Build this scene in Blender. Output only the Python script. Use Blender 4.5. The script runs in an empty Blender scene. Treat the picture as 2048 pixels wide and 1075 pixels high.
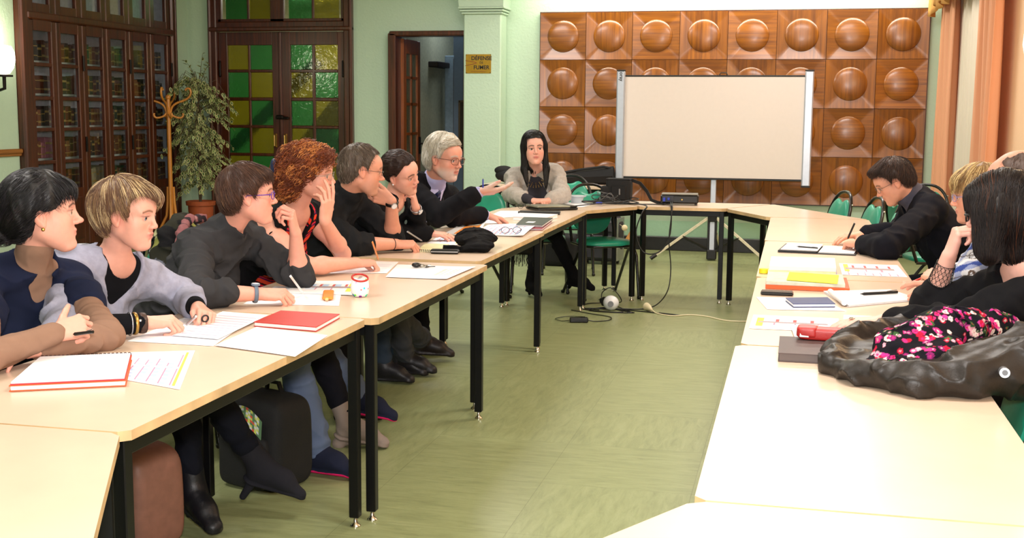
import bpy, math, random
import numpy as np
from mathutils import Vector, Matrix
PI = math.pi
SC = bpy.context.scene
COL = SC.collection
random.seed(7)

# ---------------------------------------------------------------- camera
CAM_F, CAM_YAW, CAM_PITCH, CAM_ROLL, CAM_H = 2408.8, .2301, .1293, .0078, 1.476
def _camera():
    cy, sy = math.cos(CAM_YAW), math.sin(CAM_YAW); cp, sp = math.cos(CAM_PITCH), math.sin(CAM_PITCH)
    f = Vector((-sy*cp, cy*cp, -sp)); r = Vector((cy, sy, 0)); u = r.cross(f)
    cr, sr = math.cos(CAM_ROLL), math.sin(CAM_ROLL)
    r2, u2 = cr*r+sr*u, -sr*r+cr*u
    cam = bpy.data.cameras.new('camera'); cam.sensor_fit = 'HORIZONTAL'; cam.sensor_width = 36
    cam.lens = CAM_F/2048*36; cam.clip_start = .05; cam.clip_end = 60
    o = bpy.data.objects.new('camera', cam); COL.objects.link(o)
    m = Matrix((r2, u2, -f)).transposed().to_4x4(); m.translation = (0, 0, CAM_H)
    o.matrix_world = m
    SC.camera = o
_camera()

# ---------------------------------------------------------------- world, exposure, lights
SC.view_settings.view_transform = 'Standard'; SC.view_settings.look = 'None'
SC.view_settings.gamma = 1; SC.view_settings.use_curve_mapping = False
SC.view_settings.exposure = -0.04
w = bpy.data.worlds.new('world'); SC.world = w; w.use_nodes = True
w.node_tree.nodes['Background'].inputs[0].default_value = (.10, .12, .16, 1)
w.node_tree.nodes['Background'].inputs[1].default_value = .15
def area(name, loc, rot, sx, sy, power, col, spread=None):
    l = bpy.data.lights.new(name, 'AREA'); l.shape = 'RECTANGLE'; l.size = sx; l.size_y = sy
    l.energy = power; l.color = col
    if spread: l.spread = spread
    o = bpy.data.objects.new(name, l); COL.objects.link(o); o.location = loc; o.rotation_euler = rot
    return o
def point(name, loc, power, col, r=.06):
    l = bpy.data.lights.new(name, 'POINT'); l.energy = power; l.color = col; l.shadow_soft_size = r
    o = bpy.data.objects.new(name, l); COL.objects.link(o); o.location = loc
    return o
# the flash on the camera, just above the lens
area('camera_flash', (.02, .0, 1.66), (math.radians(88), 0, CAM_YAW), .22, .14, 150, (1, .96, .94))
# ceiling lamps of the meeting room; the last one added to brighten the back right
for i, (lx, ly) in enumerate(((-3.2, 3.2), (-3.2, 7.0), (-3.2, 10.8), (.1, 3.2), (.1, 7.0), (.0, 10.6))):
    area('ceiling_lamp_and_fill', (lx, ly, 3.16), (0, 0, 0), 1.3, .5, 66, (1, .94, .90))
# cove lamps washing the top of the far wall
area('cove_light', (-.75, 12.72, 2.98), (math.radians(18), 0, 0), 4.0, .12, 62, (1, .95, .80))
# dim rooms beyond the doors
area('stair_hall_light', (-5.9, 15.7, 3.2), (math.radians(-20), 0, 0), 2.2, .6, 45, (1, .95, .8))
area('corridor_light', (-4.0, 15.0, 2.9), (0, 0, 0), .8, .6, 9, (.75, .88, 1))
# ---------------------------------------------------------------- helpers
def S(h):
    h = h.lstrip('#'); c = [int(h[i:i+2], 16)/255 for i in (0, 2, 4)]
    return tuple((x/12.92 if x <= .04045 else ((x+.055)/1.055)**2.4) for x in c)
MATS = {}
def newmat(name):
    m = bpy.data.materials.new(name); m.use_nodes = True
    return m, m.node_tree.nodes, m.node_tree.links, m.node_tree.nodes['Principled BSDF']
def mat(name, col, rough=.55, metal=0., var=.12, scale=25., bump=0., bscale=None, stretch=None, spec=.5, coat=0., sheen=0., emit=None):
    """plain procedural surface: base colour broken up by noise, optional bump"""
    if name in MATS: return MATS[name]
    m, N, L, b = newmat(name)
    if isinstance(col, str): col = S(col)
    tc = N.new('ShaderNodeTexCoord'); mp = N.new('ShaderNodeMapping')
    if stretch: mp.inputs['Scale'].default_value = stretch
    L.new(tc.outputs['Object'], mp.inputs['Vector'])
    no = N.new('ShaderNodeTexNoise'); no.inputs['Scale'].default_value = scale; no.inputs['Detail'].default_value = 4
    L.new(mp.outputs[0], no.inputs['Vector'])
    rp = N.new('ShaderNodeValToRGB')
    rp.color_ramp.elements[0].position = .3; rp.color_ramp.elements[1].position = .7
    rp.color_ramp.elements[0].color = tuple(c*(1-var) for c in col)+(1,)
    rp.color_ramp.elements[1].color = tuple(min(1, c*(1+var)) for c in col)+(1,)
    L.new(no.outputs['Fac'], rp.inputs[0]); L.new(rp.outputs[0], b.inputs['Base Color'])
    b.inputs['Roughness'].default_value = rough; b.inputs['Metallic'].default_value = metal
    b.inputs['Specular IOR Level'].default_value = spec
    b.inputs['Coat Weight'].default_value = coat; b.inputs['Coat Roughness'].default_value = .15
    b.inputs['Sheen Weight'].default_value = sheen
    if bump:
        n2 = N.new('ShaderNodeTexNoise'); n2.inputs['Scale'].default_value = bscale or scale*3; n2.inputs['Detail'].default_value = 3
        L.new(mp.outputs[0], n2.inputs['Vector'])
        bp = N.new('ShaderNodeBump'); bp.inputs['Strength'].default_value = bump; bp.inputs['Distance'].default_value = .004
        L.new(n2.outputs['Fac'], bp.inputs['Height']); L.new(bp.outputs[0], b.inputs['Normal'])
    if emit:
        b.inputs['Emission Color'].default_value = tuple(emit[0])+(1,); b.inputs['Emission Strength'].default_value = emit[1]
    MATS[name] = m
    return m
def colmat(name, rough=.6, bump=0., bscale=300., sheen=0., spec=.4, sss=0., var=.06, vscale=40.):
    """surface whose colours are carried by the mesh (print, dye, hair, skin)"""
    if name in MATS: return MATS[name]
    m, N, L, b = newmat(name)
    at = N.new('ShaderNodeAttribute'); at.attribute_name = 'Col'
    tc = N.new('ShaderNodeTexCoord')
    no = N.new('ShaderNodeTexNoise'); no.inputs['Scale'].default_value = vscale; no.inputs['Detail'].default_value = 4
    L.new(tc.outputs['Object'], no.inputs['Vector'])
    mr = N.new('ShaderNodeMapRange'); mr.inputs[1].default_value = .3; mr.inputs[2].default_value = .7
    mr.inputs[3].default_value = 1-var; mr.inputs[4].default_value = 1+var
    L.new(no.outputs['Fac'], mr.inputs[0])
    mx = N.new('ShaderNodeVectorMath'); mx.operation = 'SCALE'
    L.new(at.outputs['Color'], mx.inputs[0]); L.new(mr.outputs[0], mx.inputs['Scale'])
    L.new(mx.outputs[0], b.inputs['Base Color'])
    b.inputs['Roughness'].default_value = rough; b.inputs['Specular IOR Level'].default_value = spec
    b.inputs['Sheen Weight'].default_value = sheen
    if sss:
        b.inputs['Subsurface Weight'].default_value = sss; b.inputs['Subsurface Radius'].default_value = (.012, .004, .002)
        b.inputs['Subsurface Scale'].default_value = 1.0
    if bump:
        n2 = N.new('ShaderNodeTexNoise'); n2.inputs['Scale'].default_value = bscale; n2.inputs['Detail'].default_value = 2
        L.new(tc.outputs['Object'], n2.inputs['Vector'])
        bp = N.new('ShaderNodeBump'); bp.inputs['Strength'].default_value = bump; bp.inputs['Distance'].default_value = .002
        L.new(n2.outputs['Fac'], bp.inputs['Height']); L.new(bp.outputs[0], b.inputs['Normal'])
    MATS[name] = m
    return m
def woodmat(name, c0, c1, rough=.4, axis='Z', scale=1., coat=.2, bump=.06):
    if name in MATS: return MATS[name]
    m, N, L, b = newmat(name)
    tc = N.new('ShaderNodeTexCoord'); mp = N.new('ShaderNodeMapping')
    s = [42*scale]*3; s['XYZ'.index(axis)] = 1.6*scale
    mp.inputs['Scale'].default_value = s
    L.new(tc.outputs['Object'], mp.inputs['Vector'])
    no = N.new('ShaderNodeTexNoise'); no.inputs['Scale'].default_value = 1.; no.inputs['Detail'].default_value = 6; no.inputs['Distortion'].default_value = .6
    L.new(mp.outputs[0], no.inputs['Vector'])
    rp = N.new('ShaderNodeValToRGB'); e = rp.color_ramp.elements
    e[0].position = .28; e[1].position = .72; e[0].color = S(c0)+(1,); e[1].color = S(c1)+(1,)
    L.new(no.outputs['Fac'], rp.inputs[0]); L.new(rp.outputs[0], b.inputs['Base Color'])
    b.inputs['Roughness'].default_value = rough; b.inputs['Coat Weight'].default_value = coat; b.inputs['Coat Roughness'].default_value = .2
    bp = N.new('ShaderNodeBump'); bp.inputs['Strength'].default_value = bump; bp.inputs['Distance'].default_value = .002
    L.new(no.outputs['Fac'], bp.inputs['Height']); L.new(bp.outputs[0], b.inputs['Normal'])
    MATS[name] = m
    return m

class MB:
    """collects shapes into one mesh"""
    def __init__(s): s.v = []; s.f = []; s.m = []; s.c = []; s.M = None
    def add(s, V, F, mi=0, M=None, col=None):
        n = len(s.v)
        M = M or s.M
        if M is not None: V = [tuple(M @ Vector(p)) for p in V]
        s.v.extend([tuple(p) for p in V]); s.f.extend([tuple(i+n for i in q) for q in F]); s.m.extend([mi]*len(F))
        s.c.extend([col]*len(F))
        return s
    def box(s, c, d, mi=0, b=0., rz=0., M=None, col=None):
        hx, hy, hz = d[0]/2, d[1]/2, d[2]/2
        b = min(b, hx*.9, hy*.9, hz*.9)
        V = []; F = []
        if b <= 0:
            for z in (-1, 1):
                for y in (-1, 1):
                    for x in (-1, 1): V.append((x*hx, y*hy, z*hz))
            F = [(0, 2, 3, 1), (4, 5, 7, 6), (0, 1, 5, 4), (2, 6, 7, 3), (0, 4, 6, 2), (1, 3, 7, 5)]
        else:
            idx = {}
            for x in (-1, 1):
                for y in (-1, 1):
                    for z in (-1, 1):
                        for k in range(3):
                            p = [x*(hx-b), y*(hy-b), z*(hz-b)]; p[k] = (x*hx, y*hy, z*hz)[k]
                            idx[(x, y, z, k)] = len(V); V.append(tuple(p))
            for k in range(3):
                a, e = [i for i in range(3) if i != k]
                for sg in (-1, 1):
                    q = []
                    for (u, w) in ((-1, -1), (1, -1), (1, 1), (-1, 1)):
                        t = [0, 0, 0]; t[k] = sg; t[a] = u; t[e] = w; q.append(idx[(*t, k)])
                    flip = (sg < 0) ^ (k == 1)
                    F.append(tuple(reversed(q)) if flip else tuple(q))
            for k in range(3):      # edges along axis k
                a, e = [i for i in range(3) if i != k]
                for u in (-1, 1):
                    for w in (-1, 1):
                        t0 = [0, 0, 0]; t0[k] = -1; t0[a] = u; t0[e] = w; t1 = list(t0); t1[k] = 1
                        F.append((idx[(*t0, a)], idx[(*t1, a)], idx[(*t1, e)], idx[(*t0, e)]))
            for x in (-1, 1):
                for y in (-1, 1):
                    for z in (-1, 1): F.append((idx[(x, y, z, 0)], idx[(x, y, z, 1)], idx[(x, y, z, 2)]))
        cs, sn = math.cos(rz), math.sin(rz)
        V = [(c[0]+x*cs-y*sn, c[1]+x*sn+y*cs, c[2]+z) for x, y, z in V]
        return s.add(V, F, mi, M, col)
    def tube(s, path, r, n=8, mi=0, cap=True, col=None, closed=False, sq=None):
        P = [Vector(p) for p in path]; k = len(P)
        rs = r if isinstance(r, (list, tuple)) else [r]*k
        V = []; F = []
        T = []
        for i in range(k):
            if closed: t = P[(i+1) % k]-P[i-1]
            else: t = P[min(i+1, k-1)]-P[max(i-1, 0)]
            T.append(t.normalized() if t.length > 1e-9 else Vector((0, 0, 1)))
        up = Vector((0, 0, 1)) if abs(T[0].z) < .9 else Vector((1, 0, 0))
        nrm = (up - T[0]*up.dot(T[0])).normalized()
        for i in range(k):
            nrm = (nrm - T[i]*nrm.dot(T[i]))
            nrm = nrm.normalized() if nrm.length > 1e-6 else T[i].orthogonal().normalized()
            bn = T[i].cross(nrm)
            for j in range(n):
                a = 2*PI*j/n + (PI/4 if n == 4 else 0)
                ex = sq or 1.
                V.append(P[i]+nrm*math.cos(a)*rs[i]+bn*math.sin(a)*rs[i]*ex)
        m = k if closed else k-1
        for i in range(m):
            i2 = (i+1) % k
            for j in range(n):
                j2 = (j+1) % n
                F.append((i*n+j, i*n+j2, i2*n+j2, i2*n+j))
        if cap and not closed:
            F.append(tuple(range(n-1, -1, -1))); F.append(tuple((k-1)*n+j for j in range(n)))
        return s.add(V, F, mi, None, col)
    def cyl(s, a, b, r0, r1=None, n=16, mi=0, col=None):
        return s.tube([a, b], [r0, r0 if r1 is None else r1], n, mi, True, col)
    def lathe(s, prof, n=24, c=(0, 0, 0), mi=0, col=None, sx=1., sy=1.):
        V = []; F = []
        for r, z in prof:
            for j in range(n):
                a = 2*PI*j/n; V.append((c[0]+r*math.cos(a)*sx, c[1]+r*math.sin(a)*sy, c[2]+z))
        for i in range(len(prof)-1):
            for j in range(n):
                j2 = (j+1) % n; F.append((i*n+j, i*n+j2, (i+1)*n+j2, (i+1)*n+j))
        if prof[0][0] > 1e-6: F.append(tuple(range(n-1, -1, -1)))
        if prof[-1][0] > 1e-6: F.append(tuple((len(prof)-1)*n+j for j in range(n)))
        return s.add(V, F, mi, None, col)
    def ball(s, c, r, nu=16, nv=10, mi=0, col=None, M=None):
        if not isinstance(r, (tuple, list)): r = (r, r, r)
        V = []; F = []
        for i in range(nv+1):
            t = PI*i/nv
            for j in range(nu):
                a = 2*PI*j/nu
                V.append((c[0]+r[0]*math.sin(t)*math.cos(a), c[1]+r[1]*math.sin(t)*math.sin(a), c[2]-r[2]*math.cos(t)))
        for i in range(nv):
            for j in range(nu):
                j2 = (j+1) % nu; F.append((i*nu+j, i*nu+j2, (i+1)*nu+j2, (i+1)*nu+j))
        return s.add(V, F, mi, M, col)
    def surf(s, fn, nu, nv, mi=0, closed_u=False, col=None, flip=False):
        V = []; F = []
        for i in range(nu+(0 if closed_u else 1)):
            for j in range(nv+1): V.append(fn(i/nu, j/nv))
        for i in range(nu):
            i2 = (i+1) % nu if closed_u else i+1
            for j in range(nv):
                q = (i*(nv+1)+j, i2*(nv+1)+j, i2*(nv+1)+j+1, i*(nv+1)+j+1)
                F.append(q[::-1] if flip else q)
        return s.add(V, F, mi, None, col)
    def prism(s, poly, z0, z1, mi=0, col=None, M=None, mi_side=None):
        n = len(poly)
        V = [(x, y, z0) for x, y in poly]+[(x, y, z1) for x, y in poly]
        s.add(V, [tuple(range(n-1, -1, -1)), tuple(range(n, 2*n))], mi, M, col)
        s.add(V, [(i, (i+1) % n, (i+1) % n+n, i+n) for i in range(n)], mi if mi_side is None else mi_side, M, col)
        return s
    def build(s, name, mats, parent=None, smooth=None, loc=None, rz=0., solid=0.):
        me = bpy.data.meshes.new(name); me.from_pydata(s.v, [], s.f)
        if not isinstance(mats, (list, tuple)): mats = [mats]
        for m in mats: me.materials.append(m)
        me.polygons.foreach_set('material_index', [min(i, len(mats)-1) for i in s.m])
        if any(c is not None for c in s.c):
            at = me.attributes.new('Col', 'FLOAT_COLOR', 'CORNER'); d = []
            for f, c in zip(s.f, s.c):
                d.extend((list(c or (.5, .5, .5))+[1])*len(f))
            at.data.foreach_set('color', d)
        me.update()
        o = bpy.data.objects.new(name, me); COL.objects.link(o)
        if smooth is not None:
            me.polygons.foreach_set('use_smooth', [True]*len(s.f))
            if smooth < 180: me.set_sharp_from_angle(angle=math.radians(smooth))
        if solid:
            md = o.modifiers.new('thickness', 'SOLIDIFY'); md.thickness = solid; md.offset = 0
        if parent: o.parent = parent
        if loc is not None: o.location = loc; o.rotation_euler = (0, 0, rz)
        return o
def np_mesh(name, V, F, mt, parent=None, col=None, smooth=True):
    """mesh from numpy arrays (quads), vertex colours"""
    V = np.asarray(V, np.float32); F = np.asarray(F, np.int32)
    me = bpy.data.meshes.new(name); k = F.shape[1]
    me.vertices.add(len(V)); me.vertices.foreach_set('co', V.ravel())
    me.loops.add(F.size); me.loops.foreach_set('vertex_index', F.ravel())
    me.polygons.add(len(F)); me.polygons.foreach_set('loop_start', np.arange(0, F.size, k, dtype=np.int32))
    try: me.polygons.foreach_set('loop_total', np.full(len(F), k, dtype=np.int32))
    except Exception: pass
    me.update(calc_edges=True); me.validate()
    if smooth: me.polygons.foreach_set('use_smooth', np.ones(len(me.polygons), bool))
    if col is not None and len(me.vertices) == len(V):
        at = me.attributes.new('Col', 'FLOAT_COLOR', 'POINT')
        c = np.ones((len(V), 4), np.float32); c[:, :3] = col
        at.data.foreach_set('color', c.ravel())
    me.materials.append(mt)
    o = bpy.data.objects.new(name, me); COL.objects.link(o)
    if parent: o.parent = parent
    return o
def smoothp(pts, n=6):
    pts = [Vector(p) for p in pts]; out = []
    for i in range(len(pts)-1):
        p0, p1, p2, p3 = pts[max(0, i-1)], pts[i], pts[i+1], pts[min(len(pts)-1, i+2)]
        for j in range(n):
            t_ = j/n; out.append(.5*((2*p1)+(-p0+p2)*t_+(2*p0-5*p1+4*p2-p3)*t_*t_+(-p0+3*p1-3*p2+p3)*t_**3))
    return out+[pts[-1]]
def thing(name, label, cat, loc=(0, 0, 0), rz=0., group=None):
    o = bpy.data.objects.new(name, None); COL.objects.link(o); o.empty_display_size = .1
    o.location = loc; o.rotation_euler = (0, 0, rz)
    return tag(o, label, cat, group)
def tag(o, label, cat, group=None):
    o['label'] = label; o['category'] = cat
    if group: o['group'] = group
    return o
def struct(o): o['kind'] = 'structure'; return o
def kids(o): return [c for c in bpy.data.objects if c.parent == o]
def dup(o, loc, rz, label, group=None):
    def cp(a, par):
        c = a.copy(); COL.objects.link(c)
        if par: c.parent = par
        for k in kids(a): cp(k, c)
        return c
    r = cp(o, None); r.location = loc; r.rotation_euler = (0, 0, rz); r['label'] = label
    if group: r['group'] = group
    return r
def text_mesh(name, body, size, M, mt, parent=None, extrude=.0006, align='CENTER', bold=0.):
    cu = bpy.data.curves.new(name, 'FONT'); cu.body = body; cu.size = size; cu.align_x = align; cu.align_y = 'CENTER'
    cu.extrude = extrude; cu.offset = bold
    t = bpy.data.objects.new(name, cu); COL.objects.link(t)
    dg = bpy.context.evaluated_depsgraph_get(); me = bpy.data.meshes.new_from_object(t.evaluated_get(dg))
    bpy.data.objects.remove(t)
    me.transform(M); me.materials.clear(); me.materials.append(mt)
    o = bpy.data.objects.new(name, me); COL.objects.link(o)
    if parent: o.parent = parent
    return o
def frameM(o, x, y, z):
    m = Matrix((Vector(x), Vector(y), Vector(z))).transposed().to_4x4(); m.translation = o
    return m
# ---------------------------------------------------------------- materials of the room
def plaster(name, col, bump=.5):
    m, N, L, b = newmat(name)
    tc = N.new('ShaderNodeTexCoord')
    n1 = N.new('ShaderNodeTexNoise'); n1.inputs['Scale'].default_value = 38; n1.inputs['Detail'].default_value = 4; n1.inputs['Distortion'].default_value = .4
    n2 = N.new('ShaderNodeTexNoise'); n2.inputs['Scale'].default_value = 1.3; n2.inputs['Detail'].default_value = 3
    L.new(tc.outputs['Object'], n1.inputs['Vector']); L.new(tc.outputs['Object'], n2.inputs['Vector'])
    rp = N.new('ShaderNodeValToRGB'); c = S(col)
    rp.color_ramp.elements[0].color = tuple(x*.94 for x in c)+(1,); rp.color_ramp.elements[1].color = tuple(min(1, x*1.05) for x in c)+(1,)
    L.new(n2.outputs['Fac'], rp.inputs[0]); L.new(rp.outputs[0], b.inputs['Base Color'])
    b.inputs['Roughness'].default_value = .5
    bp = N.new('ShaderNodeBump'); bp.inputs['Strength'].default_value = bump; bp.inputs['Distance'].default_value = .012
    L.new(n1.outputs['Fac'], bp.inputs['Height']); L.new(bp.outputs[0], b.inputs['Normal'])
    return m
WALL = plaster('green_textured_plaster', '#bad2ba', .28)
WALLO = plaster('peach_plaster', '#f6d0aa', .12)
CEIL = mat('ceiling_paint', '#eeeade', .8, var=.03)
BLUEW = mat('corridor_blue_paint', '#6f8094', .7, var=.05)
DARKW = woodmat('dark_red_door_wood', '#2a0e05', '#5a260f', .35, 'Z', coat=.35)
DARKWH = woodmat('dark_red_door_wood_rails', '#2a0e05', '#5a260f', .35, 'Y', coat=.35)
SKIRT = mat('black_skirting_paint', '#12100f', .35)
def floor_mat():
    m, N, L, b = newmat('green_marbled_linoleum')
    tc = N.new('ShaderNodeTexCoord')
    br = N.new('ShaderNodeTexBrick'); br.offset = .0; br.inputs['Scale'].default_value = 1.
    br.inputs['Brick Width'].default_value = .6; br.inputs['Row Height'].default_value = .6
    br.inputs['Mortar Size'].default_value = .0012; br.inputs['Mortar Smooth'].default_value = .3
    br.inputs['Color1'].default_value = (0, 0, 0, 1); br.inputs['Color2'].default_value = (1, 1, 1, 1); br.inputs['Mortar'].default_value = (.5, .5, .5, 1)
    L.new(tc.outputs['Object'], br.inputs['Vector'])
    # streaks run along x on some tiles and along y on the others
    fac = N.new('ShaderNodeMath'); fac.operation = 'GREATER_THAN'; fac.inputs[1].default_value = .5
    L.new(br.outputs['Color'], fac.inputs[0])
    outs = []
    for sc in ((3.5, 19, 1), (19, 3.5, 1)):
        mp = N.new('ShaderNodeMapping'); mp.inputs['Scale'].default_value = sc
        L.new(tc.outputs['Object'], mp.inputs['Vector'])
        n = N.new('ShaderNodeTexNoise'); n.inputs['Scale'].default_value = 1.5; n.inputs['Detail'].default_value = 7; n.inputs['Roughness'].default_value = .72; n.inputs['Distortion'].default_value = .6
        L.new(mp.outputs[0], n.inputs['Vector']); outs.append(n)
    mix = N.new('ShaderNodeMix'); L.new(fac.outputs[0], mix.inputs['Factor'])
    L.new(outs[0].outputs['Fac'], mix.inputs['A']); L.new(outs[1].outputs['Fac'], mix.inputs['B'])
    rp = N.new('ShaderNodeValToRGB'); e = rp.color_ramp.elements
    e[0].position = .25; e[0].color = S('#787f58')+(1,); e[1].position = .78; e[1].color = S('#a0a67a')+(1,)
    k = e.new(.5); k.color = S('#8f9669')+(1,)
    L.new(mix.outputs['Result'], rp.inputs[0])
    dk = N.new('ShaderNodeMix'); dk.data_type = 'RGBA'; dk.blend_type = 'MULTIPLY'
    L.new(br.outputs['Fac'], dk.inputs['Factor']); L.new(rp.outputs[0], dk.inputs['A']); dk.inputs['B'].default_value = (.62, .62, .58, 1)
    L.new(dk.outputs['Result'], b.inputs['Base Color'])
    b.inputs['Roughness'].default_value = .33; b.inputs['Specular IOR Level'].default_value = .45
    bp = N.new('ShaderNodeBump'); bp.inputs['Strength'].default_value = .05; bp.inputs['Distance'].default_value = .002
    L.new(mix.outputs['Result'], bp.inputs['Height']); L.new(bp.outputs[0], b.inputs['Normal'])
    return m
XL, XR, YB, YF, ZC = -7.0, 1.5, 13.1, -2.5, 3.3
def slab(name, c, d, m, b=0.):
    return struct(MB().box((0, 0, 0), d, b=b).build(name, m, loc=c))
slab('floor', ((XL+XR)/2, 7, -.05), (12, 21, .1), floor_mat())
slab('ceiling', ((XL+XR)/2, 7, ZC+.05), (12, 21, .1), CEIL)
# left wall (bookcase wall), with an opening behind the bookcase doors
BC0, BC1 = 9.86, 12.74
def wall(name, boxes, m):
    k = MB()
    for (a, b) in boxes:
        k.box([(a[i]+b[i])/2 for i in range(3)], [abs(b[i]-a[i]) for i in range(3)])
    return struct(k.build(name, m))
wall('wall_left', [((XL-.2, YF, 0), (XL, BC0, ZC)), ((XL-.2, BC1, 0), (XL, YB+.2, ZC)), ((XL-.2, BC0, 2.95), (XL, BC1, ZC))], WALL)
# far wall with the glazed double door and the open doorway
D0, D1 = -6.70, -4.935
O0, O1 = -4.47, -3.58
wall('wall_back', [((XL, YB, 0), (D0, YB+.2, ZC)), ((D0, YB, 2.95), (D1, YB+.2, ZC)), ((D1, YB, 0), (O0, YB+.2, ZC)), ((O0, YB, 2.34), (O1, YB+.2, ZC)), ((O1, YB, 0), (XR+.2, YB+.2, ZC))], WALL)
wall('wall_right', [((XR, YF, 0), (XR+.2, YB+.2, ZC))], WALLO)
wall('wall_front', [((XL-.2, YF-.2, 0), (XR+.2, YF, ZC))], WALL)
# rooms beyond the doors
wall('wall_stair_hall', [((-8.2, 16.6, 0), (-4.55, 16.8, ZC)), ((-8.4, 13.3, 0), (-8.2, 16.8, ZC)), ((-4.66, 13.3, 0), (-4.56, 16.8, ZC))], mat('stair_hall_paint', '#c9c7a8', .7))
wall('wall_corridor', [((-4.56, 15.9, 0), (-1.9, 16.1, ZC)), ((-2.0, 13.3, 0), (-1.9, 16.1, ZC))], BLUEW)
# pilaster beside the doorway with its corbelled top
k = MB()
k.box((-3.36, 12.97, 1.28), (.42, .26, 2.56), b=.012)
for i, (g, z) in enumerate(((.02, 2.535), (.035, 2.562), (.05, 2.59))): k.box((-3.36, 12.97-.01, z), (.42+2*g, .26+2*g, .022), b=.006)
prof = []
for i in range(9):
    t = i/8*PI/2; prof.append((.06+.34*(1-math.cos(t)), 2.6+.34*math.sin(t)))
prof.append((.42, 3.0)); prof.append((.42, ZC))
V = []; F = []
for g, z in prof:
    for (sx, sy) in ((-1, -1), (1, -1), (1, 1), (-1, 1)):
        V.append((-3.36+sx*(.21+g*.62), 12.97+(sy*.13 - (g if sy < 0 else 0)), z))
for i in range(len(prof)-1):
    for j in range(4): F.append((i*4+j, i*4+(j+1) % 4, (i+1)*4+(j+1) % 4, (i+1)*4+j))
k.add(V, F)
struct(k.build('trim_1', WALL))
# cornice cove that hides the lamp over the far wall
k = MB()
k.box((-.80, 12.62, 3.12), (4.55, .06, .3), b=.01)
k.box((-.80, 12.86, 3.24), (4.55, .44, .06))
struct(k.build('trim_2', CEIL))
# skirting boards and dado rail
def board(name, c, d, m, b=.004): return struct(MB().box((0, 0, 0), d, b=b).build(name, m, loc=c))
k = MB(); k.box(((-3.15+XR)/2, YB-.02, .075), (XR+3.15, .04, .15), b=.006); k.box((-3.36, 12.825, .075), (.46, .03, .15), b=.006); k.box((-3.135, 12.96, .075), (.03, .27, .15), b=.006)
struct(k.build('baseboard_back', SKIRT))
board('baseboard_left', (XL+.015, (YF+BC0)/2, .075), (.03, BC0-YF, .15), SKIRT)
board('baseboard_right', (XR-.015, (YF+YB)/2, .075), (.03, YB-YF, .15), SKIRT)
RAIL = woodmat('oak_dado_rail', '#7a4a1c', '#a86e30', .4, 'Y')
k = MB(); k.box((XL+.02, (YF+BC0)/2, 1.085), (.04, BC0-YF, .045), b=.01); k.box((XL+.012, (YF+BC0)/2, 1.055), (.024, BC0-YF, .03), b=.006)
struct(k.build('trim_3', RAIL))
# darker green painted band low on the far wall
board('trim_4', (-.8, YB-.006, .235), (4.6, .012, .17), plaster('mid_green_band', '#a4ceb0', .2), b=.002)

# ---------------------------------------------------------------- glazed double door with coloured panes
def paneglass(name, col, rough=.12, bump=.5, scale=16, alpha=None):
    m, N, L, b = newmat(name)
    b.inputs['Base Color'].default_value = S(col)+(1,); b.inputs['Transmission Weight'].default_value = .92
    b.inputs['Roughness'].default_value = rough; b.inputs['IOR'].default_value = 1.45
    tc = N.new('ShaderNodeTexCoord'); n = N.new('ShaderNodeTexNoise'); n.inputs['Scale'].default_value = scale; n.inputs['Detail'].default_value = 2; n.inputs['Distortion'].default_value = 1.2
    L.new(tc.outputs['Object'], n.inputs['Vector'])
    bp = N.new('ShaderNodeBump'); bp.inputs['Strength'].default_value = bump; bp.inputs['Distance'].default_value = .01
    L.new(n.outputs['Fac'], bp.inputs['Height']); L.new(bp.outputs[0], b.inputs['Normal'])
    return m
GG = paneglass('green_cathedral_glass', '#4fb068', .10, .3); GY = paneglass('amber_green_cathedral_glass', '#b8b034', .10, .3)
IRON = mat('dark_door_iron', '#1b1613', .4, .7)
BRASS = mat('old_brass', '#b08d4a', .3, .9)
door = struct(MB().box((D0+.05, YB-.01, 1.475), (.10, .12, 2.95), b=.012).box((D1-.05, YB-.01, 1.475), (.10, .12, 2.95), b=.012)
    .box(((D0+D1)/2, YB-.01, 2.9), (D1-D0, .12, .10), b=.012).box(((D0+D1)/2, YB-.02, 2.40), (D1-D0, .14, .05), b=.012)
    .box(((D0+D1)/2, YB+.0, 2.45), (D1-D0-.1, .08, .08), b=.012).box((D0+.015, YB-.06, 1.475), (.04, .05, 2.95), b=.015)
    .box((D1-.015, YB-.06, 1.475), (.04, .05, 2.95), b=.015).build('door_1', DARKW))
PX = [((-6.49, -6.235), (-6.205, -5.93)), ((-5.705, -5.44), (-5.405, -5.125))]
PZ = [(.36, .645), (.68, .945), (.98, 1.27), (1.305, 1.585), (1.625, 1.91), (1.945, 2.222)]
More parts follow.
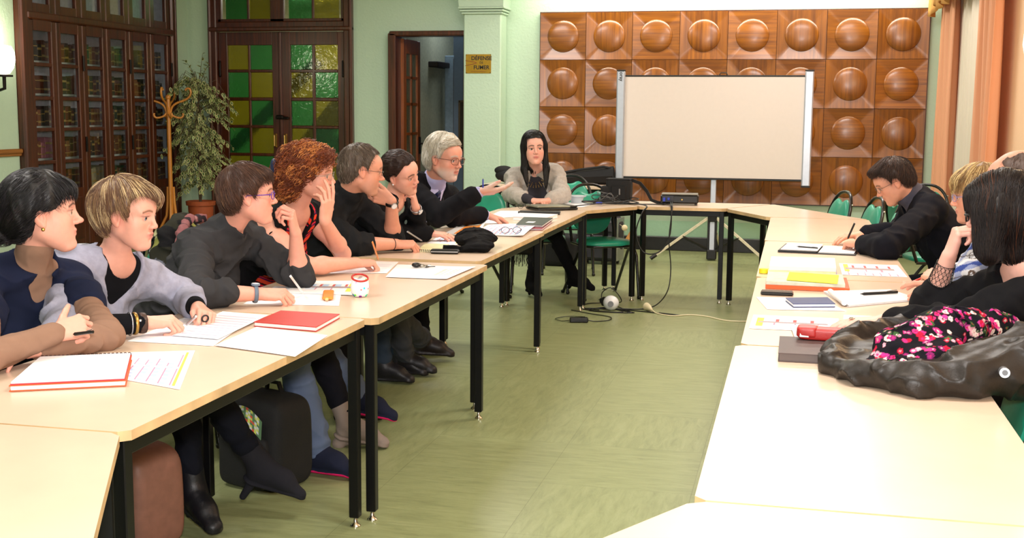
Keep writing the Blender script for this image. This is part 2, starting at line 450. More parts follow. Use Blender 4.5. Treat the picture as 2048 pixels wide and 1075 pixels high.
for s_, (x0, x1, xs) in enumerate(((-6.60, -5.83, PX[0]), (-5.82, -5.035, PX[1]))):
    k = MB(); y = YB+.01
    a, b_ = xs[0][0], xs[1][1]
    k.box(((x0+a)/2, y, 1.19), (a-x0, .05, 2.36), b=.006); k.box(((b_+x1)/2, y, 1.19), (x1-b_, .05, 2.36), b=.006)
    k.box(((a+b_)/2, y, 2.296), (b_-a, .048, .148), b=.004); k.box(((a+b_)/2, y, .19), (b_-a, .048, .34), b=.004)
    k.box(((xs[0][1]+xs[1][0])/2, y, 1.29), (xs[1][0]-xs[0][1], .04, 1.88), b=.008)
    for i in range(5): k.box(((a+b_)/2, y, (PZ[i][1]+PZ[i+1][0])/2), (b_-a, .038, PZ[i+1][0]-PZ[i][1]), b=.008)
    k.box(((a+b_)/2, y-.02, .19), (b_-a-.1, .03, .22), b=.012)
    leaf = k.build('door_leaf', DARKW, door)
    for i, (z0, z1) in enumerate(PZ):
        for j, (u0, u1) in enumerate(xs):
            g = GG if (i+j+s_) % 2 == 0 else GY
            MB().box(((u0+u1)/2, y, (z0+z1)/2), (u1-u0+.01, .005, z1-z0+.01)).build('glass_pane', g, leaf)
    hx = -5.895 if s_ == 0 else -5.77
    h = MB(); h.box((hx, y-.032, 1.13), (.03, .012, .16), b=.004); h.tube([(hx, y-.04, 1.2), (hx, y-.075, 1.19), (hx, y-.075, 1.07), (hx, y-.04, 1.06)], .009, 8)
    h.build('door_handle', BRASS, leaf, 40)
    for z in (.5, 1.95):
        xx = x0+.02 if s_ == 0 else x1-.02
        MB().cyl((xx, y-.035, z-.07), (xx, y-.035, z+.07), .014, n=10).ball((xx, y-.035, z+.08), .016, 8, 6).ball((xx, y-.035, z-.08), .016, 8, 6).build('hinge', IRON, leaf, 40)
MB().box((-5.825, YB-.02, 1.19), (.035, .04, 2.36), b=.01).build('cover_strip', DARKW, door)
h = MB().box((-5.825, YB-.06, 1.40), (.09, .05, .05), b=.012).box((-5.76, YB-.06, 1.39), (.1, .03, .03), b=.01).build('bolt_lock', IRON, door)
k = MB()   # transom frame
for x in (D0+.1, -5.9, -5.82, D1-.1): k.box((x, YB+.01, 2.68), (.09, .05, .42), b=.006)
k.box(((D0+D1)/2, YB+.01, 2.5), (D1-D0-.2, .05, .04), b=.004)
for xs in PX: k.box(((xs[0][1]+xs[1][0])/2, YB+.01, 2.7), (.03, .04, .4), b=.006)
tr = k.build('transom_frame', DARKW, door)
for s_, xs in enumerate(PX):
    for j, (u0, u1) in enumerate(xs):
        MB().box(((u0+u1)/2, YB+.01, 2.69), (u1-u0+.03, .005, .36)).build('glass_pane', GG if j % 2 == 0 else GY, tr)
# staircase seen as a dark diagonal through the coloured glass
k = MB()
for i in range(9): k.box((-6.5+i*.24, 15.2, .55+i*.19), (.3, .9, .07), b=.01); k.box((-6.5+i*.24-.13, 15.2, .47+i*.19), (.03, .9, .19))
k.tube([(-6.896, 13.95, 0.991), (-5.691, 13.95, 2.088)], .085, 4)
k.tube([(-6.073, 13.95, 0.774), (-5.373, 13.95, 1.577)], .16, 4)
struct(k.build('trim_stairs', mat('stair_dark_wood', '#22140c', .5)))

# ---------------------------------------------------------------- open doorway
door = struct(MB().box((O0+.03, YB-.01, 1.17), (.09, .24, 2.34), b=.01).box((O1-.02, YB+.02, 1.17), (.05, .2, 2.34), b=.01)
    .box(((O0+O1)/2, YB-.01, 2.335), (O1-O0, .24, .055), b=.01).build('door_2', DARKW))
LW = .62; xh = -4.38
k = MB()
# the leaf stands open at a right angle, running away from the room
for (y0, y1) in ((0, .10), (LW-.10, LW)): k.box((xh, YB+.06+(y0+y1)/2, 1.15), (.042, y1-y0, 2.28), b=.004)
k.box((xh, YB+.06+LW/2, 2.21), (.04, LW-.2, .16)); k.box((xh, YB+.06+LW/2, .28), (.04, LW-.2, .54))
k.box((xh, YB+.06+LW/2, 1.33), (.034, .03, 1.6))
for z in (.88, 1.22, 1.56, 1.86): k.box((xh, YB+.06+LW/2, z), (.034, LW-.2, .03))
leaf = k.build('door_leaf', woodmat('orange_door_wood', '#6a3312', '#9a5420', .4), door)
for y0 in (.115, .325):
    for z0, z1 in ((.56, .86), (.9, 1.2), (1.24, 1.54), (1.58, 1.84), (1.88, 2.12)):
        MB().box((xh, YB+.06+y0+.09, (z0+z1)/2), (.005, .19, z1-z0+.02)).build('glass_pane', paneglass('clear_textured_pane', '#c9c8a4', .25, .3), leaf)
MB().box((xh+.03, YB+.62, 1.08), (.02, .04, .2), b=.004).tube([(xh+.04, YB+.62, 1.1), (xh+.08, YB+.62, 1.1), (xh+.08, YB+.54, 1.1)], .009, 8).build('door_handle', IRON, leaf, 40)
k = MB(); k.box((-4.12, 15.86, 1.1), (.1, .1, 2.2)); k.box((-3.3, 15.86, 1.1), (.1, .1, 2.2)); k.box((-3.7, 15.86, 2.25), (.95, .1, .1))
k.box((-4.42, 15.3, 1.1), (.16, .06, 2.2), b=.01)
struct(k.build('door_3', mat('pale_blue_door_frame', '#8fa3b3', .6)))
struct(MB().box((-4.27, 15.2, 1.08), (.17, .05, 2.16), b=.005).build('trim_5', DARKW))
nb = thing('notice_board', 'dark framed notice board hanging in the dim blue corridor beyond the open door', 'notice board', (-3.93, 14.9, 1.3))
MB().box((0, 0, 0), (.5, .02, .60), b=.004).build('board', mat('notice_cork', '#3b3326', .8), nb)
MB().box((0, -.012, .31), (.54, .02, .025)).box((0, -.012, -.31), (.54, .02, .025)).box((-.26, -.012, 0), (.025, .02, .62)).box((.26, -.012, 0), (.025, .02, .62)).build('frame', mat('notice_frame', '#5b4a30', .5), nb)
struct(MB().box((-3.9, 14.96, 1.65), (.75, .08, 3.3)).build('wall_corridor_side', BLUEW))

# ---------------------------------------------------------------- no smoking plate on the pilaster
sg = thing('no_smoking_sign', 'small brass plate reading DÉFENSE DE FUMER on the green pilaster', 'sign', (-3.40, 12.835, 1.995))
GOLD = mat('brass_plate', '#b08a2c', .32, .55, var=.08, scale=60); BLK = mat('black_ink', '#0c0a08', .5, var=.02)
MB().box((0, 0, 0), (.285, .006, .205), b=.002).build('plate', GOLD, sg)
def wallM(x, z, y=-.0045): return frameM((x, y, z), (1, 0, 0), (0, 0, 1), (0, -1, 0))
text_mesh('word', 'DÉFENSE', .058, wallM(.035, .058), BLK, sg, bold=.0012)
text_mesh('word', 'DE', .034, wallM(.035, .010), BLK, sg)
text_mesh('word', 'FUMER', .058, wallM(.035, -.040), BLK, sg, bold=.0012)
RED = mat('sign_red', '#7a2a14', .5)
MB().box((-.085, -.0045, .01), (.13, .002, .005), M=Matrix.Rotation(math.radians(10), 4, 'Y')).box((-.085, -.0045, .01), (.13, .002, .005), M=Matrix.Rotation(math.radians(-12), 4, 'Y')).box((0, -.0045, -.083), (.17, .002, .003)).build('crossed_mark', RED, sg)
for x in (-.135, .135):
    for z in (-.095, .095): MB().ball((x, -.004, z), .004, 8, 6).build('screw', IRON, sg)

# ---------------------------------------------------------------- carved wood wall panel
pn = thing('carved_wood_panel', 'large glossy wooden wall panel of square tiles with round domes', 'wall panel', (-2.7579, YB-.021, 0))
TS = .5034
def tile_mesh(wood):
    k = MB(); n = 64
    def sqp(a):
        c, s = math.cos(a), math.sin(a); m = max(abs(c), abs(s)); return c/m*.5, s/m*.5
    R0 = .342
    ang = [2*PI*i/n for i in range(n)]
    V = []; F = []
    rings = [(None, .50, .0), (None, .485, .004)]
    prof = []
    # square rim -> sloped facets -> foot of the dome
    def ring(fn): 
        b = len(V)
        for a in ang: V.append(fn(a))
        return b
    rr = [ring(lambda a: (sqp(a)[0], -.018, sqp(a)[1])), ring(lambda a: (sqp(a)[0]*.99, -.045, sqp(a)[1]*.99))]
    for t in (.34, .67, 1.):
        def fn(a, t=t):
            qx, qz = sqp(a); qx *= .99; qz *= .99; cx, cz = R0*math.cos(a), R0*math.sin(a)
            x, z = qx*(1-t)+cx*t, qz*(1-t)+cz*t
            m = max(abs(x), abs(z)); return (x, -.045+.10*(.495-m), z)
        rr.append(ring(fn))
    for i in range(8):
        t = i/8*PI/2*.98
        rr.append(ring(lambda a, t=t: (R0*math.cos(t)*math.cos(a), -.026-.038*math.sin(t) , R0*math.cos(t)*math.sin(a))))
    for a, b in zip(rr[:-1], rr[1:]):
        for i in range(n): F.append((a+i, a+(i+1) % n, b+(i+1) % n, b+i))
    F.append(tuple(rr[-1]+i for i in range(n)))
    V = [(x*TS, y, z*TS) for x, y, z in V]
    F = [tuple(q) for q in F]
    k.add(V, F)
    return k
def panelwood(name, axis):
    m, N, L, b = newmat(name)
    tc = N.new('ShaderNodeTexCoord'); mp = N.new('ShaderNodeMapping'); oi = N.new('ShaderNodeObjectInfo')
    s = [34, 10, 34]; s[axis] = 1.1; mp.inputs['Scale'].default_value = s
    ad = N.new('ShaderNodeVectorMath'); ad.operation = 'ADD'
    mu = N.new('ShaderNodeVectorMath'); mu.operation = 'SCALE'; mu.inputs[0].default_value = (7, 3, 5)
    L.new(oi.outputs['Random'], mu.inputs['Scale']); L.new(tc.outputs['Object'], ad.inputs[0]); L.new(mu.outputs[0], ad.inputs[1])
    L.new(ad.outputs[0], mp.inputs['Vector'])
    no = N.new('ShaderNodeTexNoise'); no.inputs['Scale'].default_value = 1.; no.inputs['Detail'].default_value = 7; no.inputs['Roughness'].default_value = .6
    L.new(mp.outputs[0], no.inputs['Vector'])
    rp = N.new('ShaderNodeValToRGB'); e = rp.color_ramp.elements
    e[0].position = .3; e[1].position = .7; e[0].color = S('#66340a')+(1,); e[1].color = S('#9c5c12')+(1,)
    L.new(no.outputs['Fac'], rp.inputs[0])
    hs = N.new('ShaderNodeHueSaturation'); mr = N.new('ShaderNodeMapRange'); mr.inputs[3].default_value = .82; mr.inputs[4].default_value = 1.15
    L.new(oi.outputs['Random'], mr.inputs[0]); L.new(mr.outputs[0], hs.inputs['Value']); L.new(rp.outputs[0], hs.inputs['Color'])
    L.new(hs.outputs[0], b.inputs['Base Color'])
    b.inputs['Roughness'].default_value = .33; b.inputs['Coat Weight'].default_value = .5; b.inputs['Coat Roughness'].default_value = .22
    return m
WV, WH = panelwood('varnished_veneer_upright_grain', 2), panelwood('varnished_veneer_level_grain', 0)
protos = {}
for a in range(8):
    for b in range(4):
        key = (a+b) % 2
        loc = ((a+.5)*TS, 0, 2.5474-(b+.5)*TS)
        if key not in protos:
            o = tile_mesh(0).build('panel_tile', WH if key == 0 else WV, pn, 28); protos[key] = o
        else:
            o = protos[key].copy(); COL.objects.link(o)
        o.location = loc
MB().box((4*TS, -.01, 2.5474-2*TS), (8*TS+.02, .02, 4*TS+.02), b=.003).build('backing_board', DARKW, pn)

# ---------------------------------------------------------------- bookcase built into the left wall
bc = thing('glazed_bookcase', 'tall built-in dark wood bookcase with six narrow glazed doors', 'bookcase', (XL, BC0, 0))
BL = BC1-BC0; DEP = .34
k = MB()
k.box((.02, .07, 1.5), (.10, .14, 3.0), b=.02); k.box((.02, BL-.06, 1.5), (.10, .12, 3.0), b=.02)
k.box((.05, .03, 1.5), (.05, .05, 3.0), b=.015); k.box((.05, BL-.03, 1.5), (.05, .05, 3.0), b=.015)
k.box((.02, BL/2, 2.96), (.10, BL, .12), b=.015); k.box((.03, BL/2, 2.335), (.10, BL-.2, .07), b=.012); k.box((.0, BL/2, .06), (.06, BL, .12), b=.01)
k.build('frame', DARKW, bc)
k = MB(); k.box((-DEP, BL/2, 1.5), (.03, BL, 3.0)); k.box((-DEP/2, .01, 1.5), (DEP, .03, 3.0)); k.box((-DEP/2, BL-.01, 1.5), (DEP, .03, 3.0)); k.box((-DEP/2, BL/2, .03), (DEP, BL, .05)); k.box((-DEP/2, BL/2, 2.99), (DEP, BL, .03))
k.build('carcass', mat('pale_grey_bookcase_back', '#c8ccd8', .7), bc)
SHZ = [.36, .68, .99, 1.30, 1.61, 1.92, 2.33]
SHM = mat('white_shelf_board', '#aeb2b0', .5)
for z in SHZ: MB().box((-DEP/2-.03, BL/2, z), (DEP-.1, BL-.04, .02)).build('shelf', SHM, bc)
DW = (BL-.26)/6
CG = None
def clearglass():
    m, N, L, b = newmat('bookcase_clear_glass')
    N.remove(b); tr = N.new('ShaderNodeBsdfTransparent'); tr.inputs[0].default_value = (.93, .95, .95, 1)
    gl = N.new('ShaderNodeBsdfGlossy'); gl.inputs['Roughness'].default_value = .03
    mx = N.new('ShaderNodeMixShader'); lw = N.new('ShaderNodeLayerWeight'); lw.inputs['Blend'].default_value = .3
    mt = N.new('ShaderNodeMath'); mt.operation = 'MULTIPLY_ADD'; mt.inputs[1].default_value = .12; mt.inputs[2].default_value = .02
    L.new(lw.outputs['Fresnel'], mt.inputs[0]); L.new(mt.outputs[0], mx.inputs[0]); L.new(tr.outputs[0], mx.inputs[1]); L.new(gl.outputs[0], mx.inputs[2])
    L.new(mx.outputs[0], N['Material Output'].inputs[0])
    return m
CG = clearglass()
panz = [(.70, .95), (.985, 1.26), (1.295, 1.555), (1.59, 1.87), (1.905, 2.205)]
for i in range(6):
    y0 = .13+i*DW; y1 = y0+DW-.006; st = .075
    k = MB()
    k.box((.03, y0+st/2, 1.21), (.045, st, 2.18), b=.008); k.box((.03, y1-st/2, 1.21), (.045, st, 2.18), b=.008)
    k.box((.03, (y0+y1)/2, 2.25), (.043, DW-2*st, .1)); k.box((.03, (y0+y1)/2, .41), (.043, DW-2*st, .58)); k.box((.055, (y0+y1)/2, .4), (.02, DW-2*st-.05, .42), b=.008)
    for a, b in zip(panz[:-1], panz[1:]): k.box((.03, (y0+y1)/2, (a[1]+b[0])/2), (.036, DW-2*st+.01, b[0]-a[1]), b=.006)
    dr = k.build('door', DARKW, bc)
    for z0, z1 in panz: MB().box((.02, (y0+y1)/2, (z0+z1)/2), (.004, DW-2*st+.01, z1-z0+.01)).build('glass_pane', CG, dr)
    if i % 2: [MB().cyl((.062, y1, z_), (.062, y1, z_+.15), .012, n=8).build('hinge', IRON, dr) for z_ in (1.85, 1.05)]
    # transom light above
    k = MB(); k.box((.03, y0+.045, 2.63), (.045, .09, .55), b=.008); k.box((.03, y1-.045, 2.63), (.045, .09, .55), b=.008); k.box((.03, (y0+y1)/2, 2.41), (.043, DW-.18, .08)); k.box((.03, (y0+y1)/2, 2.86), (.043, DW-.18, .08))
    t = k.build('transom_frame', DARKW, bc)
    MB().box((.02, (y0+y1)/2, 2.63), (.004, DW-.17, .4)).build('glass_pane', CG, t)
# the books
rb = random.Random(3)
bcols = ['#5a2a18', '#3a2a1e', '#6b3a20', '#2e3a2a', '#7a4a28', '#4a1c16', '#8a5a34', '#3a3a34', '#5c3420', '#2a2622']
GILT = mat('gilt_bands', '#b89a5a', .45, .3)
bi = 0
for si, z in enumerate(SHZ[:-1]):
    y = .09
    while y < BL-.12:
        w_ = rb.uniform(.045, .075); h_ = rb.uniform(.15, .205); y2 = y+w_
        if rb.random() < .03: y += .12; continue
        c = rb.choice(bcols) if not (si == 2 and .45 < y < .75) else '#a86a78'
        if si == 1 and 1.1 < y < 1.5: c = '#9a9070'
        m = mat('book_cloth_'+c[1:], c, .6)
        k = MB(); k.box((-.17, y+w_/2, z+.01+h_/2), (.16, w_-.003, h_), b=.004)
        for zz in (.25, .72): k.box((-.0885, y+w_/2, z+.01+h_*zz), (.004, w_-.006, .008 if rb.random() < .5 else .02), 1)
        o = k.build('book', [m, GILT])
        o.location = (XL, BC0, 0)
        lab = {'#a86a78': 'pink-spined old book behind the bookcase glass', '#9a9070': 'pale-spined old book behind the bookcase glass'}.get(c, 'old bound book with gilt bands behind the bookcase glass')
        tag(o, lab, 'book', 'old bound books in the glazed bookcase'); bi += 1
        y = y2

# ---------------------------------------------------------------- curtains and pelmet on the right wall
def curtain(name, y0, y1, x, folds, amp, m, label, z0=.04, z1=2.75, ph=0.):
    k = MB()
    def fn(u, v):
        y = y0+(y1-y0)*u; a = amp*(.75+.25*math.sin(v*3+u*9))
        return (x - a*math.sin(u*folds*2*PI+ph+.5*math.sin(v*2)) - .25*a*math.sin(u*folds*5.3*PI), y+.012*math.sin(v*5+u*20), z0+(z1-z0)*v)
    k.surf(fn, int(folds*14), 14)
    o = k.build(name, m, smooth=180, solid=.004)
    return tag(o, label, 'curtain')
def cloth_tr(name, col, tr):
    m, N, L, b = newmat(name); c = S(col)
    b.inputs['Base Color'].default_value = c+(1,); b.inputs['Roughness'].default_value = .8
    t = N.new('ShaderNodeBsdfTranslucent'); t.inputs[0].default_value = c+(1,); mx = N.new('ShaderNodeMixShader'); mx.inputs[0].default_value = tr
    L.new(b.outputs[0], mx.inputs[1]); L.new(t.outputs[0], mx.inputs[2]); L.new(mx.outputs[0], N['Material Output'].inputs[0])
    tc = N.new('ShaderNodeTexCoord'); n = N.new('ShaderNodeTexNoise'); n.inputs['Scale'].default_value = 400
    L.new(tc.outputs['Object'], n.inputs['Vector']); bp = N.new('ShaderNodeBump'); bp.inputs['Strength'].default_value = .15; bp.inputs['Distance'].default_value = .002
    L.new(n.outputs['Fac'], bp.inputs['Height']); L.new(bp.outputs[0], b.inputs['Normal'])
    return m
SALM = cloth_tr('salmon_curtain_cloth', '#eeb48c', .3); NET = cloth_tr('white_net_curtain', '#e4dac6', .3); GOLDC = cloth_tr('gold_pelmet_cloth', '#d8a35a', .25)
curtain('salmon_curtain', 11.72, 12.82, XR-.13, 7, .045, SALM, 'salmon curtain hanging next to the corner of the green far wall')
curtain('net_curtain', 10.05, 11.9, XR-.07, 13, .02, NET, 'sheer white net curtain between the two salmon curtains', ph=1)
curtain('salmon_curtain', 9.35, 10.17, XR-.13, 6, .045, SALM, 'salmon curtain at the side of the window nearer the wall lamp', ph=2)
k = MB()
def pel(u, v):
    y = 12.95-3.6*u; z = 2.50+.03*math.cos(u*44)+(2.95-2.5)*v
    return (XR-.24-.03*math.sin(u*100)*(1-v*.6), y, z - .07*math.exp(-((u-.0)*14)**2)*(1-v))
k.surf(pel, 140, 8)
tag(k.build('pelmet', GOLDC, smooth=180, solid=.004), 'gathered gold pelmet along the top of the window curtains', 'pelmet')
tag(MB().cyl((XR-.2, 9.2, 2.9), (XR-.2, 12.98, 2.9), .015, n=12).cyl((XR-.2, 9.3, 2.9), (XR, 9.3, 2.9), .01).cyl((XR-.2, 12.9, 2.9), (XR, 12.9, 2.9), .01).build('curtain_rail', IRON), 'curtain rail hidden behind the gold pelmet', 'curtain rail')

# ---------------------------------------------------------------- wall lamps
def shade_mat(name, col, st):
    m, N, L, b = newmat(name); b.inputs['Base Color'].default_value = (.9, .88, .8, 1)
    b.inputs['Emission Color'].default_value = tuple(col)+(1,); b.inputs['Emission Strength'].default_value = st
    return m
def sconce(name, loc, rz, label, pw, col):
    t = thing(name, label, 'wall lamp', loc, rz)
    MB().lathe([(.0, -.01), (.05, -.0), (.085, .05), (.10, .12), (.095, .19), (.07, .24), (.0, .25)], 24, (.16, 0, .0)).build('glass_shade', shade_mat('lit_opal_glass_'+name, col, 3.2), t, 60)
    MB().lathe([(0, -.03), (.075, -.028), (.075, -.012), (.03, -.008), (0, -.008)], 24, (.16, 0, 0)).tube([(.16, 0, -.02), (.16, 0, -.13), (.06, 0, -.16), (.0, 0, -.1)], .016, 10).build('bracket', IRON, t, 40)
    MB().lathe([(0, 0), (.06, 0), (.055, .02), (0, .025)], 20).build('wall_plate', IRON, t, 40)
    c = kids(t)[-1]; c.rotation_euler = (0, PI/2, 0); c.location = (0, 0, -.1)
    a = Vector((math.cos(rz), math.sin(rz), 0))
    p = Vector(loc)+a*.16
    point(name+'_light', (p.x, p.y, p.z+.30), pw, col, .1)
    return t
sconce('wall_lamp', (XL, 9.46, 1.78), 0, 'lit wall lamp with white glass shade left of the bookcase', 16, (1, .92, .72))
sconce('wall_lamp', (XR-.04, 7.25, 1.75), PI, 'warm lit wall lamp on the curtained wall at right', 40, (1, .72, .42))
# ---------------------------------------------------------------- tables
TT = mat('cream_laminate', '#dcc4ac', .28, var=.03, scale=6, spec=.5, coat=.15)
TE = mat('worn_table_edging', '#c9aa7e', .5, var=.22, scale=9)
LEGM = mat('black_steel_frame', '#050507', .4, .0, var=.05, spec=.3)
CHR = mat('chrome', '#c9c4b8', .18, 1., var=.02)
TH = .75
def table(label, poly, leggroup=True, group='cream tables of the meeting ring'):
    """poly: top outline, counter-clockwise"""
    cx = sum(p[0] for p in poly)/len(poly); cy = sum(p[1] for p in poly)/len(poly)
    t = thing('meeting_table', label, 'table', (cx, cy, 0), 0, group)
    P = [Vector((x-cx, y-cy)) for x, y in poly]; n = len(P)
    # chamfered corners
    Q = []
    for i in range(n):
        a, b, c = P[i-1], P[i], P[(i+1) % n]
        Q.append(b+(a-b).normalized()*.022); Q.append(b+(c-b).normalized()*.022)
    k = MB(); k.prism([(q.x, q.y) for q in Q], TH-.024, TH, 0, mi_side=1)
    k.build('tabletop', [TT, TE], t)
    def inset(d):
        R = []
        for i in range(n):
            a, b, c = P[i-1], P[i], P[(i+1) % n]
            e1 = (b-a).normalized(); e2 = (c-b).normalized()
            n1 = Vector((-e1.y, e1.x)); n2 = Vector((-e2.y, e2.x))
            den = 1+n1.dot(n2)
            R.append(b+(n1+n2)*(d/den))
        return R
    I = inset(.035)
    k = MB()
    for i in range(n):
        a, b = I[i], I[(i+1) % n]; m = (a+b)/2; L = (b-a).length; ang = math.atan2(b.y-a.y, b.x-a.x)
        k.box((m.x, m.y, TH-.046), (L-.03, .025, .044), rz=ang, b=.003)
    k.build('apron_frame', LEGM, t)
    for i in range(n):
        b = I[i]; a = I[i-1]; ang = math.atan2(b.y-a.y, b.x-a.x)
        lg = MB().box((b.x, b.y, (TH-.025+.035)/2), (.036, .036, TH-.025-.035), rz=ang, b=.003).build('leg', LEGM, t)
        MB().lathe([(.0, 0), (.019, 0), (.019, .004), (.008, .016), (.006, .036), (0, .036)], 14, (b.x, b.y, 0)).build('foot_glide', CHR, lg, 40)
    return t
def rect(x0, x1, y0, y1): return [(x0, y0), (x1, y0), (x1, y1), (x0, y1)]
table('long cream table at left that holds the red notebook and the blank sheet', rect(-2.14, -1.455, 2.39, 3.965))
table('long cream table at left with the key ring and the dotted pencil case on it', rect(-2.14, -1.42, 3.975, 5.56))
table('long cream table at left with the black gloves bundle on it', rect(-2.17, -1.49, 5.67, 7.24))
table('long cream table at left with the dark green folder and white book', rect(-2.18, -1.505, 7.25, 8.86))
table('angled cream table at the far left corner under the cable tangle', [(-2.19, 8.88), (-1.515, 8.88), (-1.19, 9.42), (-1.53, 10.01)])
table('cream table at the far end carrying the black projector', [(-1.175, 9.43), (-.525, 9.43), (-.18, 10.02), (-1.52, 10.02)])
table('angled cream table with nothing on it at the far right corner', [(-.185, 8.76), (.51, 8.76), (-.165, 10.01), (-.51, 9.425)])
table('empty cream table beside the man writing in the navy jacket', rect(-.16, .51, 7.10, 8.74))
table('cream table at right under the open black folder', rect(-.155, .52, 5.49, 7.085))
table('cream table at right holding the blue notebook and the black pen', rect(-.15, .52, 3.84, 5.475))
table('bright cream table at right under the black leather jacket', rect(-.165, .52, 2.235, 3.825))
table('angled cream table at the lower left corner of the room view', [(-2.12, 2.38), (-1.50, 1.25), (-1.12, 1.72), (-1.465, 2.38)])
table('angled cream table at the lower right corner of the room view', [(-.165, 2.225), (-.47, 1.68), (-.15, 1.12), (.51, 2.225)])

# ---------------------------------------------------------------- green chairs
GRN = mat('green_vinyl', '#1f8f72', .38, var=.07, scale=5, coat=.1, bump=.05, bscale=500)
TUBE = mat('black_chair_tube', '#060607', .28, .0, var=.05, coat=.15)
def back_outline(t):
    """t 0..1 round the back pad, from lower left up over and down"""
    pass
def make_chair(label, loc, rz):
    t = thing('green_stacking_chair', label, 'chair', loc, rz, 'green chairs round the meeting tables')
    # seat: rounded slab with domed top, front towards +x
    k = MB(); n = 36
    def out(a, s=1.):
        c, s_ = math.cos(a), math.sin(a); e = .62
        x = .205*math.copysign(abs(c)**e, c); y = (.215 - .02*(x < 0))*math.copysign(abs(s_)**e, s_)
        return x*s, y*s
    V = []; F = []
    prof = [(.90, .425), (.985, .43), (1., .442), (.985, .456), (.9, .466), (.7, .474), (.4, .478), (.12, .479)]
    for s_, z in prof:
        for i in range(n):
            x, y = out(2*PI*i/n, s_); V.append((x+.01, y, z))
    for r in range(len(prof)-1):
        for i in range(n): F.append((r*n+i, r*n+(i+1) % n, (r+1)*n+(i+1) % n, (r+1)*n+i))
    F.append(tuple(range(n-1, -1, -1))); F.append(tuple((len(prof)-1)*n+i for i in range(n)))
    k.add(V, F); k.build('seat', GRN, t, 50)
    # back pad: oval with a notch at the top for the hand hole
    def bo(a):
        c, s_ = math.cos(a), math.sin(a)
        y = .185*math.copysign(abs(c)**.8, c); z = .19*s_
        if s_ > 0: z = .175*s_
        d = abs(c)
        if s_ > 0 and d < .42: z -= .04*(.5+.5*math.cos(d/.42*PI))
        return y, z
    V = []; F = []; n = 48
    prof = [(.80, -.012), (.97, -.010), (1., .0), (.97, .012), (.85, .019), (.5, .024), (.1, .026)]
    for s_, w_ in prof:
        for i in range(n):
            y, z = bo(2*PI*i/n); y *= s_; z *= s_
            zz = .675+z; bx = -.215 - .11*(zz-.47)/.45 + .10*(y*y)*2.2
            V.append((bx+w_, y, zz))
    for r in range(len(prof)-1):
        for i in range(n): F.append((r*n+i, (r*n)+(i+1) % n, (r+1)*n+(i+1) % n, (r+1)*n+i))
    F.append(tuple(range(n-1, -1, -1))); F.append(tuple((len(prof)-1)*n+i for i in range(n)))
    k = MB(); k.add(V, F); k.build('backrest', GRN, t, 50)
    # back hoop
    path = []
    for i in range(25):
        a = PI*(-.12+1.24*i/24); c, s_ = math.cos(a), math.sin(a)
        y = .205*math.copysign(abs(c)**.8, c); zz = .675+.215*s_
        path.append((-.222-.11*(zz-.47)/.45+.10*y*y*2.2, y, zz))
    for sgn, L in ((1, path), (-1, path)): pass
    path = [(-.185, .19, .43)]+path+[(-.185, -.19, .43)]
    MB().tube(path, .0125, 8).build('back_hoop', TUBE, t, 60)
    MB().tube([(-.19, .195, .425), (.0, .205, .425), (.17, .19, .425), (.2, .14, .425), (.2, -.14, .425), (.17, -.19, .425), (0, -.205, .425), (-.19, -.195, .425)], .010, 8).build('seat_frame', TUBE, t, 60)
    for s_ in (1, -1):
        MB().tube([(.06, s_*.20, .425), (.15, s_*.212, .40), (.185, s_*.22, .34), (.215, s_*.235, .0)], .0125, 8).ball((.215, s_*.235, .012), .017, 10, 6).build('leg', TUBE, t, 60)
        MB().tube([(.09, s_*.205, .41), (.02, s_*.215, .36), (-.26, s_*.235, .0)], .0125, 8).ball((-.26, s_*.235, .012), .017, 10, 6).build('leg', TUBE, t, 60)
    MB().ball((-.30, .19, .80), .009, 8, 6).build('rivet', CHR, t); 
    return t
CH0 = make_chair('green chair pushed in below the cable tangle, its seat seen under the table', (-1.50, 9.60, 0), math.radians(-58))
def chair(x, y, deg, label): return dup(CH0, (x, y, 0), math.radians(deg), label)
chair(-2.03, 10.95, -80, 'green chair standing behind the woman in the grey cardigan, in front of the side table')
chair(-2.50, 9.12, -110, 'green chair between the white-haired man and the woman in the grey cardigan')
chair(.08, 9.50, -160, 'green chair at the far right, leftmost of the empty ones behind the angled table')
chair(.28, 8.94, -165, 'green chair beside the empty table, half behind the writing man\'s face')
chair(.36, 8.28, 178, 'green chair seen edge-on between the empty table and the writing man')
chair(.98, 10.55, -110, 'green chair farthest right by the corner, only its top over the man\'s back')
chair(1.0, 9.25, 15, 'green chair turned away, its dark back behind the writing man\'s chin')
chair(.37, 3.50, 179, 'green chair under the black leather jacket at the right table')
chair(.37, 2.86, 181, 'green chair nearest the camera at the lower right edge')
for (x_, y_, d_, lb) in ((-2.66, 3.42, -22, 'green chair under the woman in the navy top, nearest on the left'), (-2.66, 3.74, -14, 'green chair under the blonde woman in the grey sweater'), (-2.68, 4.54, -10, 'green chair under the woman in charcoal with purple glasses'),
        (-2.68, 5.30, -16, 'green chair under the curly-haired woman'), (-2.70, 5.96, -10, 'green chair under the man in the black fleece'), (-2.66, 6.42, -4, 'green chair under the woman tilting her head'), (-2.72, 7.18, -20, 'green chair under the white-haired man'),
        (-2.06, 9.80, -78, 'green chair under the woman in the grey cardigan'), (1.04, 6.96, 188, 'green chair under the man writing in the navy jacket'), (1.06, 5.44, 184, 'green chair under the woman in the plaid shirt'), (1.10, 4.86, 182, 'green chair under the balding man'), (1.03, 4.12, 188, 'green chair under the woman with the dark bob')):
    chair(x_, y_, d_, lb)
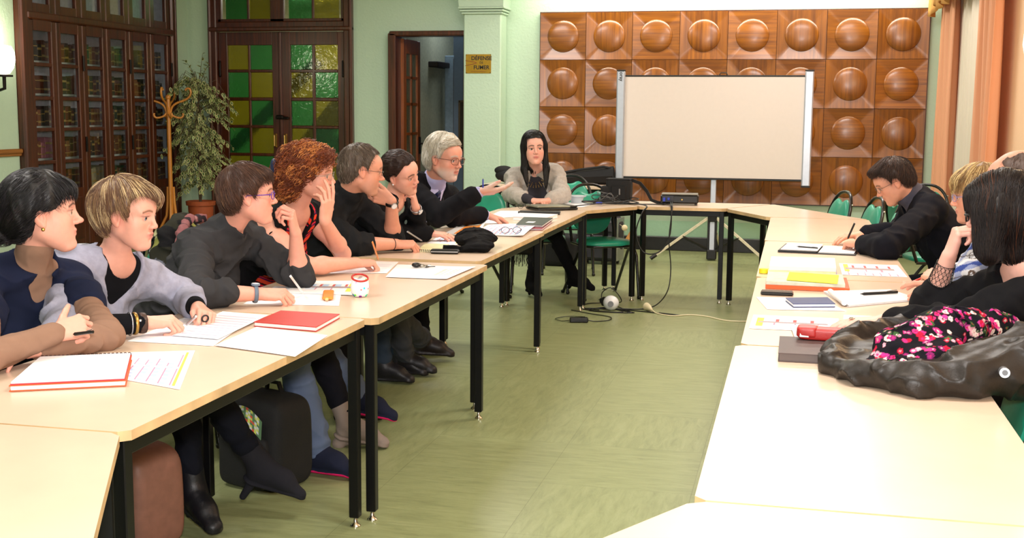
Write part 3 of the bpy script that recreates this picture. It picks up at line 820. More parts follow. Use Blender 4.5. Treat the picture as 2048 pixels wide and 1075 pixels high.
# ---------------------------------------------------------------- paper goods
PAPER = colmat('printed_paper', .7, var=.015, spec=.3)
WHITE = (.86, .86, .88)
def quadfn(q):
    q = [Vector((a, b)) for a, b in q]
    return lambda u, v: (q[0]*(1-u)+q[1]*u)*(1-v)+(q[3]*(1-u)+q[2]*u)*v
def sheet(name, label, cat, q, colf=None, z=.7512, nu=24, nv=24, curl=.0, th=.0008, group=None, bend=0.):
    """a sheet of paper lying on the table; q = its four corners, colf(u, v) = print"""
    f = quadfn(q); c = f(.5, .5); k = MB(); k.m = []
    V = []
    for i in range(nu+1):
        for j in range(nv+1):
            u, v = i/nu, j/nv; p = f(u, v)
            zz = curl*(max(0, u-.6)/.4)**2*(.6+.4*v)+bend*math.sin(PI*v)*.5*(1+math.sin(u*3))
            V.append((p.x-c.x, p.y-c.y, zz))
    F = []; cols = []
    for i in range(nu):
        for j in range(nv):
            F.append((i*(nv+1)+j, (i+1)*(nv+1)+j, (i+1)*(nv+1)+j+1, i*(nv+1)+j+1)); cols.append(colf((i+.5)/nu, (j+.5)/nv) if colf else WHITE)
    # orientation upwards
    a = Vector(V[F[0][1]])-Vector(V[F[0][0]]); b = Vector(V[F[0][3]])-Vector(V[F[0][0]])
    if a.cross(b).z < 0: F = [x[::-1] for x in F]
    k.v = V; k.f = F; k.m = [0]*len(F); k.c = cols
    o = k.build(name, PAPER, loc=(c.x, c.y, z))
    md = o.modifiers.new('thickness', 'SOLIDIFY'); md.thickness = th; md.offset = 1
    return tag(o, label, cat, group)
PK, BLU, YEL, ORG, GRY, RD = (.66, .24, .36), (.36, .52, .78), (.90, .75, .10), (.9, .28, .03), (.36, .30, .32), (.60, .10, .10)
def planning(seed=0, rows=8, yel=True):
    def f(u, v):
        if u < .05 or u > .96 or v < .06 or v > .94: return WHITE
        if yel and .91 < u < .945: return YEL
        a = u*rows; fr = a-int(a); h = math.sin((int(a)+seed)*12.9)*43.7; h -= math.floor(h)
        if v > .9-.3*h or u > .9: return WHITE
        if fr < .14: return PK if abs(v-.5) > .03 else WHITE
        if fr < .62: 
            g = math.sin(v*60+int(a)*3+seed)
            return (.40, .54, .84) if g > -.3 else WHITE
        return WHITE
    return f
def gantt(seed=0):
    def f(u, v):
        if .44 < v < .56 and .12 < u < .92: return GRY
        if .86 < u < .94 and .2 < v < .8: return YEL
        if .56 <= v < .72 and .15 < u < .85:
            return RD if (u*5+seed) % 1 < .22 else ((.45, .62, .85) if (u*5+seed) % 1 < .75 else WHITE)
        if .3 < v < .44 and .2 < u < .8: return (.7, .78, .9) if (u*4+seed) % 1 < .5 else (PK if (u*4+seed) % 1 < .6 else WHITE)
        return WHITE
    return f
def lines(seed=0, c=(.72, .66, .78)):
    def f(u, v):
        if .08 < u < .92 and .1 < v < .85 and (v*11) % 1 < .3: return c
        return WHITE
    return f
def block(name, label, cat, q, h, cover, inner=WHITE, z=.7512, group=None, cv=.0025, over=.003):
    """closed book or pad: cover boards round a block of pages"""
    f = quadfn(q); c = f(.5, .5)
    P = [f(0, 0)-c, f(1, 0)-c, f(1, 1)-c, f(0, 1)-c]
    ar = sum(P[i].x*P[(i+1) % 4].y-P[(i+1) % 4].x*P[i].y for i in range(4))
    if ar < 0: P = P[::-1]
    t = thing(name, label, cat, (c.x, c.y, z), 0, group)
    sc = lambda s: [(p.x*s, p.y*s) for p in P]
    MB().prism(sc(1), 0, cv).build('back_cover', cover, t)
    MB().prism(sc(.975), cv, h-cv).build('pages', mat('page_block_%d' % int(inner[2]*100), inner, .8, var=.03, scale=200, stretch=(1, 1, 40)), t)
    MB().prism(sc(1), h-cv, h).build('front_cover', cover, t)
    return t
def rq(cx, cy, w_, d, deg):
    a = math.radians(deg); u = Vector((math.cos(a), math.sin(a)))*w_/2; v = Vector((-math.sin(a), math.cos(a)))*d/2; c = Vector((cx, cy))
    return [tuple(c-u-v), tuple(c+u-v), tuple(c+u+v), tuple(c-u+v)]
def pen(name, label, p0, p1, r, body, tip, cat='pen'):
    a, b = Vector(p0), Vector(p1); t = thing(name, label, cat, tuple(a))
    d = b-a
    MB().tube([(0, 0, 0), tuple(d*.07), tuple(d*.1), tuple(d)], [r*.15, r*.6, r, r*.9], 10).build('barrel', body, t, 50)
    MB().tube([tuple(d*.72+Vector((0, 0, r))), tuple(d*.98+Vector((0, 0, r*1.5)))], r*.3, 6).build('clip', tip, t, 50)
    return t
REDC = mat('red_cover', '#b3271c', .5, var=.05); BLKC = mat('black_cover', '#141416', .45, var=.1); BLUC = mat('navy_cover', '#26346a', .55)
ORGC = mat('orange_card', '#e2571a', .55, var=.04); WHC = mat('white_card', '#e9e8ea', .6, var=.02); BRNC = mat('brown_grey_cover', '#4b3b39', .55, var=.06)
GRC = mat('dark_green_cover', '#26332a', .5); PNKC = mat('maroon_pink_cover', '#8c3346', .5); LILC = mat('lilac_card', '#8d84b8', .6); YELC = mat('yellow_card', '#f0dc28', .6, var=.03)
WIRE = mat('spiral_wire', '#4a3434', .35, .6); BP = mat('black_plastic', '#0d0d0e', .4, var=.08); SILV = mat('silver_metal', '#b9bcc2', .3, .85, var=.03)

def pillow(name, c, d, m, parent, e=.34, sag=0.):
    """softly rounded box"""
    k = MB()
    def fn(u, v):
        a = u*2*PI; b = (v-.5)*PI; f = lambda x: math.copysign(abs(x)**e, x)
        x, y, z = f(math.cos(a))*f(math.cos(b)), f(math.sin(a))*f(math.cos(b)), f(math.sin(b))
        w_ = 1+sag*math.sin(a*3+z*2)*.5
        return (c[0]+x*d[0]/2*w_, c[1]+y*d[1]/2*w_, c[2]+z*d[2]/2)
    k.surf(fn, 64, 40, closed_u=True)
    return k.build(name, m, parent, 180)
# left row, nearest table
q = [(-1.955, 2.665), (-1.70, 2.80), (-1.86, 3.10), (-2.085, 2.985)]
t = block('spiral_notepad', 'open white spiral pad on an orange folder in front of the woman in navy', 'notepad', q, .016, ORGC)
f = quadfn(q); c = f(.5, .5)
P = [f(.01, .01)-c, f(.99, .01)-c, f(.99, .98)-c, f(.01, .98)-c]
MB().prism([(p.x, p.y) for p in P], .0162, .0195).build('red_under_sheet', mat('red_under_sheet', '#b8323c', .6), t)
MB().prism([(p.x*.99, p.y*.99) for p in P], .0196, .024).build('white_sheets', WHC, t)
a, b = f(.03, .99)-c, f(.97, .99)-c
for i in range(22):
    p = a.lerp(b, i/21); k = MB()
    k.tube([(p.x+.007*math.cos(x)*.47, p.y+.007*math.cos(x)*.88, .017+.008*math.sin(x)) for x in [j*2*PI/10 for j in range(10)]], .0013, 5, closed=True)
    k.build('spiral_ring', WIRE, t, 60)
sheet('planning_sheet', 'printed planning sheet with pink and blue bars and a yellow stripe beside the spiral pad', 'paper', [(-1.93, 2.93), (-1.525, 2.80), (-1.755, 3.29), (-2.02, 3.20)][:1]+[(-1.545, 2.80), (-1.755, 3.28), (-2.0, 3.17)], planning(1, 9), nu=72, nv=40)
sheet('paper_sheets', 'white sheets under the hands of the blonde woman', 'paper', [(-2.03, 3.36), (-1.735, 3.36), (-1.84, 3.92), (-2.08, 3.90)], lines(1), nu=30, nv=44, bend=.004)
sheet('paper_sheet', 'pink-lined printed sheet touching the red notebook', 'paper', [(-1.93, 3.46), (-1.76, 3.44), (-1.80, 3.90), (-1.99, 3.93)], lines(3, (.62, .42, .55)), z=.757, nu=24, nv=44)
sheet('paper_sheet', 'blank white sheet overhanging the table edge by the red notebook', 'paper', [(-1.73, 3.36), (-1.425, 3.27), (-1.462, 3.62), (-1.745, 3.69)], z=.7535, curl=-.002)
block('red_notebook', 'closed red notebook with white pages on the left table', 'notebook', [(-1.765, 3.71), (-1.525, 3.675), (-1.545, 3.94), (-1.775, 3.955)], .016, REDC)
# second table
sheet('paper_sheets', 'white sheets under the writing hand of the woman in charcoal', 'paper', [(-2.01, 4.14), (-1.65, 4.20), (-1.80, 4.62), (-2.09, 4.60)], lines(5, (.78, .76, .8)), nu=30, nv=30)
sheet('chart_sheet', 'sheet with a grey bar chart and yellow tab near the dotted pencil case', 'paper', [(-1.98, 4.43), (-1.70, 4.44), (-1.79, 4.82), (-2.05, 4.76)][0:1]+[(-1.69, 4.45), (-1.80, 4.84), (-2.04, 4.76)], gantt(0), z=.7535, nu=50, nv=50)
t = thing('orange_highlighter', 'flat orange marker lying on the chart sheet', 'marker', (-1.765, 4.38, .7555))
MB().box((0, 0, .006), (.042, .19, .012), b=.004, rz=.36).build('body', mat('orange_plastic', '#e8862a', .4), t); MB().box((.036, -.105, .006), (.014, .03, .008), b=.003, rz=.36).build('cap', mat('pale_orange_plastic', '#f0b878', .4), t)
# dotted pencil case
t = thing('dotted_pencil_case', 'small white pencil case with coloured dots and a red zip', 'pencil case', (-1.655, 4.44, .7515), .2)
def dotcol():
    if 'dot' in MATS: return MATS['dot']
    m, N, L, b = newmat('dotted_cotton')
    tc = N.new('ShaderNodeTexCoord'); v = N.new('ShaderNodeTexVoronoi'); v.inputs['Scale'].default_value = 42; v.inputs['Randomness'].default_value = .7
    L.new(tc.outputs['Object'], v.inputs['Vector'])
    lt = N.new('ShaderNodeMath'); lt.operation = 'LESS_THAN'; lt.inputs[1].default_value = .32; L.new(v.outputs['Distance'], lt.inputs[0])
    hs = N.new('ShaderNodeHueSaturation'); hs.inputs['Saturation'].default_value = 1.6; L.new(v.outputs['Color'], hs.inputs['Color'])
    mx = N.new('ShaderNodeMix'); mx.data_type = 'RGBA'; mx.inputs['A'].default_value = (.85, .85, .87, 1)
    L.new(lt.outputs[0], mx.inputs['Factor']); L.new(hs.outputs[0], mx.inputs['B']); L.new(mx.outputs['Result'], b.inputs['Base Color']); b.inputs['Roughness'].default_value = .6
    MATS['dot'] = m; return m
MB().lathe([(0, 0), (.026, .001), (.034, .012), (.037, .035), (.034, .060), (.031, .072)], 28).build('pouch', dotcol(), t, 60)
MB().tube([(.031*math.cos(a), .034*math.sin(a), .074+.010*math.cos(a-2)) for a in [i*2*PI/24 for i in range(24)]], .0042, 6, closed=True).build('zip_rim', REDC, t, 60)
MB().lathe([(0, 0), (.030, .002)], 24, (0, 0, .069)).build('lining', mat('lilac_lining', '#8e86b4', .7), t)
MB().box((.0, .0, .074), (.012, .05, .004), b=.001).build('zip_pull', SILV, t)
sheet('paper_sheet', 'white printed sheet under the writing hand of the curly-haired woman', 'paper', [(-2.12, 5.02), (-1.78, 5.12), (-1.86, 5.52), (-2.13, 5.50)], lines(2), nu=30, nv=30)
def ks(u, v):
    if .10 < u < .32 and .25 < v < .78: return ((.5, .55, .7) if (v*16) % 1 < .5 else (.85, .65, .35)) if (u*14) % 1 < .6 else WHITE
    return WHITE
sheet('paper_sheet', 'white sheet carrying the key ring near the table seam', 'paper', [(-1.74, 4.99), (-1.46, 4.99), (-1.445, 5.42), (-1.83, 5.42)], lambda u, v: ks(1-u, v), z=.753, nu=40, nv=40, curl=.004)
t = thing('key_ring', 'small bunch of dark keys lying on the white sheet', 'keys', (-1.675, 5.33, .7555))
MB().tube([(.014*math.cos(a), .014*math.sin(a), .004) for a in [i*2*PI/14 for i in range(14)]], .0016, 6, closed=True).build('ring', CHR, t, 60)
for i, a in enumerate((.4, 1.2, 2.2)):
    MB().box((.035*math.cos(a), .035*math.sin(a), .004+i*.003), (.045, .012, .003), rz=a, b=.001).cyl((.018*math.cos(a), .018*math.sin(a), .002+i*.003), (.018*math.cos(a), .018*math.sin(a), .006+i*.003), .012, n=14).build('key', CHR if i else BP, t, 40)
MB().ball((-.03, -.01, .012), (.022, .018, .012), 14, 8).build('fob', BP, t, 60)
# third table
t = block('spiral_booklet', 'cream booklet with a black comb binding in front of the man in black', 'booklet', [(-1.905, 5.955), (-1.755, 5.965), (-1.83, 6.30), (-1.965, 6.29)], .008, mat('cream_card', '#ece3b4', .6), (.85, .82, .7))
for i in range(14):
    MB().tube([(-.065+i*.0098, -.165+.006*math.cos(x), .006+.007*math.sin(x)) for x in [j*2*PI/8 for j in range(8)]], .0018, 4, closed=True).build('comb_ring', BP, t, 60)
sheet('chart_sheet', 'sheet with yellow chart under the hand of the woman leaning her head', 'paper', [(-1.97, 6.33), (-1.79, 6.31), (-1.83, 6.68), (-2.02, 6.74)], gantt(.3), z=.7525, nu=30, nv=30)
def od(u, v): 
    return (ORG if (u*6) % 1 > .1 else (.85, .5, .2)) if (.12 < u < .95 and .15 < v < .75) else WHITE
sheet('printed_sheet', 'sheet with an orange table printed on it next to the open leaflet', 'paper', [(-2.03, 6.82), (-1.80, 6.85), (-1.92, 7.32), (-2.10, 7.28)][:2]+[(-1.93, 7.50), (-2.09, 7.45)], lambda u, v: od(v, 1-u) , z=.7525, nu=34, nv=34, curl=.03)
sheet('planning_leaflet', 'large white planning leaflet with pink lines and raised edge', 'leaflet', [(-1.86, 6.90), (-1.54, 6.86), (-1.60, 7.62), (-1.93, 7.66)], planning(4, 10, False), z=.7535, nu=60, nv=50, curl=.012, bend=.012)
# dark bundle: gloves and scarf
# fourth table
t = block('folder', 'maroon folder lying underneath the dark green folder', 'folder', [(-1.67, 7.27), (-1.515, 7.27), (-1.56, 7.80), (-1.74, 7.80)], .012, PNKC)
t = block('folder', 'dark green folder with a small white label on its cover', 'folder', [(-1.70, 7.36), (-1.53, 7.36), (-1.57, 7.90), (-1.77, 7.90)], .014, GRC, z=.7635)
MB().box((.0, -.10, .0148), (.05, .08, .001)).build('label_sticker', WHC, t)
block('white_book', 'thick white paperback behind the dark green folder', 'book', [(-1.86, 7.95), (-1.62, 7.92), (-1.60, 8.22), (-1.88, 8.25)], .024, WHC)
sheet('paper_sheets', 'white papers spread before the white-haired man', 'paper', [(-2.06, 8.0), (-1.78, 8.30), (-1.82, 8.72), (-2.12, 8.66)], nu=16, nv=16, bend=.006)
sheet('paper_sheet', 'white sheet half under the hand of the white-haired man', 'paper', [(-2.08, 7.62), (-1.90, 7.66), (-1.93, 7.98), (-2.12, 7.95)], nu=12, nv=12)
t = thing('tablet_computer', 'closed dark laptop with a silver lid on the far left table corner', 'laptop', (-1.78, 8.90, .7515), math.radians(38))
MB().box((0, 0, .010), (.33, .23, .018), b=.006).build('base', BP, t); MB().box((-.02, .0, .027), (.30, .215, .014), b=.005, M=Matrix.Rotation(.02, 4, 'Y')).build('lid', mat('silver_grey_lid', '#8f8f7e', .35, .5), t); MB().box((.13, 0, .0265), (.06, .225, .012), b=.004).build('battery', BP, t)
t = thing('flat_case', 'thin black tablet sleeve in front of the closed laptop', 'sleeve', (-1.79, 8.50, .7515), math.radians(8)); MB().box((0, 0, .009), (.30, .12, .018), b=.006).build('sleeve', BP, t); MB().cyl((-.15, -.06, .01), (.15, -.06, .01), .011, n=12).build('spine', BP, t, 50)
def spectacles(name, label, loc, rz, c=BP):
    t = thing(name, label, 'glasses', loc, rz)
    for s_ in (1, -1):
        MB().tube([(.0, s_*.034+.024*math.cos(a), .024+.018*math.sin(a)) for a in [i*2*PI/18 for i in range(18)]], .0018, 6, closed=True).build('rim', c, t, 60)
        MB().tube([(0, s_*.06, .03), (-.04, s_*.066, .02), (-.12, s_*.05, .004)], .0016, 6).build('temple', c, t, 60)
    MB().tube([(0, .011, .03), (.003, 0, .034), (0, -.011, .03)], .0016, 6).build('bridge', c, t, 60)
    return t
spectacles('reading_glasses', 'thin dark glasses lying on the edge of the planning leaflet', (-1.60, 6.80, .772), math.radians(-70))
spectacles('reading_glasses', 'dark glasses lying on the papers before the woman in the grey cardigan', (-1.97, 8.80, .757), math.radians(-40))
sheet('paper_sheet', 'white sheet in front of the hands of the woman in the grey cardigan', 'paper', [(-1.86, 9.22), (-1.60, 9.20), (-1.55, 9.62), (-1.82, 9.66)], nu=10, nv=10)
t = thing('clear_box', 'low clear plastic box behind the cable tangle', 'box', (-1.72, 9.62, .7515))
CLR = mat('frosted_clear_plastic', '#c6cfd6', .25, var=.03)
MB().lathe([(.045, 0), (.05, .02), (.06, .045), (.075, .05), (.075, .054), (.0, .054)], 24).build('body', CLR, t, 40)
MB().lathe([(.08, .054), (.08, .06), (0, .062)], 24).build('lid', CLR, t, 40)

# cable tangle, plugs
rr = random.Random(11)
def loopcable(name, label, c, n, R, r, z0, hgt, seed, m=BP, ends=None):
    g = random.Random(seed); pts = []
    for i in range(n):
        a = i*1.25+g.uniform(-.4, .4); q_ = R*g.uniform(.45, 1.)
        pts.append(Vector((c[0]+q_*math.cos(a)*1.7, c[1]+q_*math.sin(a), z0+r+hgt*g.random()**2)))
    if ends: pts = [Vector(ends[0])]+pts+[Vector(e) for e in ends[1:]]
    out = []
    for i in range(len(pts)-1):
        p0, p1, p2, p3 = pts[max(0, i-1)], pts[i], pts[i+1], pts[min(len(pts)-1, i+2)]
        for j in range(6):
            t_ = j/6; out.append(.5*((2*p1)+(-p0+p2)*t_+(2*p0-5*p1+4*p2-p3)*t_*t_+(-p0+3*p1-3*p2+p3)*t_**3))
    out.append(pts[-1]); out = [Vector((p.x, p.y, max(p.z, z0+r))) for p in out]
    return tag(MB().tube(out, r, 6).build(name, m, smooth=180), label, 'cable')
loopcable('cable', 'looped black cable heaped beside the clear box', (-1.50, 9.55), 16, .10, .0038, .7515, .09, 3)
loopcable('cable', 'thick black cable looping from the heap to the projector bag', (-1.42, 9.66), 14, .13, .0045, .7515, .05, 5, ends=[(-1.72, 9.1, .758), (-1.05, 9.62, .757), (-.92, 9.68, .775)])
loopcable('cable', 'grey cable loop standing up out of the cable heap', (-1.47, 9.60), 9, .07, .003, .76, .15, 9, mat('grey_cable', '#5a5a58', .5))
t = thing('video_plug', 'blue video plug lying in the cable heap', 'plug', (-1.50, 9.40, .7555), .3)
MB().box((0, 0, .014), (.05, .03, .018), b=.004).build('housing', mat('blue_plug', '#1c34a8', .4), t); MB().box((.035, 0, .014), (.02, .028, .012), b=.002).cyl((.03, .017, .014), (.05, .017, .014), .004).build('pins', CHR, t)
tag(MB().tube(smoothp([(-1.40, 9.66, .765), (-1.14, 9.46, .758), (-1.16, 9.40, .70), (-1.20, 9.38, .55), (-1.14, 9.37, .40), (-1.02, 9.37, .40), (-.94, 9.38, .52), (-.93, 9.41, .70), (-.94, 9.45, .768), (-.96, 9.62, .775)]), .0055, 8).build('hanging_cable', BP, smooth=180), 'black cable hanging in a loop under the projector table', 'cable')
pts = smoothp([(-.95, 9.65, .78), (-.93, 9.46, .77), (-.925, 9.40, .72), (-.94, 9.37, .50), (-.92, 9.36, .28), (-.93, 9.28, .12), (-.99, 9.14, .03), (-1.08, 9.02, .006), (-1.22, 8.97, .006), (-1.30, 8.95, .008)])
tag(MB().tube(pts, .0045, 8).build('hanging_cable', BP, smooth=180), 'long black cable falling from the projector to the floor', 'cable')
# projector
t = thing('projector', 'small black projector with a grey top at the far end of the tables', 'projector', (-.90, 9.75, .7515), math.radians(4))
k = MB(); k.box((0, 0, .047), (.30, .22, .07), b=.012); k.build('body', BP, t)
MB().box((0, 0, .084), (.29, .21, .006), b=.003).build('top_plate', mat('grey_top_plate', '#6b675e', .4), t)
MB().box((-.09, -.112, .05), (.09, .006, .05), b=.002).build('socket_panel', mat('socket_panel_grey', '#2c2e34', .5), t)
MB().box((-.12, -.135, .045), (.02, .045, .03), b=.004).box((-.085, -.13, .05), (.02, .04, .02), b=.004).build('video_plug', MATS['blue_plug'], t)
for sx in (-.13, .13):
    for sy in (-.09, .09): MB().cyl((sx, sy, 0), (sx, sy, .014), .01, n=10).build('foot', BP, t)
MB().cyl((.08, .11, .05), (.08, .135, .05), .032, n=20).build('lens_ring', BP, t, 40)
for i in range(1): MB().cyl((.02+i*.022, -.113, .045), (.02+i*.022, -.109, .045), .006, n=10).build('port', BRASS, t)
# projector bag with strap
t = thing('projector_bag', 'upright black padded bag with a strap on the far left corner table', 'bag', (-1.42, 9.80, .7515), math.radians(-6))
FAB = mat('black_nylon', '#08080a', .8, var=.2, bump=.3, bscale=400)
pillow('main_pocket', (.02, 0, .098), (.21, .11, .20), FAB, t, .34, .03); pillow('side_pocket', (-.085, -.01, .065), (.08, .10, .14), FAB, t, .34, .03)
MB().box((.03, -.055, .08), (.13, .02, .12), b=.009).build('front_pocket', FAB, t); MB().box((.02, 0, .19), (.205, .105, .012), b=.005).build('flap', FAB, t)
MB().tube([(.11, .02, .185), (.19, .02, .16), (.25, .0, .10), (.30, -.04, .03), (.36, -.06, .012), (.40, -.06, .01)], .018, 4, sq=.3).build('strap', FAB, t, 60)
MB().box((.04, -.068, .09), (.012, .008, .05), b=.003).build('buckle', SILV, t)
# floor: charger, round multi-plug, plug and white cord
t = thing('power_adapter', 'black power brick on the floor under the far left table', 'power adapter', (-1.46, 8.33, 0), .25)
MB().box((0, 0, .018), (.13, .055, .034), b=.006).build('brick', BP, t); MB().tube(smoothp([(.065, 0, .015), (.12, .01, .006), (.22, .06, .006), (.24, .2, .006), (.1, .35, .006), (-.02, .5, .006)]), .0035, 6).build('cord', BP, t, 60)
MB().tube(smoothp([(-.065, 0, .015), (-.12, .02, .006), (-.16, .12, .006), (-.06, .22, .006), (.06, .2, .006)]), .0025, 6).build('cord', BP, t, 60)
t = thing('round_power_hub', 'white ball-shaped socket block on the floor among black cables', 'power hub', (-1.32, 8.92, 0), -.5)
MB().ball((0, 0, .056), (.062, .056, .056), 24, 14).build('body', mat('white_plastic', '#e4e6ea', .35, var=.02), t, 60)
MB().cyl((.03, -.042, .056), (.04, -.058, .056), .022, n=20).build('socket', mat('grey_socket', '#7a7d84', .5), t, 40)
MB().cyl((-.07, .0, .06), (-.035, 0, .06), .036, n=20).box((-.085, 0, .065), (.03, .035, .035), b=.006).build('black_plug', BP, t, 40)
MB().tube(smoothp([(-.09, 0, .06), (-.12, .05, .12), (-.07, .1, .15), (-.02, .16, .05), (-.2, .25, .006), (-.3, .1, .006), (-.2, -.08, .006), (-.05, -.08, .006)]), .004, 6).build('cord', BP, t, 60)
loopcable('cable', 'black cable coiled on the floor around the white socket block', (-1.36, 8.88), 12, .15, .004, 0, .0, 21, ends=[(-1.48, 9.35, .01), (-.80, 8.80, .006), (-.95, 8.86, .006)])
t = thing('mains_plug', 'cream mains plug with its cord trailing over the floor to the right', 'plug', (-1.04, 8.96, 0))
CRM = mat('cream_plastic', '#d8cba6', .45, var=.03)
MB().tube([(-.02, .03, .03), (.0, .0, .028), (.03, -.05, .018)], [.03, .024, .008], 12).build('plug_head', CRM, t, 50)
MB().cyl((-.03, .035, .03), (-.045, .055, .03), .004).cyl((-.015, .045, .03), (-.03, .065, .03), .004).build('pins', CHR, t)
MB().tube(smoothp([(.03, -.05, .018), (.08, -.12, .005), (.2, -.2, .005), (.32, -.12, .005), (.45, -.16, .005), (.6, -.3, .005), (.8, -.28, .005), (1.1, -.15, .005)]), .005, 8).build('cord', CRM, t, 60)

# ---------------------------------------------------------------- far wall: side table, tripod bag, suitcase, projection screen
t = thing('side_table', 'low cream side table against the far wall holding the tripod bag', 'table', (-2.45, 12.15, 0))
MB().box((0, 0, .735), (1.3, .6, .03), b=.004).build('tabletop', TT, t); MB().box((0, 0, .69), (1.2, .5, .05)).build('apron_frame', LEGM, t)
for sx in (-.6, .6):
    for sy in (-.25, .25): MB().box((sx, sy, .36), (.035, .035, .72), b=.003).build('leg', LEGM, t)
t = thing('tripod_bag', 'long black tapered bag lying on the side table', 'bag', (-2.10, 12.2, .751), 0)
MB().tube([(-.36, 0, .045), (-.1, 0, .07), (.15, 0, .085), (.30, 0, .095)], [.045, .07, .085, .095], 8, sq=1.0).build('bag_body', FAB, t, 30)
MB().tube([(-.34, -.03, .09), (-.05, -.05, .15), (.2, -.05, .185), (.27, -.04, .17)], .012, 6).build('carry_strap', FAB, t, 60)
t = thing('black_coat_heap', 'crumpled black coat on the side table left of the seated woman', 'coat', (-2.87, 12.1, .751))
MB().ball((0, 0, .08), (.15, .10, .075), 20, 12).ball((-.06, 0, .13), (.10, .07, .05), 16, 10).build('folded_body', FAB, t, 60); MB().tube([(.05, -.1, .1), (.13, -.2, .02), (.14, -.3, -.12), (.10, -.32, -.2)], [.04, .045, .04, .03], 8).build('sleeve', FAB, t, 60)
t = thing('suitcase', 'dark grey wheeled suitcase standing under the side of the far corner table', 'suitcase', (-1.86, 11.75, 0), math.radians(-12))
SG = mat('dark_grey_fabric', '#34343a', .7, var=.12, bump=.2, bscale=300)
pillow('shell', (0, 0, .255), (.44, .21, .46), SG, t, .34, .03); MB().box((0, -.11, .17), (.36, .05, .24), b=.02).box((0, -.11, .375), (.36, .04, .12), b=.02).build('front_pocket', SG, t)
MB().tube([(-.07, 0, .47), (-.06, 0, .50), (.06, 0, .50), (.07, 0, .47)], .012, 8).build('handle', BP, t, 60); MB().cyl((.05, -.142, .40), (.05, -.132, .40), .016, n=16).build('badge', CHR, t)
for sx in (-.16, .16): MB().cyl((sx-.015, .06, .03), (sx+.015, .06, .03), .03, n=14).build('wheel', BP, t)
MB().box((.213, 0, .25), (.008, .20, .42), b=.003).build('edge_trim', SILV, t)
t = thing('luggage_tag', 'cardboard tag hanging on a string at the suitcase corner', 'tag', (-1.58, 11.62, .30), 0)
MB().box((.03, 0, -.03), (.04, .003, .16), M=Matrix.Rotation(.5, 4, 'Y')).build('card', mat('kraft_card', '#c08a4c', .8), t); MB().ball((-.02, 0, .07), (.03, .02, .03), 10, 8).build('paper_knot', mat('cream_crumpled', '#d8c7a0', .8), t); MB().tube([(-.07, .02, .1), (-.02, 0, .07), (.0, 0, .03)], .002, 5).build('string', CRM, t)
t = thing('black_holdall', 'black holdall on the floor left of the grey suitcase', 'bag', (-2.22, 11.5, 0))
pillow('bag_body', (0, 0, .15), (.34, .29, .31), FAB, t, .34, .03); MB().tube([(-.08, -.08, .26), (-.04, -.08, .36), (.04, -.08, .36), (.08, -.08, .26)], .01, 6).build('handle', FAB, t, 60)

def screen():
    Y = 12.25
    t = thing('projection_screen', 'white pull-up projection screen with silver side bars on a tripod', 'projection screen', (-.77, Y, 0))
    W = mat('white_screen_fabric', '#dbcfc6', .75, var=.01)
    z0, z1 = .835, 1.845; x0, x1 = -1.02, .91
    MB().box(((x0+x1)/2, 0, (z0+z1)/2), (x1-x0-.16, .006, z1-z0)).build('screen_fabric', W, t)
    MB().box(((x0+x1)/2, 0, z1+.004), (x1-x0-.14, .02, .016), b=.003).build('top_rail', BP, t); MB().box(((x0+x1)/2, 0, z0-.006), (x1-x0-.14, .022, .02), b=.004).build('bottom_rail', BP, t)
    MB().tube([(.0, 0, z1+.012), (.01, 0, z1+.034), (.07, 0, z1+.034), (.08, 0, z1+.012)], .005, 8).build('handle', BP, t, 60)
    for x in (x0+.04, x1-.04):
        sb = MB().box((x, -.005, 1.335), (.085, .06, 1.13), b=.012).build('side_bar', mat('brushed_aluminium', '#c3c9d4', .35, .55, var=.03), t)
        MB().box((x, -.005, 1.903), (.088, .064, .012), b=.003).build('end_cap', BP, sb); MB().box((x, -.005, .767), (.088, .064, .012), b=.003).build('end_cap', BP, sb)
    lm = Matrix.Translation((x0+.045, -.037, 1.84)) @ frameM((0, 0, 0), (0, 0, -1), (1, 0, 0), (0, -1, 0))
    text_mesh('maker_mark', 'oray', .05, lm, BLK, t, bold=.001)
    MB().box((-.03, .045, .80), (.055, .04, 1.45), b=.006).build('mast', MATS['brushed_aluminium'], t)
    MB().box((-.03, .045, .43), (.09, .08, .07), b=.006).build('leg_collar', BP, t); [MB().box((-.03+sx_, .045, .25), (.018, .05, .32), b=.004).build('slide_rail', BP, t) for sx_ in (-.038, .038)]; MB().box((-.03, .045, .06), (.10, .09, .10), b=.01).build('mast_foot', BP, t)
    for i, a in enumerate((200, -25, 85)):
        d = Vector((math.cos(math.radians(a)), math.sin(math.radians(a)), 0))
        a0 = Vector((-.03, .045, .43))+d*.05; b0 = Vector((-.03, .045, .03))+d*.62
        lg = MB().tube([a0, b0], .017, 4, sq=.6).build('tripod_leg', mat('cream_painted_leg', '#d4ccb0', .45), t)
        MB().tube([a0+(b0-a0)*.92, b0+(b0-a0)*.02], .02, 8).build('rubber_tip', BP, lg, 60)
        MB().tube([a0+(b0-a0)*.45, Vector((-.03, .045, .12))+d*.04], .009, 6).build('brace', BP, lg, 60)
screen()
# thin blue pole leaning in the corner
tag(MB().cyl((1.36, 11.2, 0.0), (1.445, 12.9, 1.0), .012, n=10).ball((1.445, 12.9, 1.0), .02, 10, 8).build('blue_pole', mat('blue_pole', '#2c3f78', .4), smooth=60), 'thin blue pole leaning in the corner beside the salmon curtain', 'pole')

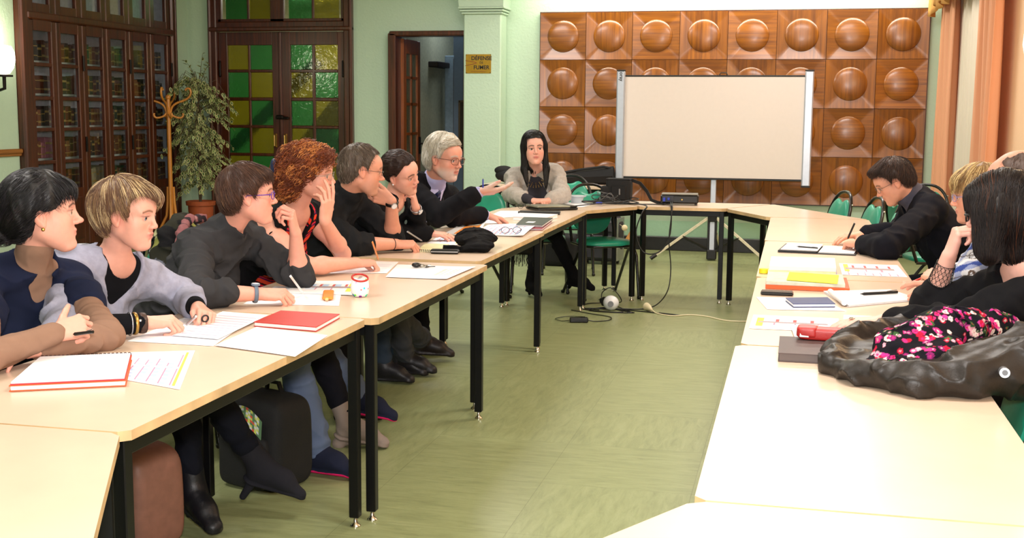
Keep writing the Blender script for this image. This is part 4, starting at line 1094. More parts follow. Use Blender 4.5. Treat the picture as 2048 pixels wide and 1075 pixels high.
# ---------------------------------------------------------------- coat stand and ficus
t = thing('coat_stand', 'bentwood coat stand with curved hooks in front of the bookcase', 'coat stand', (-6.80, 12.25, 0))
BEECH = woodmat('honey_bentwood', '#b06a22', '#d8923c', .35, 'Z', coat=.4)
MB().cyl((0, 0, 0.04), (0, 0, 1.60), .026, .022, 16).ball((0, 0, 1.61), .03, 16, 8).build('pole', BEECH, t, 50)
for i in range(4):
    a = i*PI/2+.22; c, s_ = math.cos(a), math.sin(a)
    prof = [(.02, 1.42), (.04, 1.50), (.09, 1.545), (.17, 1.575), (.23, 1.61), (.255, 1.66), (.24, 1.705), (.205, 1.705), (.195, 1.685)]
    MB().tube(smoothp([(r*c, r*s_, z) for r, z in prof], 4), .0125, 10).build('hook', BEECH, t, 60)
    prof = [(.02, 1.44), (.06, 1.40), (.13, 1.385), (.16, 1.41), (.155, 1.435)]
    MB().tube(smoothp([(r*math.cos(a+.5), r*math.sin(a+.5), z) for r, z in prof], 4), .0115, 10).build('lower_hook', BEECH, t, 60)
for i in range(4):
    a = i*PI/2+.35; c, s_ = math.cos(a), math.sin(a)
    MB().tube([(r*c, r*s_, z) for r, z in [(.03, .62), (.035, .45), (.05, .3), (.12, .16), (.22, .06), (.27, .012)]], [.015, .016, .016, .016, .015, .014], 10).build('leg', BEECH, t, 60)
MB().tube([(.17*math.cos(x), .17*math.sin(x), .115) for x in [i*2*PI/28 for i in range(28)]], .011, 8, closed=True).build('base_ring', BEECH, t, 60)

FX, FY = -6.62, 12.60
t = thing('potted_ficus', 'variegated weeping fig in a terracotta pot by the bookcase end', 'plant', (FX, FY, 0))
TER = mat('terracotta', '#a4502a', .65, var=.1, scale=12)
MB().lathe([(0, 0), (.10, 0), (.113, .1), (.14, .32), (.143, .39), (.163, .395), (.168, .44), (.155, .445), (.14, .43), (.138, .415), (0, .415)], 36).build('pot', TER, t, 40)
MB().lathe([(0, .416), (.135, .419), (.1, .43), (0, .435)], 24).build('soil', mat('potting_soil', '#2b1f16', .9, var=.4, scale=80), t, 60)
BARK = mat('ficus_bark', '#5a4a34', .8, var=.3, scale=30)
g = random.Random(5)
MB().tube([(.0, 0, .38), (-.02, .01, .6), (.01, 0, .9), (-.02, .02, 1.25), (.0, .0, 1.6), (.03, 0, 1.8)], [.016, .014, .013, .011, .008, .004], 8).tube([(-.01, .01, .40), (.03, -.01, .62), (-.03, .0, .95), (.03, .01, 1.3)], [.012, .011, .01, .006], 8).build('trunk', BARK, t, 60)
lv = MB(); bm_ = MB()
LG = S('#3f5a2c'); LC = S('#b9b880')
def leaf(p, d, L):
    if p.x < -.25: d = Vector((abs(d.x)*.3, d.y, d.z)); p.x = max(p.x, -.32)
    d = d.normalized(); up = Vector((g.uniform(-.5, .5), g.uniform(-.5, .5), 1)).normalized(); s_ = d.cross(up).normalized(); n_ = s_.cross(d)
    W_ = L*.27
    pts = [p, p+d*L*.3+s_*W_, p+d*L*.65+s_*W_*.8-n_*L*.04, p+d*L-n_*L*.14, p+d*L*.65-s_*W_*.8-n_*L*.04, p+d*L*.3-s_*W_, p+d*L*.35+n_*.002, p+d*L*.68-n_*L*.02]
    k = [pts[0].lerp(pts[6], .25)]
    inn = [p+d*L*.12, p+d*L*.32+s_*W_*.55, p+d*L*.64+s_*W_*.42-n_*L*.03, p+d*L*.82-n_*L*.08, p+d*L*.64-s_*W_*.42-n_*L*.03, p+d*L*.32-s_*W_*.55]
    out = pts[:6]
    for i in range(6): lv.add([out[i], out[(i+1) % 6], inn[(i+1) % 6], inn[i]], [(0, 1, 2, 3)], 0, None, LC)
    lv.add(inn, [tuple(range(6))], 0, None, LG if g.random() < .75 else S('#6f8a48'))
for b in range(120):
    z = .62+1.2*(b/120)**.9; a = g.uniform(0, 2*PI)
    R_ = (.43*max(.0, math.sin(min(.93, max(.2, (z-.35)/1.8))*PI))**.45)*g.uniform(.55, 1.1)
    if z < .85: R_ *= .8
    st = Vector((.0, .0, z)); mid = st+Vector((math.cos(a)*R_*.55, math.sin(a)*R_*.55, .10)); en = st+Vector((math.cos(a)*R_, math.sin(a)*R_, -.06-.12*g.random()))
    en.x = max(en.x, -.26); mid.x = max(mid.x, -.22); en.y = min(en.y, .40)
    bm_.tube([st, mid, en], [.004, .003, .0015], 5)
    for j in range(22):
        u = .2+.8*j/21; p = (st*(1-u)**2+mid*2*u*(1-u)+en*u*u)+Vector((g.gauss(0, .012), g.gauss(0, .012), g.gauss(0, .01)))
        leaf(p, Vector((math.cos(a)*.5+g.gauss(0, .6), math.sin(a)*.5+g.gauss(0, .6), -.9+g.gauss(0, .35))), g.uniform(.048, .070))
for (dx, dy, h_) in ((-.14, 0, 2.02), (.07, 0, 2.10), (.14, .02, 2.0)):   # the few upright shoots
    a_ = Vector((.02, 0, 1.75)); e_ = Vector((dx, dy, h_)); bm_.tube([a_, a_.lerp(e_, .5)+Vector((0, 0, .03)), e_], [.004, .003, .0015], 5)
    for j in range(11):
        p = a_.lerp(e_, .3+.7*j/10); leaf(p, Vector((g.gauss(0, .8), g.gauss(0, .8), .5)), .06)
bm_.build('branches', BARK, t, 60)
LM = colmat('variegated_leaf', .45, spec=.4)
tag_ = lv.build('foliage', LM, t)
tag_['kind'] = 'stuff'

# ---------------------------------------------------------------- right-hand tables
t = thing('open_folder', 'open black folder with white sheets under the writing hand of the man in navy', 'folder', (.14, 6.66, .7515), math.radians(-6))
MB().box((0, 0, .002), (.40, .36, .004), b=.0015).box((-.10, 0, .008), (.20, .35, .008), b=.003).build('cover', BLKC, t); MB().box((-.09, .0, .0145), (.19, .33, .004)).build('left_sheets', WHC, t); MB().box((.10, .01, .0065), (.18, .33, .004)).build('right_sheets', WHC, t)
def stack(name, label, q, layers, z):
    for (nm, lb, m, h, s_, dx) in layers:
        f = quadfn(q); c = f(.5, .5); P = [f(0, 0)-c, f(1, 0)-c, f(1, 1)-c, f(0, 1)-c]
        ar = sum(P[i].x*P[(i+1) % 4].y-P[(i+1) % 4].x*P[i].y for i in range(4))
        if ar < 0: P = P[::-1]
        o = MB().prism([(p.x*s_+dx, p.y*s_) for p in P], 0, h).build(nm, m, loc=(c.x, c.y, z))
        tag(o, lb, 'folder' if 'folder' in nm else 'paper', None); z += h+.0006
    return z
stack('', '', [(-.105, 5.58), (.20, 5.60), (.205, 6.0), (-.105, 5.98)], [
    ('lilac_folder', 'lilac folder lowest in the stack at the table seam', LILC, .008, 1., 0), ('cream_folder', 'cream folder in the middle of the stack at the table seam', MATS['cream_card'], .010, .99, -.003),
    ('white_papers', 'thick block of white papers on top of the lilac and cream folders', WHC, .018, .97, 0)], .7515)
t = thing('yellow_tape_roll', 'small yellow roll sticking out from the side of the white paper stack', 'tape roll', (-.125, 5.62, .7515)); MB().lathe([(.012, 0), (.022, 0), (.022, .02), (.012, .02)], 20).build('roll', YELC, t, 40)
sheet('planning_sheet', 'planning sheet with a red and blue bar to the right of the paper stack', 'paper', [(.225, 5.66), (.51, 5.66), (.50, 6.10), (.225, 6.10)], lambda u, v: gantt(.2)(1-u, v*.8+.05) if v > .3 else planning(2, 8, False)(1-u, v*3), nu=50, nv=50)
stack('', '', [(-.105, 5.11), (.235, 5.10), (.235, 5.44), (-.105, 5.45)], [
    ('orange_folder', 'orange-red folder under the yellow sheet near the phone', ORGC, .016, 1., 0), ('grey_green_folder', 'pale grey-green folder between the orange folder and the yellow sheet', mat('grey_green_card', '#c2cdbb', .6), .014, .94, -.008)], .7515)
sheet('yellow_sheet', 'bright yellow sheet lying askew on the orange folder', 'paper', [(-.02, 5.16), (.185, 5.10), (.20, 5.38), (-.01, 5.42)], lambda u, v: (.88, .74, .05), z=.784, th=.002)
t = thing('phone', 'black phone lying near the aisle edge by the orange folder', 'phone', (-.055, 4.96, .7515)); MB().box((0, 0, .006), (.13, .07, .012), b=.005).build('case', BP, t); MB().box((0, 0, .0125), (.122, .062, .001)).build('screen_glass', mat('dark_glass', '#050507', .08), t)
sheet('paper_sheet', 'white sheet underneath the blue notebook', 'paper', [(-.085, 4.56), (.20, 4.60), (.12, 4.90), (-.135, 4.86)], nu=6, nv=6)
block('blue_notebook', 'small dark blue notebook lying on a white sheet', 'notebook', [(.01, 4.62), (.165, 4.67), (.14, 4.83), (-.02, 4.77)], .014, BLUC, z=.7535)
t = block('writing_pad', 'white writing pad with a curled first page and a black pen on it', 'notepad', [(.215, 4.70), (.495, 4.95), (.40, 5.18), (.13, 5.06)], .008, WHC)
MB().tube([(-.155, .04, .014), (-.11, -.26, .014)], .011, 10).build('rolled_page', WHC, t, 60)
pen('black_pen', 'black pen lying across the white writing pad', (.27, 4.97, .765), (.42, 5.06, .766), .006, BP, SILV)
pen('black_pen', 'thin dark pen lying in the open black folder', (.02, 6.62, .773), (.13, 6.56, .774), .004, BP, SILV)
sheet('planning_sheet', 'planning sheet with a grey bar and yellow tab nearest the aisle on the right', 'paper', [(-.135, 4.13), (.16, 4.13), (.17, 4.42), (-.13, 4.42)], lambda u, v: gantt(.6)(1-u, v), nu=50, nv=40)
sheet('paper_sheet', 'white sheet under the writing hand beside the leather jacket', 'paper', [(.02, 3.94), (.30, 3.98), (.30, 4.26), (.0, 4.22)], lines(7), z=.7535, nu=20, nv=30, bend=.006)
sheet('paper_sheet', 'pale pink lined sheet behind the writing hand at right', 'paper', [(.18, 4.28), (.46, 4.26), (.47, 4.50), (.19, 4.50)], lines(8, (.85, .68, .7)), z=.7525, nu=20, nv=30)
block('brown_notebook', 'dark brown notebook partly under the leather jacket', 'notebook', [(-.03, 3.59), (.25, 3.59), (.25, 3.88), (-.03, 3.87)], .026, BRNC, (.13, .105, .10))
t = thing('glasses_case', 'red leather glasses case with open flap on the brown notebook', 'glasses case', (.10, 3.84, .778), math.radians(-5))
RL = mat('red_leather', '#a51e1c', .4, var=.1, bump=.1); pillow('case_body', (.005, 0, .019), (.155, .062, .038), RL, t, .34, .03); pillow('flap', (-.045, 0, .024), (.065, .068, .034), RL, t, .34, .03); MB().box((-.052, -.031, .016), (.03, .006, .014), b=.002).build('lining', WHC, t)

# ---------------------------------------------------------------- bags under the left tables
t = thing('backpack', 'black backpack with a coloured print on the floor between two seated women', 'backpack', (-2.02, 4.33, 0), math.radians(-20))
pillow('bag_body', (0, 0, .18), (.34, .23, .37), FAB, t, .34, .03); pillow('front_pocket', (.0, -.10, .12), (.26, .08, .22), FAB, t, .34, .03)
def pr(u, v):
    h = math.sin(u*40)*math.cos(v*31+u*9)
    return (.55, .6, .12) if h > .3 else ((.6, .62, .65) if h < -.5 else ((.6, .08, .05) if h < -.2 else (.1, .2, .1)))
k = MB()
for i in range(18):
    for j in range(8):
        pp = [((-.11+.22*(i+a)/18), -.137-.0, .22+.012*math.sin(PI*(i+a)/18)*4+.07*(j+b)/8) for a, b in ((0, 0), (1, 0), (1, 1), (0, 1))]
        pp = [(x, -.124-.012*(1-((z-.2)/.12)), z) for x, y, z in pp]
        k.add(pp, [(0, 1, 2, 3)], 0, None, pr(i/18, j/8))
k.build('printed_patch', colmat('backpack_print', .6), t, solid=.003)
MB().tube([(-.05, .06, .33), (-.03, .05, .40), (.03, .05, .40), (.05, .06, .33)], .01, 6).build('grab_loop', FAB, t, 60); MB().box((.09, -.09, .08), (.02, .02, .02), b=.005).build('zip_pull', REDC, t)
t = thing('brown_handbag', 'brown leather tote bag standing under the near left corner table', 'bag', (-2.225, 3.60, 0), math.radians(-25))
BL_ = mat('brown_leather', '#7c5448', .5, var=.12, bump=.1); pillow('bag_body', (0, 0, .18), (.48, .23, .36), BL_, t, .34, .03)
MB().tube([(-.1, -.09, .30), (-.08, -.10, .42), (.08, -.10, .42), (.1, -.09, .30)], .012, 8).build('handle', BL_, t, 60); MB().tube([(-.20, -.105, .10), (.2, -.105, .10)], .006, 6).build('seam_piping', mat('dark_brown_piping', '#2e1a12', .5), t)
# ---------------------------------------------------------------- people: bodies grown as distance fields
import openvdb as vdb
def V3(*a): return np.array(a, np.float64)
def nz(v): v = np.asarray(v, float); return v/(np.linalg.norm(v)+1e-12)
class Prim:
    """kinds: c = tapered capsule, e = ellipsoid. op: u union, s subtract; k = blend radius"""
    def __init__(s, kind, a, b, r, k=.0, op='u', R=None, flat=None):
        s.kind, s.op, s.k = kind, op, k
        s.a = np.asarray(a, float); s.b = None if b is None else np.asarray(b, float); s.r = r; s.R = R; s.flat = flat
        if kind == 'c':
            m = max(r); s.lo = np.minimum(s.a, s.b)-m; s.hi = np.maximum(s.a, s.b)+m
        else:
            m = max(r) if R is not None else np.array(r); s.lo = s.a-m; s.hi = s.a+m
    def d(s, X, Y, Z):
        if s.kind == 'c':
            ba = s.b-s.a; L = float(ba@ba)+1e-12
            x, y, z = X-s.a[0], Y-s.a[1], Z-s.a[2]
            t = np.clip((x*ba[0]+y*ba[1]+z*ba[2])/L, 0, 1)
            x = x-t*ba[0]; y = y-t*ba[1]; z = z-t*ba[2]
            if s.flat is not None:      # squash along an axis: (axis, factor)
                ax, fc = s.flat; dp = x*ax[0]+y*ax[1]+z*ax[2]
                g = fc-1; x = x+dp*ax[0]*g; y = y+dp*ax[1]*g; z = z+dp*ax[2]*g
            return np.sqrt(x*x+y*y+z*z)-(s.r[0]+(s.r[1]-s.r[0])*t)
        x, y, z = X-s.a[0], Y-s.a[1], Z-s.a[2]
        if s.R is not None:
            R = s.R; x, y, z = x*R[0][0]+y*R[0][1]+z*R[0][2], x*R[1][0]+y*R[1][1]+z*R[1][2], x*R[2][0]+y*R[2][1]+z*R[2][2]
        a, b, c = s.r
        k0 = np.sqrt((x/a)**2+(y/b)**2+(z/c)**2); k1 = np.sqrt((x/a**2)**2+(y/b**2)**2+(z/c**2)**2)
        return k0*(k0-1)/(k1+1e-9)
def comb(d, q, op, k):
    if op == 'u':
        if k <= 0: return np.minimum(d, q)
        h = np.clip(.5+.5*(q-d)/k, 0, 1); return q*(1-h)+d*h-k*h*(1-h)
    if k <= 0: return np.maximum(d, -q)
    h = np.clip(.5-.5*(q+d)/k, 0, 1); return d*(1-h)-q*h+k*h*(1-h)
def evalp(prims, P):
    d = np.full(len(P), 1.0)
    for p in prims: d = comb(d, p.d(P[:, 0], P[:, 1], P[:, 2]), p.op, p.k)
    return d
def axis_pts(lo, hi, h, fine):
    out = [lo]; x = lo
    while x < hi:
        st = h
        for c, w_, hf in fine:
            if abs(x+hf*.5-c) < w_: st = min(st, hf)
        x += st; out.append(x)
    return np.array(out, np.float64)
class Vox:
    def __init__(s, prims, h, fine=(), pad=.02):
        lo = np.min([p.lo for p in prims if p.op == 'u'], axis=0)-pad; hi = np.max([p.hi for p in prims if p.op == 'u'], axis=0)+pad
        s.ax = [axis_pts(lo[i], hi[i], h, [(f[0][i], f[1], f[2]) for f in fine]) for i in range(3)]
        s.h = h; s.d = np.full([len(a) for a in s.ax], .5, np.float32)
        s.prims = prims
        for p in prims: s.op(p)
    def sub(s, lo, hi, m):
        sl = []
        for i in range(3):
            a = np.searchsorted(s.ax[i], lo[i]-m); b = np.searchsorted(s.ax[i], hi[i]+m)
            if b <= a: return None
            sl.append(slice(a, b))
        return tuple(sl)
    def g(s, sl):
        X = s.ax[0][sl[0]].astype(np.float32)[:, None, None]; Y = s.ax[1][sl[1]].astype(np.float32)[None, :, None]; Z = s.ax[2][sl[2]].astype(np.float32)[None, None, :]
        return X, Y, Z
    def op(s, p):
        sl = s.sub(p.lo, p.hi, p.k+3*s.h)
        if sl is None: return
        X, Y, Z = s.g(sl); s.d[sl] = comb(s.d[sl], p.d(X, Y, Z).astype(np.float32), p.op, p.k)
    def near(s, fn, w_=.03):
        """apply fn(P, d) -> new d to points near the surface"""
        I = np.nonzero(np.abs(s.d) < w_)
        P = np.stack([s.ax[i][I[i]] for i in range(3)], 1)
        s.d[I] = fn(P, s.d[I].astype(np.float64)).astype(np.float32)
    def mesh(s):
        bg = 3*s.h; g = vdb.FloatGrid(bg); g.copyFromArray(np.ascontiguousarray(np.clip(s.d, -bg, bg)))
        res = g.convertToPolygons(isovalue=0.0, adaptivity=0.0) if True else None
        pts, quads = res[0], res[-1]
        pts = np.asarray(pts, np.float64)
        for i in range(3): pts[:, i] = np.interp(pts[:, i], np.arange(len(s.ax[i])), s.ax[i])
        return pts, np.asarray(quads)[:, ::-1]
def hsh(P, f, seed=0):
    """cheap smooth noise from crossed sines, about -1..1"""
    x, y, z = P[:, 0]*f+seed*1.7, P[:, 1]*f+seed*2.3, P[:, 2]*f+seed*3.1
    return (np.sin(x+1.7*np.sin(y*.7+z*.9))*np.cos(y*1.1+1.3*np.sin(z*1.3+x*.6))+np.sin(z*1.2+1.1*np.sin(x*1.1-y*.8)))*.5
def rot_yaw_pitch_roll(yaw, pitch, roll):
    """rows = forward, left, up axes in world; yaw from +x counter-clockwise, pitch down positive, roll to the figure's right positive"""
    y, p, r = map(math.radians, (yaw, pitch, roll))
    f = np.array([math.cos(y)*math.cos(p), math.sin(y)*math.cos(p), -math.sin(p)])
    l = np.array([-math.sin(y), math.cos(y), 0.]); u = np.cross(f, l)
    l2 = math.cos(r)*l+math.sin(r)*u; u2 = -math.sin(r)*l+math.cos(r)*u
    return np.array([f, l2, u2])
def head_prims(H, R, s=1., man=False, nose=1., jaw=1., brow=1., open_=0., lipf=1., round_=1.):
    W = lambda x, y, z: H+(x*R[0]+y*R[1]+z*R[2])*s
    P = []
    e = lambda x, y, z, r, k=.01, op='u', Q=None: P.append(Prim('e', W(x, y, z), None, tuple(q*s for q in r), k*s, op, R if Q is None else Q))
    c = lambda a, b, r, k=.01, op='u': P.append(Prim('c', W(*a), W(*b), tuple(q*s for q in r), k*s, op))
    e(-.012, 0, .032, (.096, .074, .088), 0)
    e(.032, 0, -.012, (.056, .059, .088), .02)
    e(.055, 0, .035, (.040, .056, .045), .02)                      # forehead
    jw = .044*jaw
    for y in (1, -1):
        c((-.002, y*jw, -.048), (.055, y*.018*jaw, -.098), (.024, .018), .03)   # jaw line
        e(.048, y*.036*round_, -.030, (.028, .024, .026), .022)     # cheek
        e(.040, y*.033*round_, -.062, (.026, .022, .030), .022)
    e(.070, 0, -.097, (.020, .022*jaw, .017), .014)                # chin
    e(.064, 0, -.062, (.024, .032, .030), .02)                    # muzzle
    for y in (1, -1):
        c((.083, y*.010, .020), (.070, y*.044, .020), (.0085*brow, .007*brow), .012)    # brow ridge
        e(.094, y*.031, .0035, (.017, .017, .0125), .012, 's')      # eye socket
        e(.0745, y*.031, .003, (.0135, .0140, .0125), .002)          # lids
        e(.0885, y*.031, .0005, (.008, .0132, .0066), .002, 's')      # opening
        c((.0865, y*.020, .0085), (.0810, y*.043, .0065), (.0032, .0024), .003)      # upper lid fold
    c((.086, 0, .014), (.098+.003*nose, 0, -.023), (.0072, .0080), .010)
    e(.0975+.0045*nose, 0, -.0275, (.0115*nose, .0098*nose, .0092), .007)
    for y in (1, -1):
        e(.0945, y*.0118, -.0312, (.0100, .0066, .0068), .005)
        e(.1000, y*.0062, -.0385, (.0045, .0032, .0030), .002, 's')
    c((.0890, -.012, -.0540), (.0890, .012, -.0540), (.0047*lipf, .0047*lipf), .005)
    c((.0865, -.011, -.0655-open_), (.0865, .011, -.0655-open_), (.0054*lipf, .0054*lipf), .005)
    for y in (1, -1): c((.0880, y*.010, -.0550), (.0775, y*.0245, -.0592), (.0042, .0025), .004)
    c((.0965, -.018, -.0598-open_*.5), (.0965, .018, -.0598-open_*.5), (.0030+open_*.6, .0030+open_*.6), .002, 's')
    c((.0890, 0, -.0790), (.0890, 0, -.0792), (.0035, .0035), .01, 's')
    # ears
    for y in (1, -1):
        Q = R.copy()
        a = math.radians(14); Q = np.array([R[0]*math.cos(a)+R[2]*math.sin(a), R[1], -R[0]*math.sin(a)+R[2]*math.cos(a)])
        e(-.006, y*.0765, -.004, (.0175, .0075, .031), .006, 'u', Q)
        e(.000, y*.0835, .000, (.0095, .0055, .018), .003, 's', Q)
        e(.002, y*.0775, -.028, (.008, .005, .009), .004)
    return P, W
def limb(P, a, b, r0, r1, k=.02, mid=None, mr=None):
    if mid is not None:
        m = a+(b-a)*mid; P.append(Prim('c', a, m, (r0, mr), k)); P.append(Prim('c', m, b, (mr, r1), k))
    else: P.append(Prim('c', a, b, (r0, r1), k))
def hand_prims(W, d, n, th, s=1., curl=(.35, .4, .45, .5), tcurl=.4, spread=.06, tang=.75, curl2=None):
    """W wrist, d direction wrist->fingers, n palm normal (out of the palm), th = +1/-1 side of the thumb along n x d"""
    d = nz(d); n = nz(n-d*(n@d)); sd = np.cross(n, d)*th       # sd points to the thumb side
    P = []; K = []
    off = (.030, .010, -.011, -.031); ln = (.088, .092, .087, .078)
    kn = [W+(d*ln[i]+sd*off[i])*s for i in range(4)]
    for i in range(4):
        P.append(Prim('c', W+(sd*off[i]*.45+d*.01)*s, kn[i], (.0145*s, .0105*s), .012*s))
    P.append(Prim('c', W+(sd*.02+d*.03+n*.006)*s, W+(sd*.028+d*.055+n*.006)*s, (.015*s, .011*s), .012*s))
    P.append(Prim('c', W+(-sd*.018+d*.02+n*.005)*s, W+(-sd*.026+d*.055+n*.005)*s, (.012*s, .010*s), .012*s))
    seg = ((.043, .026, .021), (.047, .030, .022), (.043, .028, .021), (.034, .021, .018))
    tips = []
    for i in range(4):
        p = kn[i]; a = 0.; c = curl[i]
        dd = nz(d+sd*spread*(1.2, .35, -.45, -1.3)[i])
        cs = (c*1.0, c*1.25, c*.75) if curl2 is None else (c, curl2[i], curl2[i]*.6)
        r = (.0092, .0082, .0074, .0062); rs = .92 if i == 3 else 1.
        for j in range(3):
            a += cs[j]; v = dd*math.cos(a)+n*math.sin(a)
            q = p+v*seg[i][j]*s
            P.append(Prim('c', p, q, (r[j]*s*rs, r[j+1]*s*rs), .0035*s)); p = q
        tips.append(p)
    # thumb leaves the side of the palm near its base
    b = W+(d*.022+sd*.020+n*.004)*s
    v = nz(d*math.cos(tang)+sd*math.sin(tang)+n*.25); m1 = b+v*.042*s
    P.append(Prim('c', b, m1, (.0150*s, .0112*s), .010*s))
    v2 = nz(v*math.cos(tcurl)+(n*.55+(-sd)*.75)*math.sin(tcurl)); m2 = m1+v2*.032*s
    P.append(Prim('c', m1, m2, (.0112*s, .0095*s), .004*s))
    v3 = nz(v2*math.cos(tcurl*.8)+(n*.5-sd*.7)*math.sin(tcurl*.8)); m3 = m2+v3*.026*s
    P.append(Prim('c', m2, m3, (.0098*s, .0078*s), .004*s)); tips.append(m3)
    return P, tips, (d, n, sd)
SKIN = colmat('skin', .48, bump=.05, bscale=700, spec=.35, sss=.12, var=.03, vscale=60)
HAIRM = colmat('hair', .5, spec=.4, var=.10, vscale=120)
CLOTH = colmat('dyed_cloth', .9, bump=.25, bscale=900, sheen=.0, spec=.15, var=.06, vscale=14)
KNIT = colmat('knitted_cloth', .95, bump=.5, bscale=420, sheen=.05, spec=.15, var=.10, vscale=60)
LEATH = colmat('worn_leather', .46, bump=.25, bscale=180, spec=.4, var=.15, vscale=30)
EYEW = colmat('eye_surface', .12, spec=.6, var=0)
LENS = None
def lensmat():
    m, N, L, b = newmat('spectacle_lens'); N.remove(b)
    t = N.new('ShaderNodeBsdfTransparent'); g_ = N.new('ShaderNodeBsdfGlossy'); g_.inputs['Roughness'].default_value = .03; x = N.new('ShaderNodeMixShader'); x.inputs[0].default_value = .07
    L.new(t.outputs[0], x.inputs[1]); L.new(g_.outputs[0], x.inputs[2]); L.new(x.outputs[0], N['Material Output'].inputs[0]); return m
LENS = lensmat()
def loc_mesh(name, V, F, mt, parent, col, org):
    return np_mesh(name, V-org, F, mt, parent, col)
def person(sp):
    """build one seated figure from its joint positions"""
    s = sp.get('s', 1.); H = V3(*sp['head']); R = rot_yaw_pitch_roll(*sp['hrot']); hs = sp.get('hs', 1.)
    man = sp.get('man', False); skin = np.array(S(sp.get('skin', '#e0a688'))); q = sp.get('q', 1.)      # q: coarseness
    pel = V3(*sp['pelvis']); nk = V3(*sp['neck'])      # neck = base of the neck, between the collar bones and the nape
    fy = math.radians(sp['face']); fw = V3(math.cos(fy), math.sin(fy), 0); lf = V3(-math.sin(fy), math.cos(fy), 0)
    up = nz(nk-pel); fwd = nz(fw-up*(fw@up)); TR = np.array([fwd, np.cross(up, fwd), up])
    lat = TR[1]
    org = V3(pel[0], pel[1], 0)
    t = thing('person', sp['label'], 'person', tuple(org))
    tw = math.radians(sp.get('twist', 0)); la = lat*math.cos(tw)+fwd*math.sin(tw)
    shw = (.175 if man else .155)*s
    sh = {'R': nk-la*shw-up*.055*s, 'L': nk+la*shw-up*.055*s}
    for k_ in 'RL':
        if 'sh'+k_ in sp: sh[k_] = V3(*sp['sh'+k_])
    el = {k_: V3(*sp['el'+k_]) for k_ in 'RL'}; wr = {k_: V3(*sp['wr'+k_]) for k_ in 'RL'}
    chest = nk-up*.20*s+fwd*.0; belly = pel+(nk-pel)*.35
    # ---- body
    def torso(g):
        P = [Prim('e', chest, None, ((.105 if man else .10)*s+g, (.155 if man else .138)*s+g, .20*s+g), 0, 'u', TR),
             Prim('e', belly, None, ((.115 if man else .098)*s*sp.get('belly', 1)+g, (.145 if man else .128)*s+g, .17*s+g), .06, 'u', TR),
             Prim('e', pel+up*.02, None, (.12*s+g, (.16 if man else .175)*s+g, .13*s+g), .05, 'u', TR),
             Prim('c', sh['R'], sh['L'], (.052*s+g, .052*s+g), .05),
             Prim('c', nk+up*.005, sh['R']+up*.012, (.046*s+g*.8, .040*s+g), .04), Prim('c', nk+up*.005, sh['L']+up*.012, (.046*s+g*.8, .040*s+g), .04)]
        if not man:
            for y in (1, -1): P.append(Prim('e', chest+fwd*.075*s+la*y*.062*s-up*.01*s, None, (.055*s+g, .058*s+g, .06*s+g), .04, 'u', TR))
        return P
    hp, W = head_prims(H, R, hs, man, **sp.get('face_kw', {}))
    B = list(hp)
    nr = (.056 if man else .047)*s
    B.append(Prim('c', nk-up*.01, W(-.022, 0, -.045), (nr*1.08, nr*.98), .022))
    B += torso(-.004)
    ar = (1.12 if man else .98)*s; ak = .86 if max([0]+[max(g_.get('sleeve', (0, 0))) for g_ in sp['clothes'] if g_['kind'] == 'top']) > 1.6 else .97
    tips = {}; HM = {}
    for k_ in 'RL':
        limb(B, sh[k_], el[k_], .045*ar*ak, .036*ar*ak, .03, .35, .043*ar*ak); limb(B, el[k_], wr[k_], .037*ar*ak, .0245*ar, .02, .3, .038*ar*ak)
        hk = dict(sp.get('hand'+k_, {})); d = V3(*hk.pop('d')) if 'd' in hk else wr[k_]-el[k_]; n = V3(*hk.pop('n')) if 'n' in hk else V3(0, 0, -1)
        th = -1 if k_ == 'R' else 1
        hP, tp, HM[k_] = hand_prims(wr[k_], d, n, hk.pop('th', th), hk.pop('s', (1.03 if man else .94)*s), **hk)
        B += hP; tips[k_] = tp
    legs = sp.get('legs'); hip = {'R': pel-lat*.09*s, 'L': pel+lat*.09*s}
    for k_ in 'RL':
        if not legs: break
        kn, an, toe = [V3(*v) for v in legs[k_]]
        limb(B, hip[k_], kn, .070*s, .047*s, .03); limb(B, kn, an, .045*s, .030*s, .02, .3, .043*s)
        B.append(Prim('c', an, an+(toe-an)*.75, (.028, .018), .02))
    fine = [(H+R[0]*.03, .135*hs, .0026*q)]
    for k_ in 'RL':
        if not sp.get('coarse_hand'+k_): fine.append((wr[k_]+HM[k_][0]*.085, .095, .0036*q))
    vx = Vox(B, .0085*max(1, q*.8), fine)
    Vv, Ff = vx.mesh()
    # colours carried by the skin: lips, cheeks, brows, stubble
    Lc = (Vv-H)@R.T/hs; x, y, z = Lc[:, 0], Lc[:, 1], Lc[:, 2]
    col = np.tile(skin, (len(Vv), 1))
    def mixc(mask, c, a=1.):
        nonlocal col
        mk = np.clip(mask*a, 0, 1)[:, None]; col = col*(1-mk)+np.array(c)*mk
    blot = .5+.5*hsh(Vv, 45., 3)
    mixc(np.exp(-(((np.abs(y)-.036)/.018)**2+((z+.028)/.016)**2))*(x > .03), skin*np.array([1.02, .72, .68]), .55)
    mixc(np.exp(-((y/.012)**2+((z+.028)/.012)**2))*(x > .09), skin*np.array([1.0, .74, .68]), .5)
    mixc((x < .03)*np.exp(-((np.abs(y)-.078)/.02)**2-((z+.004)/.035)**2), skin*np.array([1., .72, .66]), .5)
    op_ = sp.get('face_kw', {}).get('open_', 0)
    lip = np.exp(-(((z+.0598+op_*.5)/(.0085+op_*.6))**4)-(np.abs(y)/.021)**4)*(x > .079)
    mixc(lip, S(sp.get('lip', '#b8685e')), .85)
    hb = np.array(S(sp.get('browc', sp['hair']['c'][0])))
    bz = .0235+.004*np.sin(np.clip((np.abs(y)-.012)/.036, 0, 1)*PI)-.003*np.clip((np.abs(y)-.03)/.02, 0, 1)
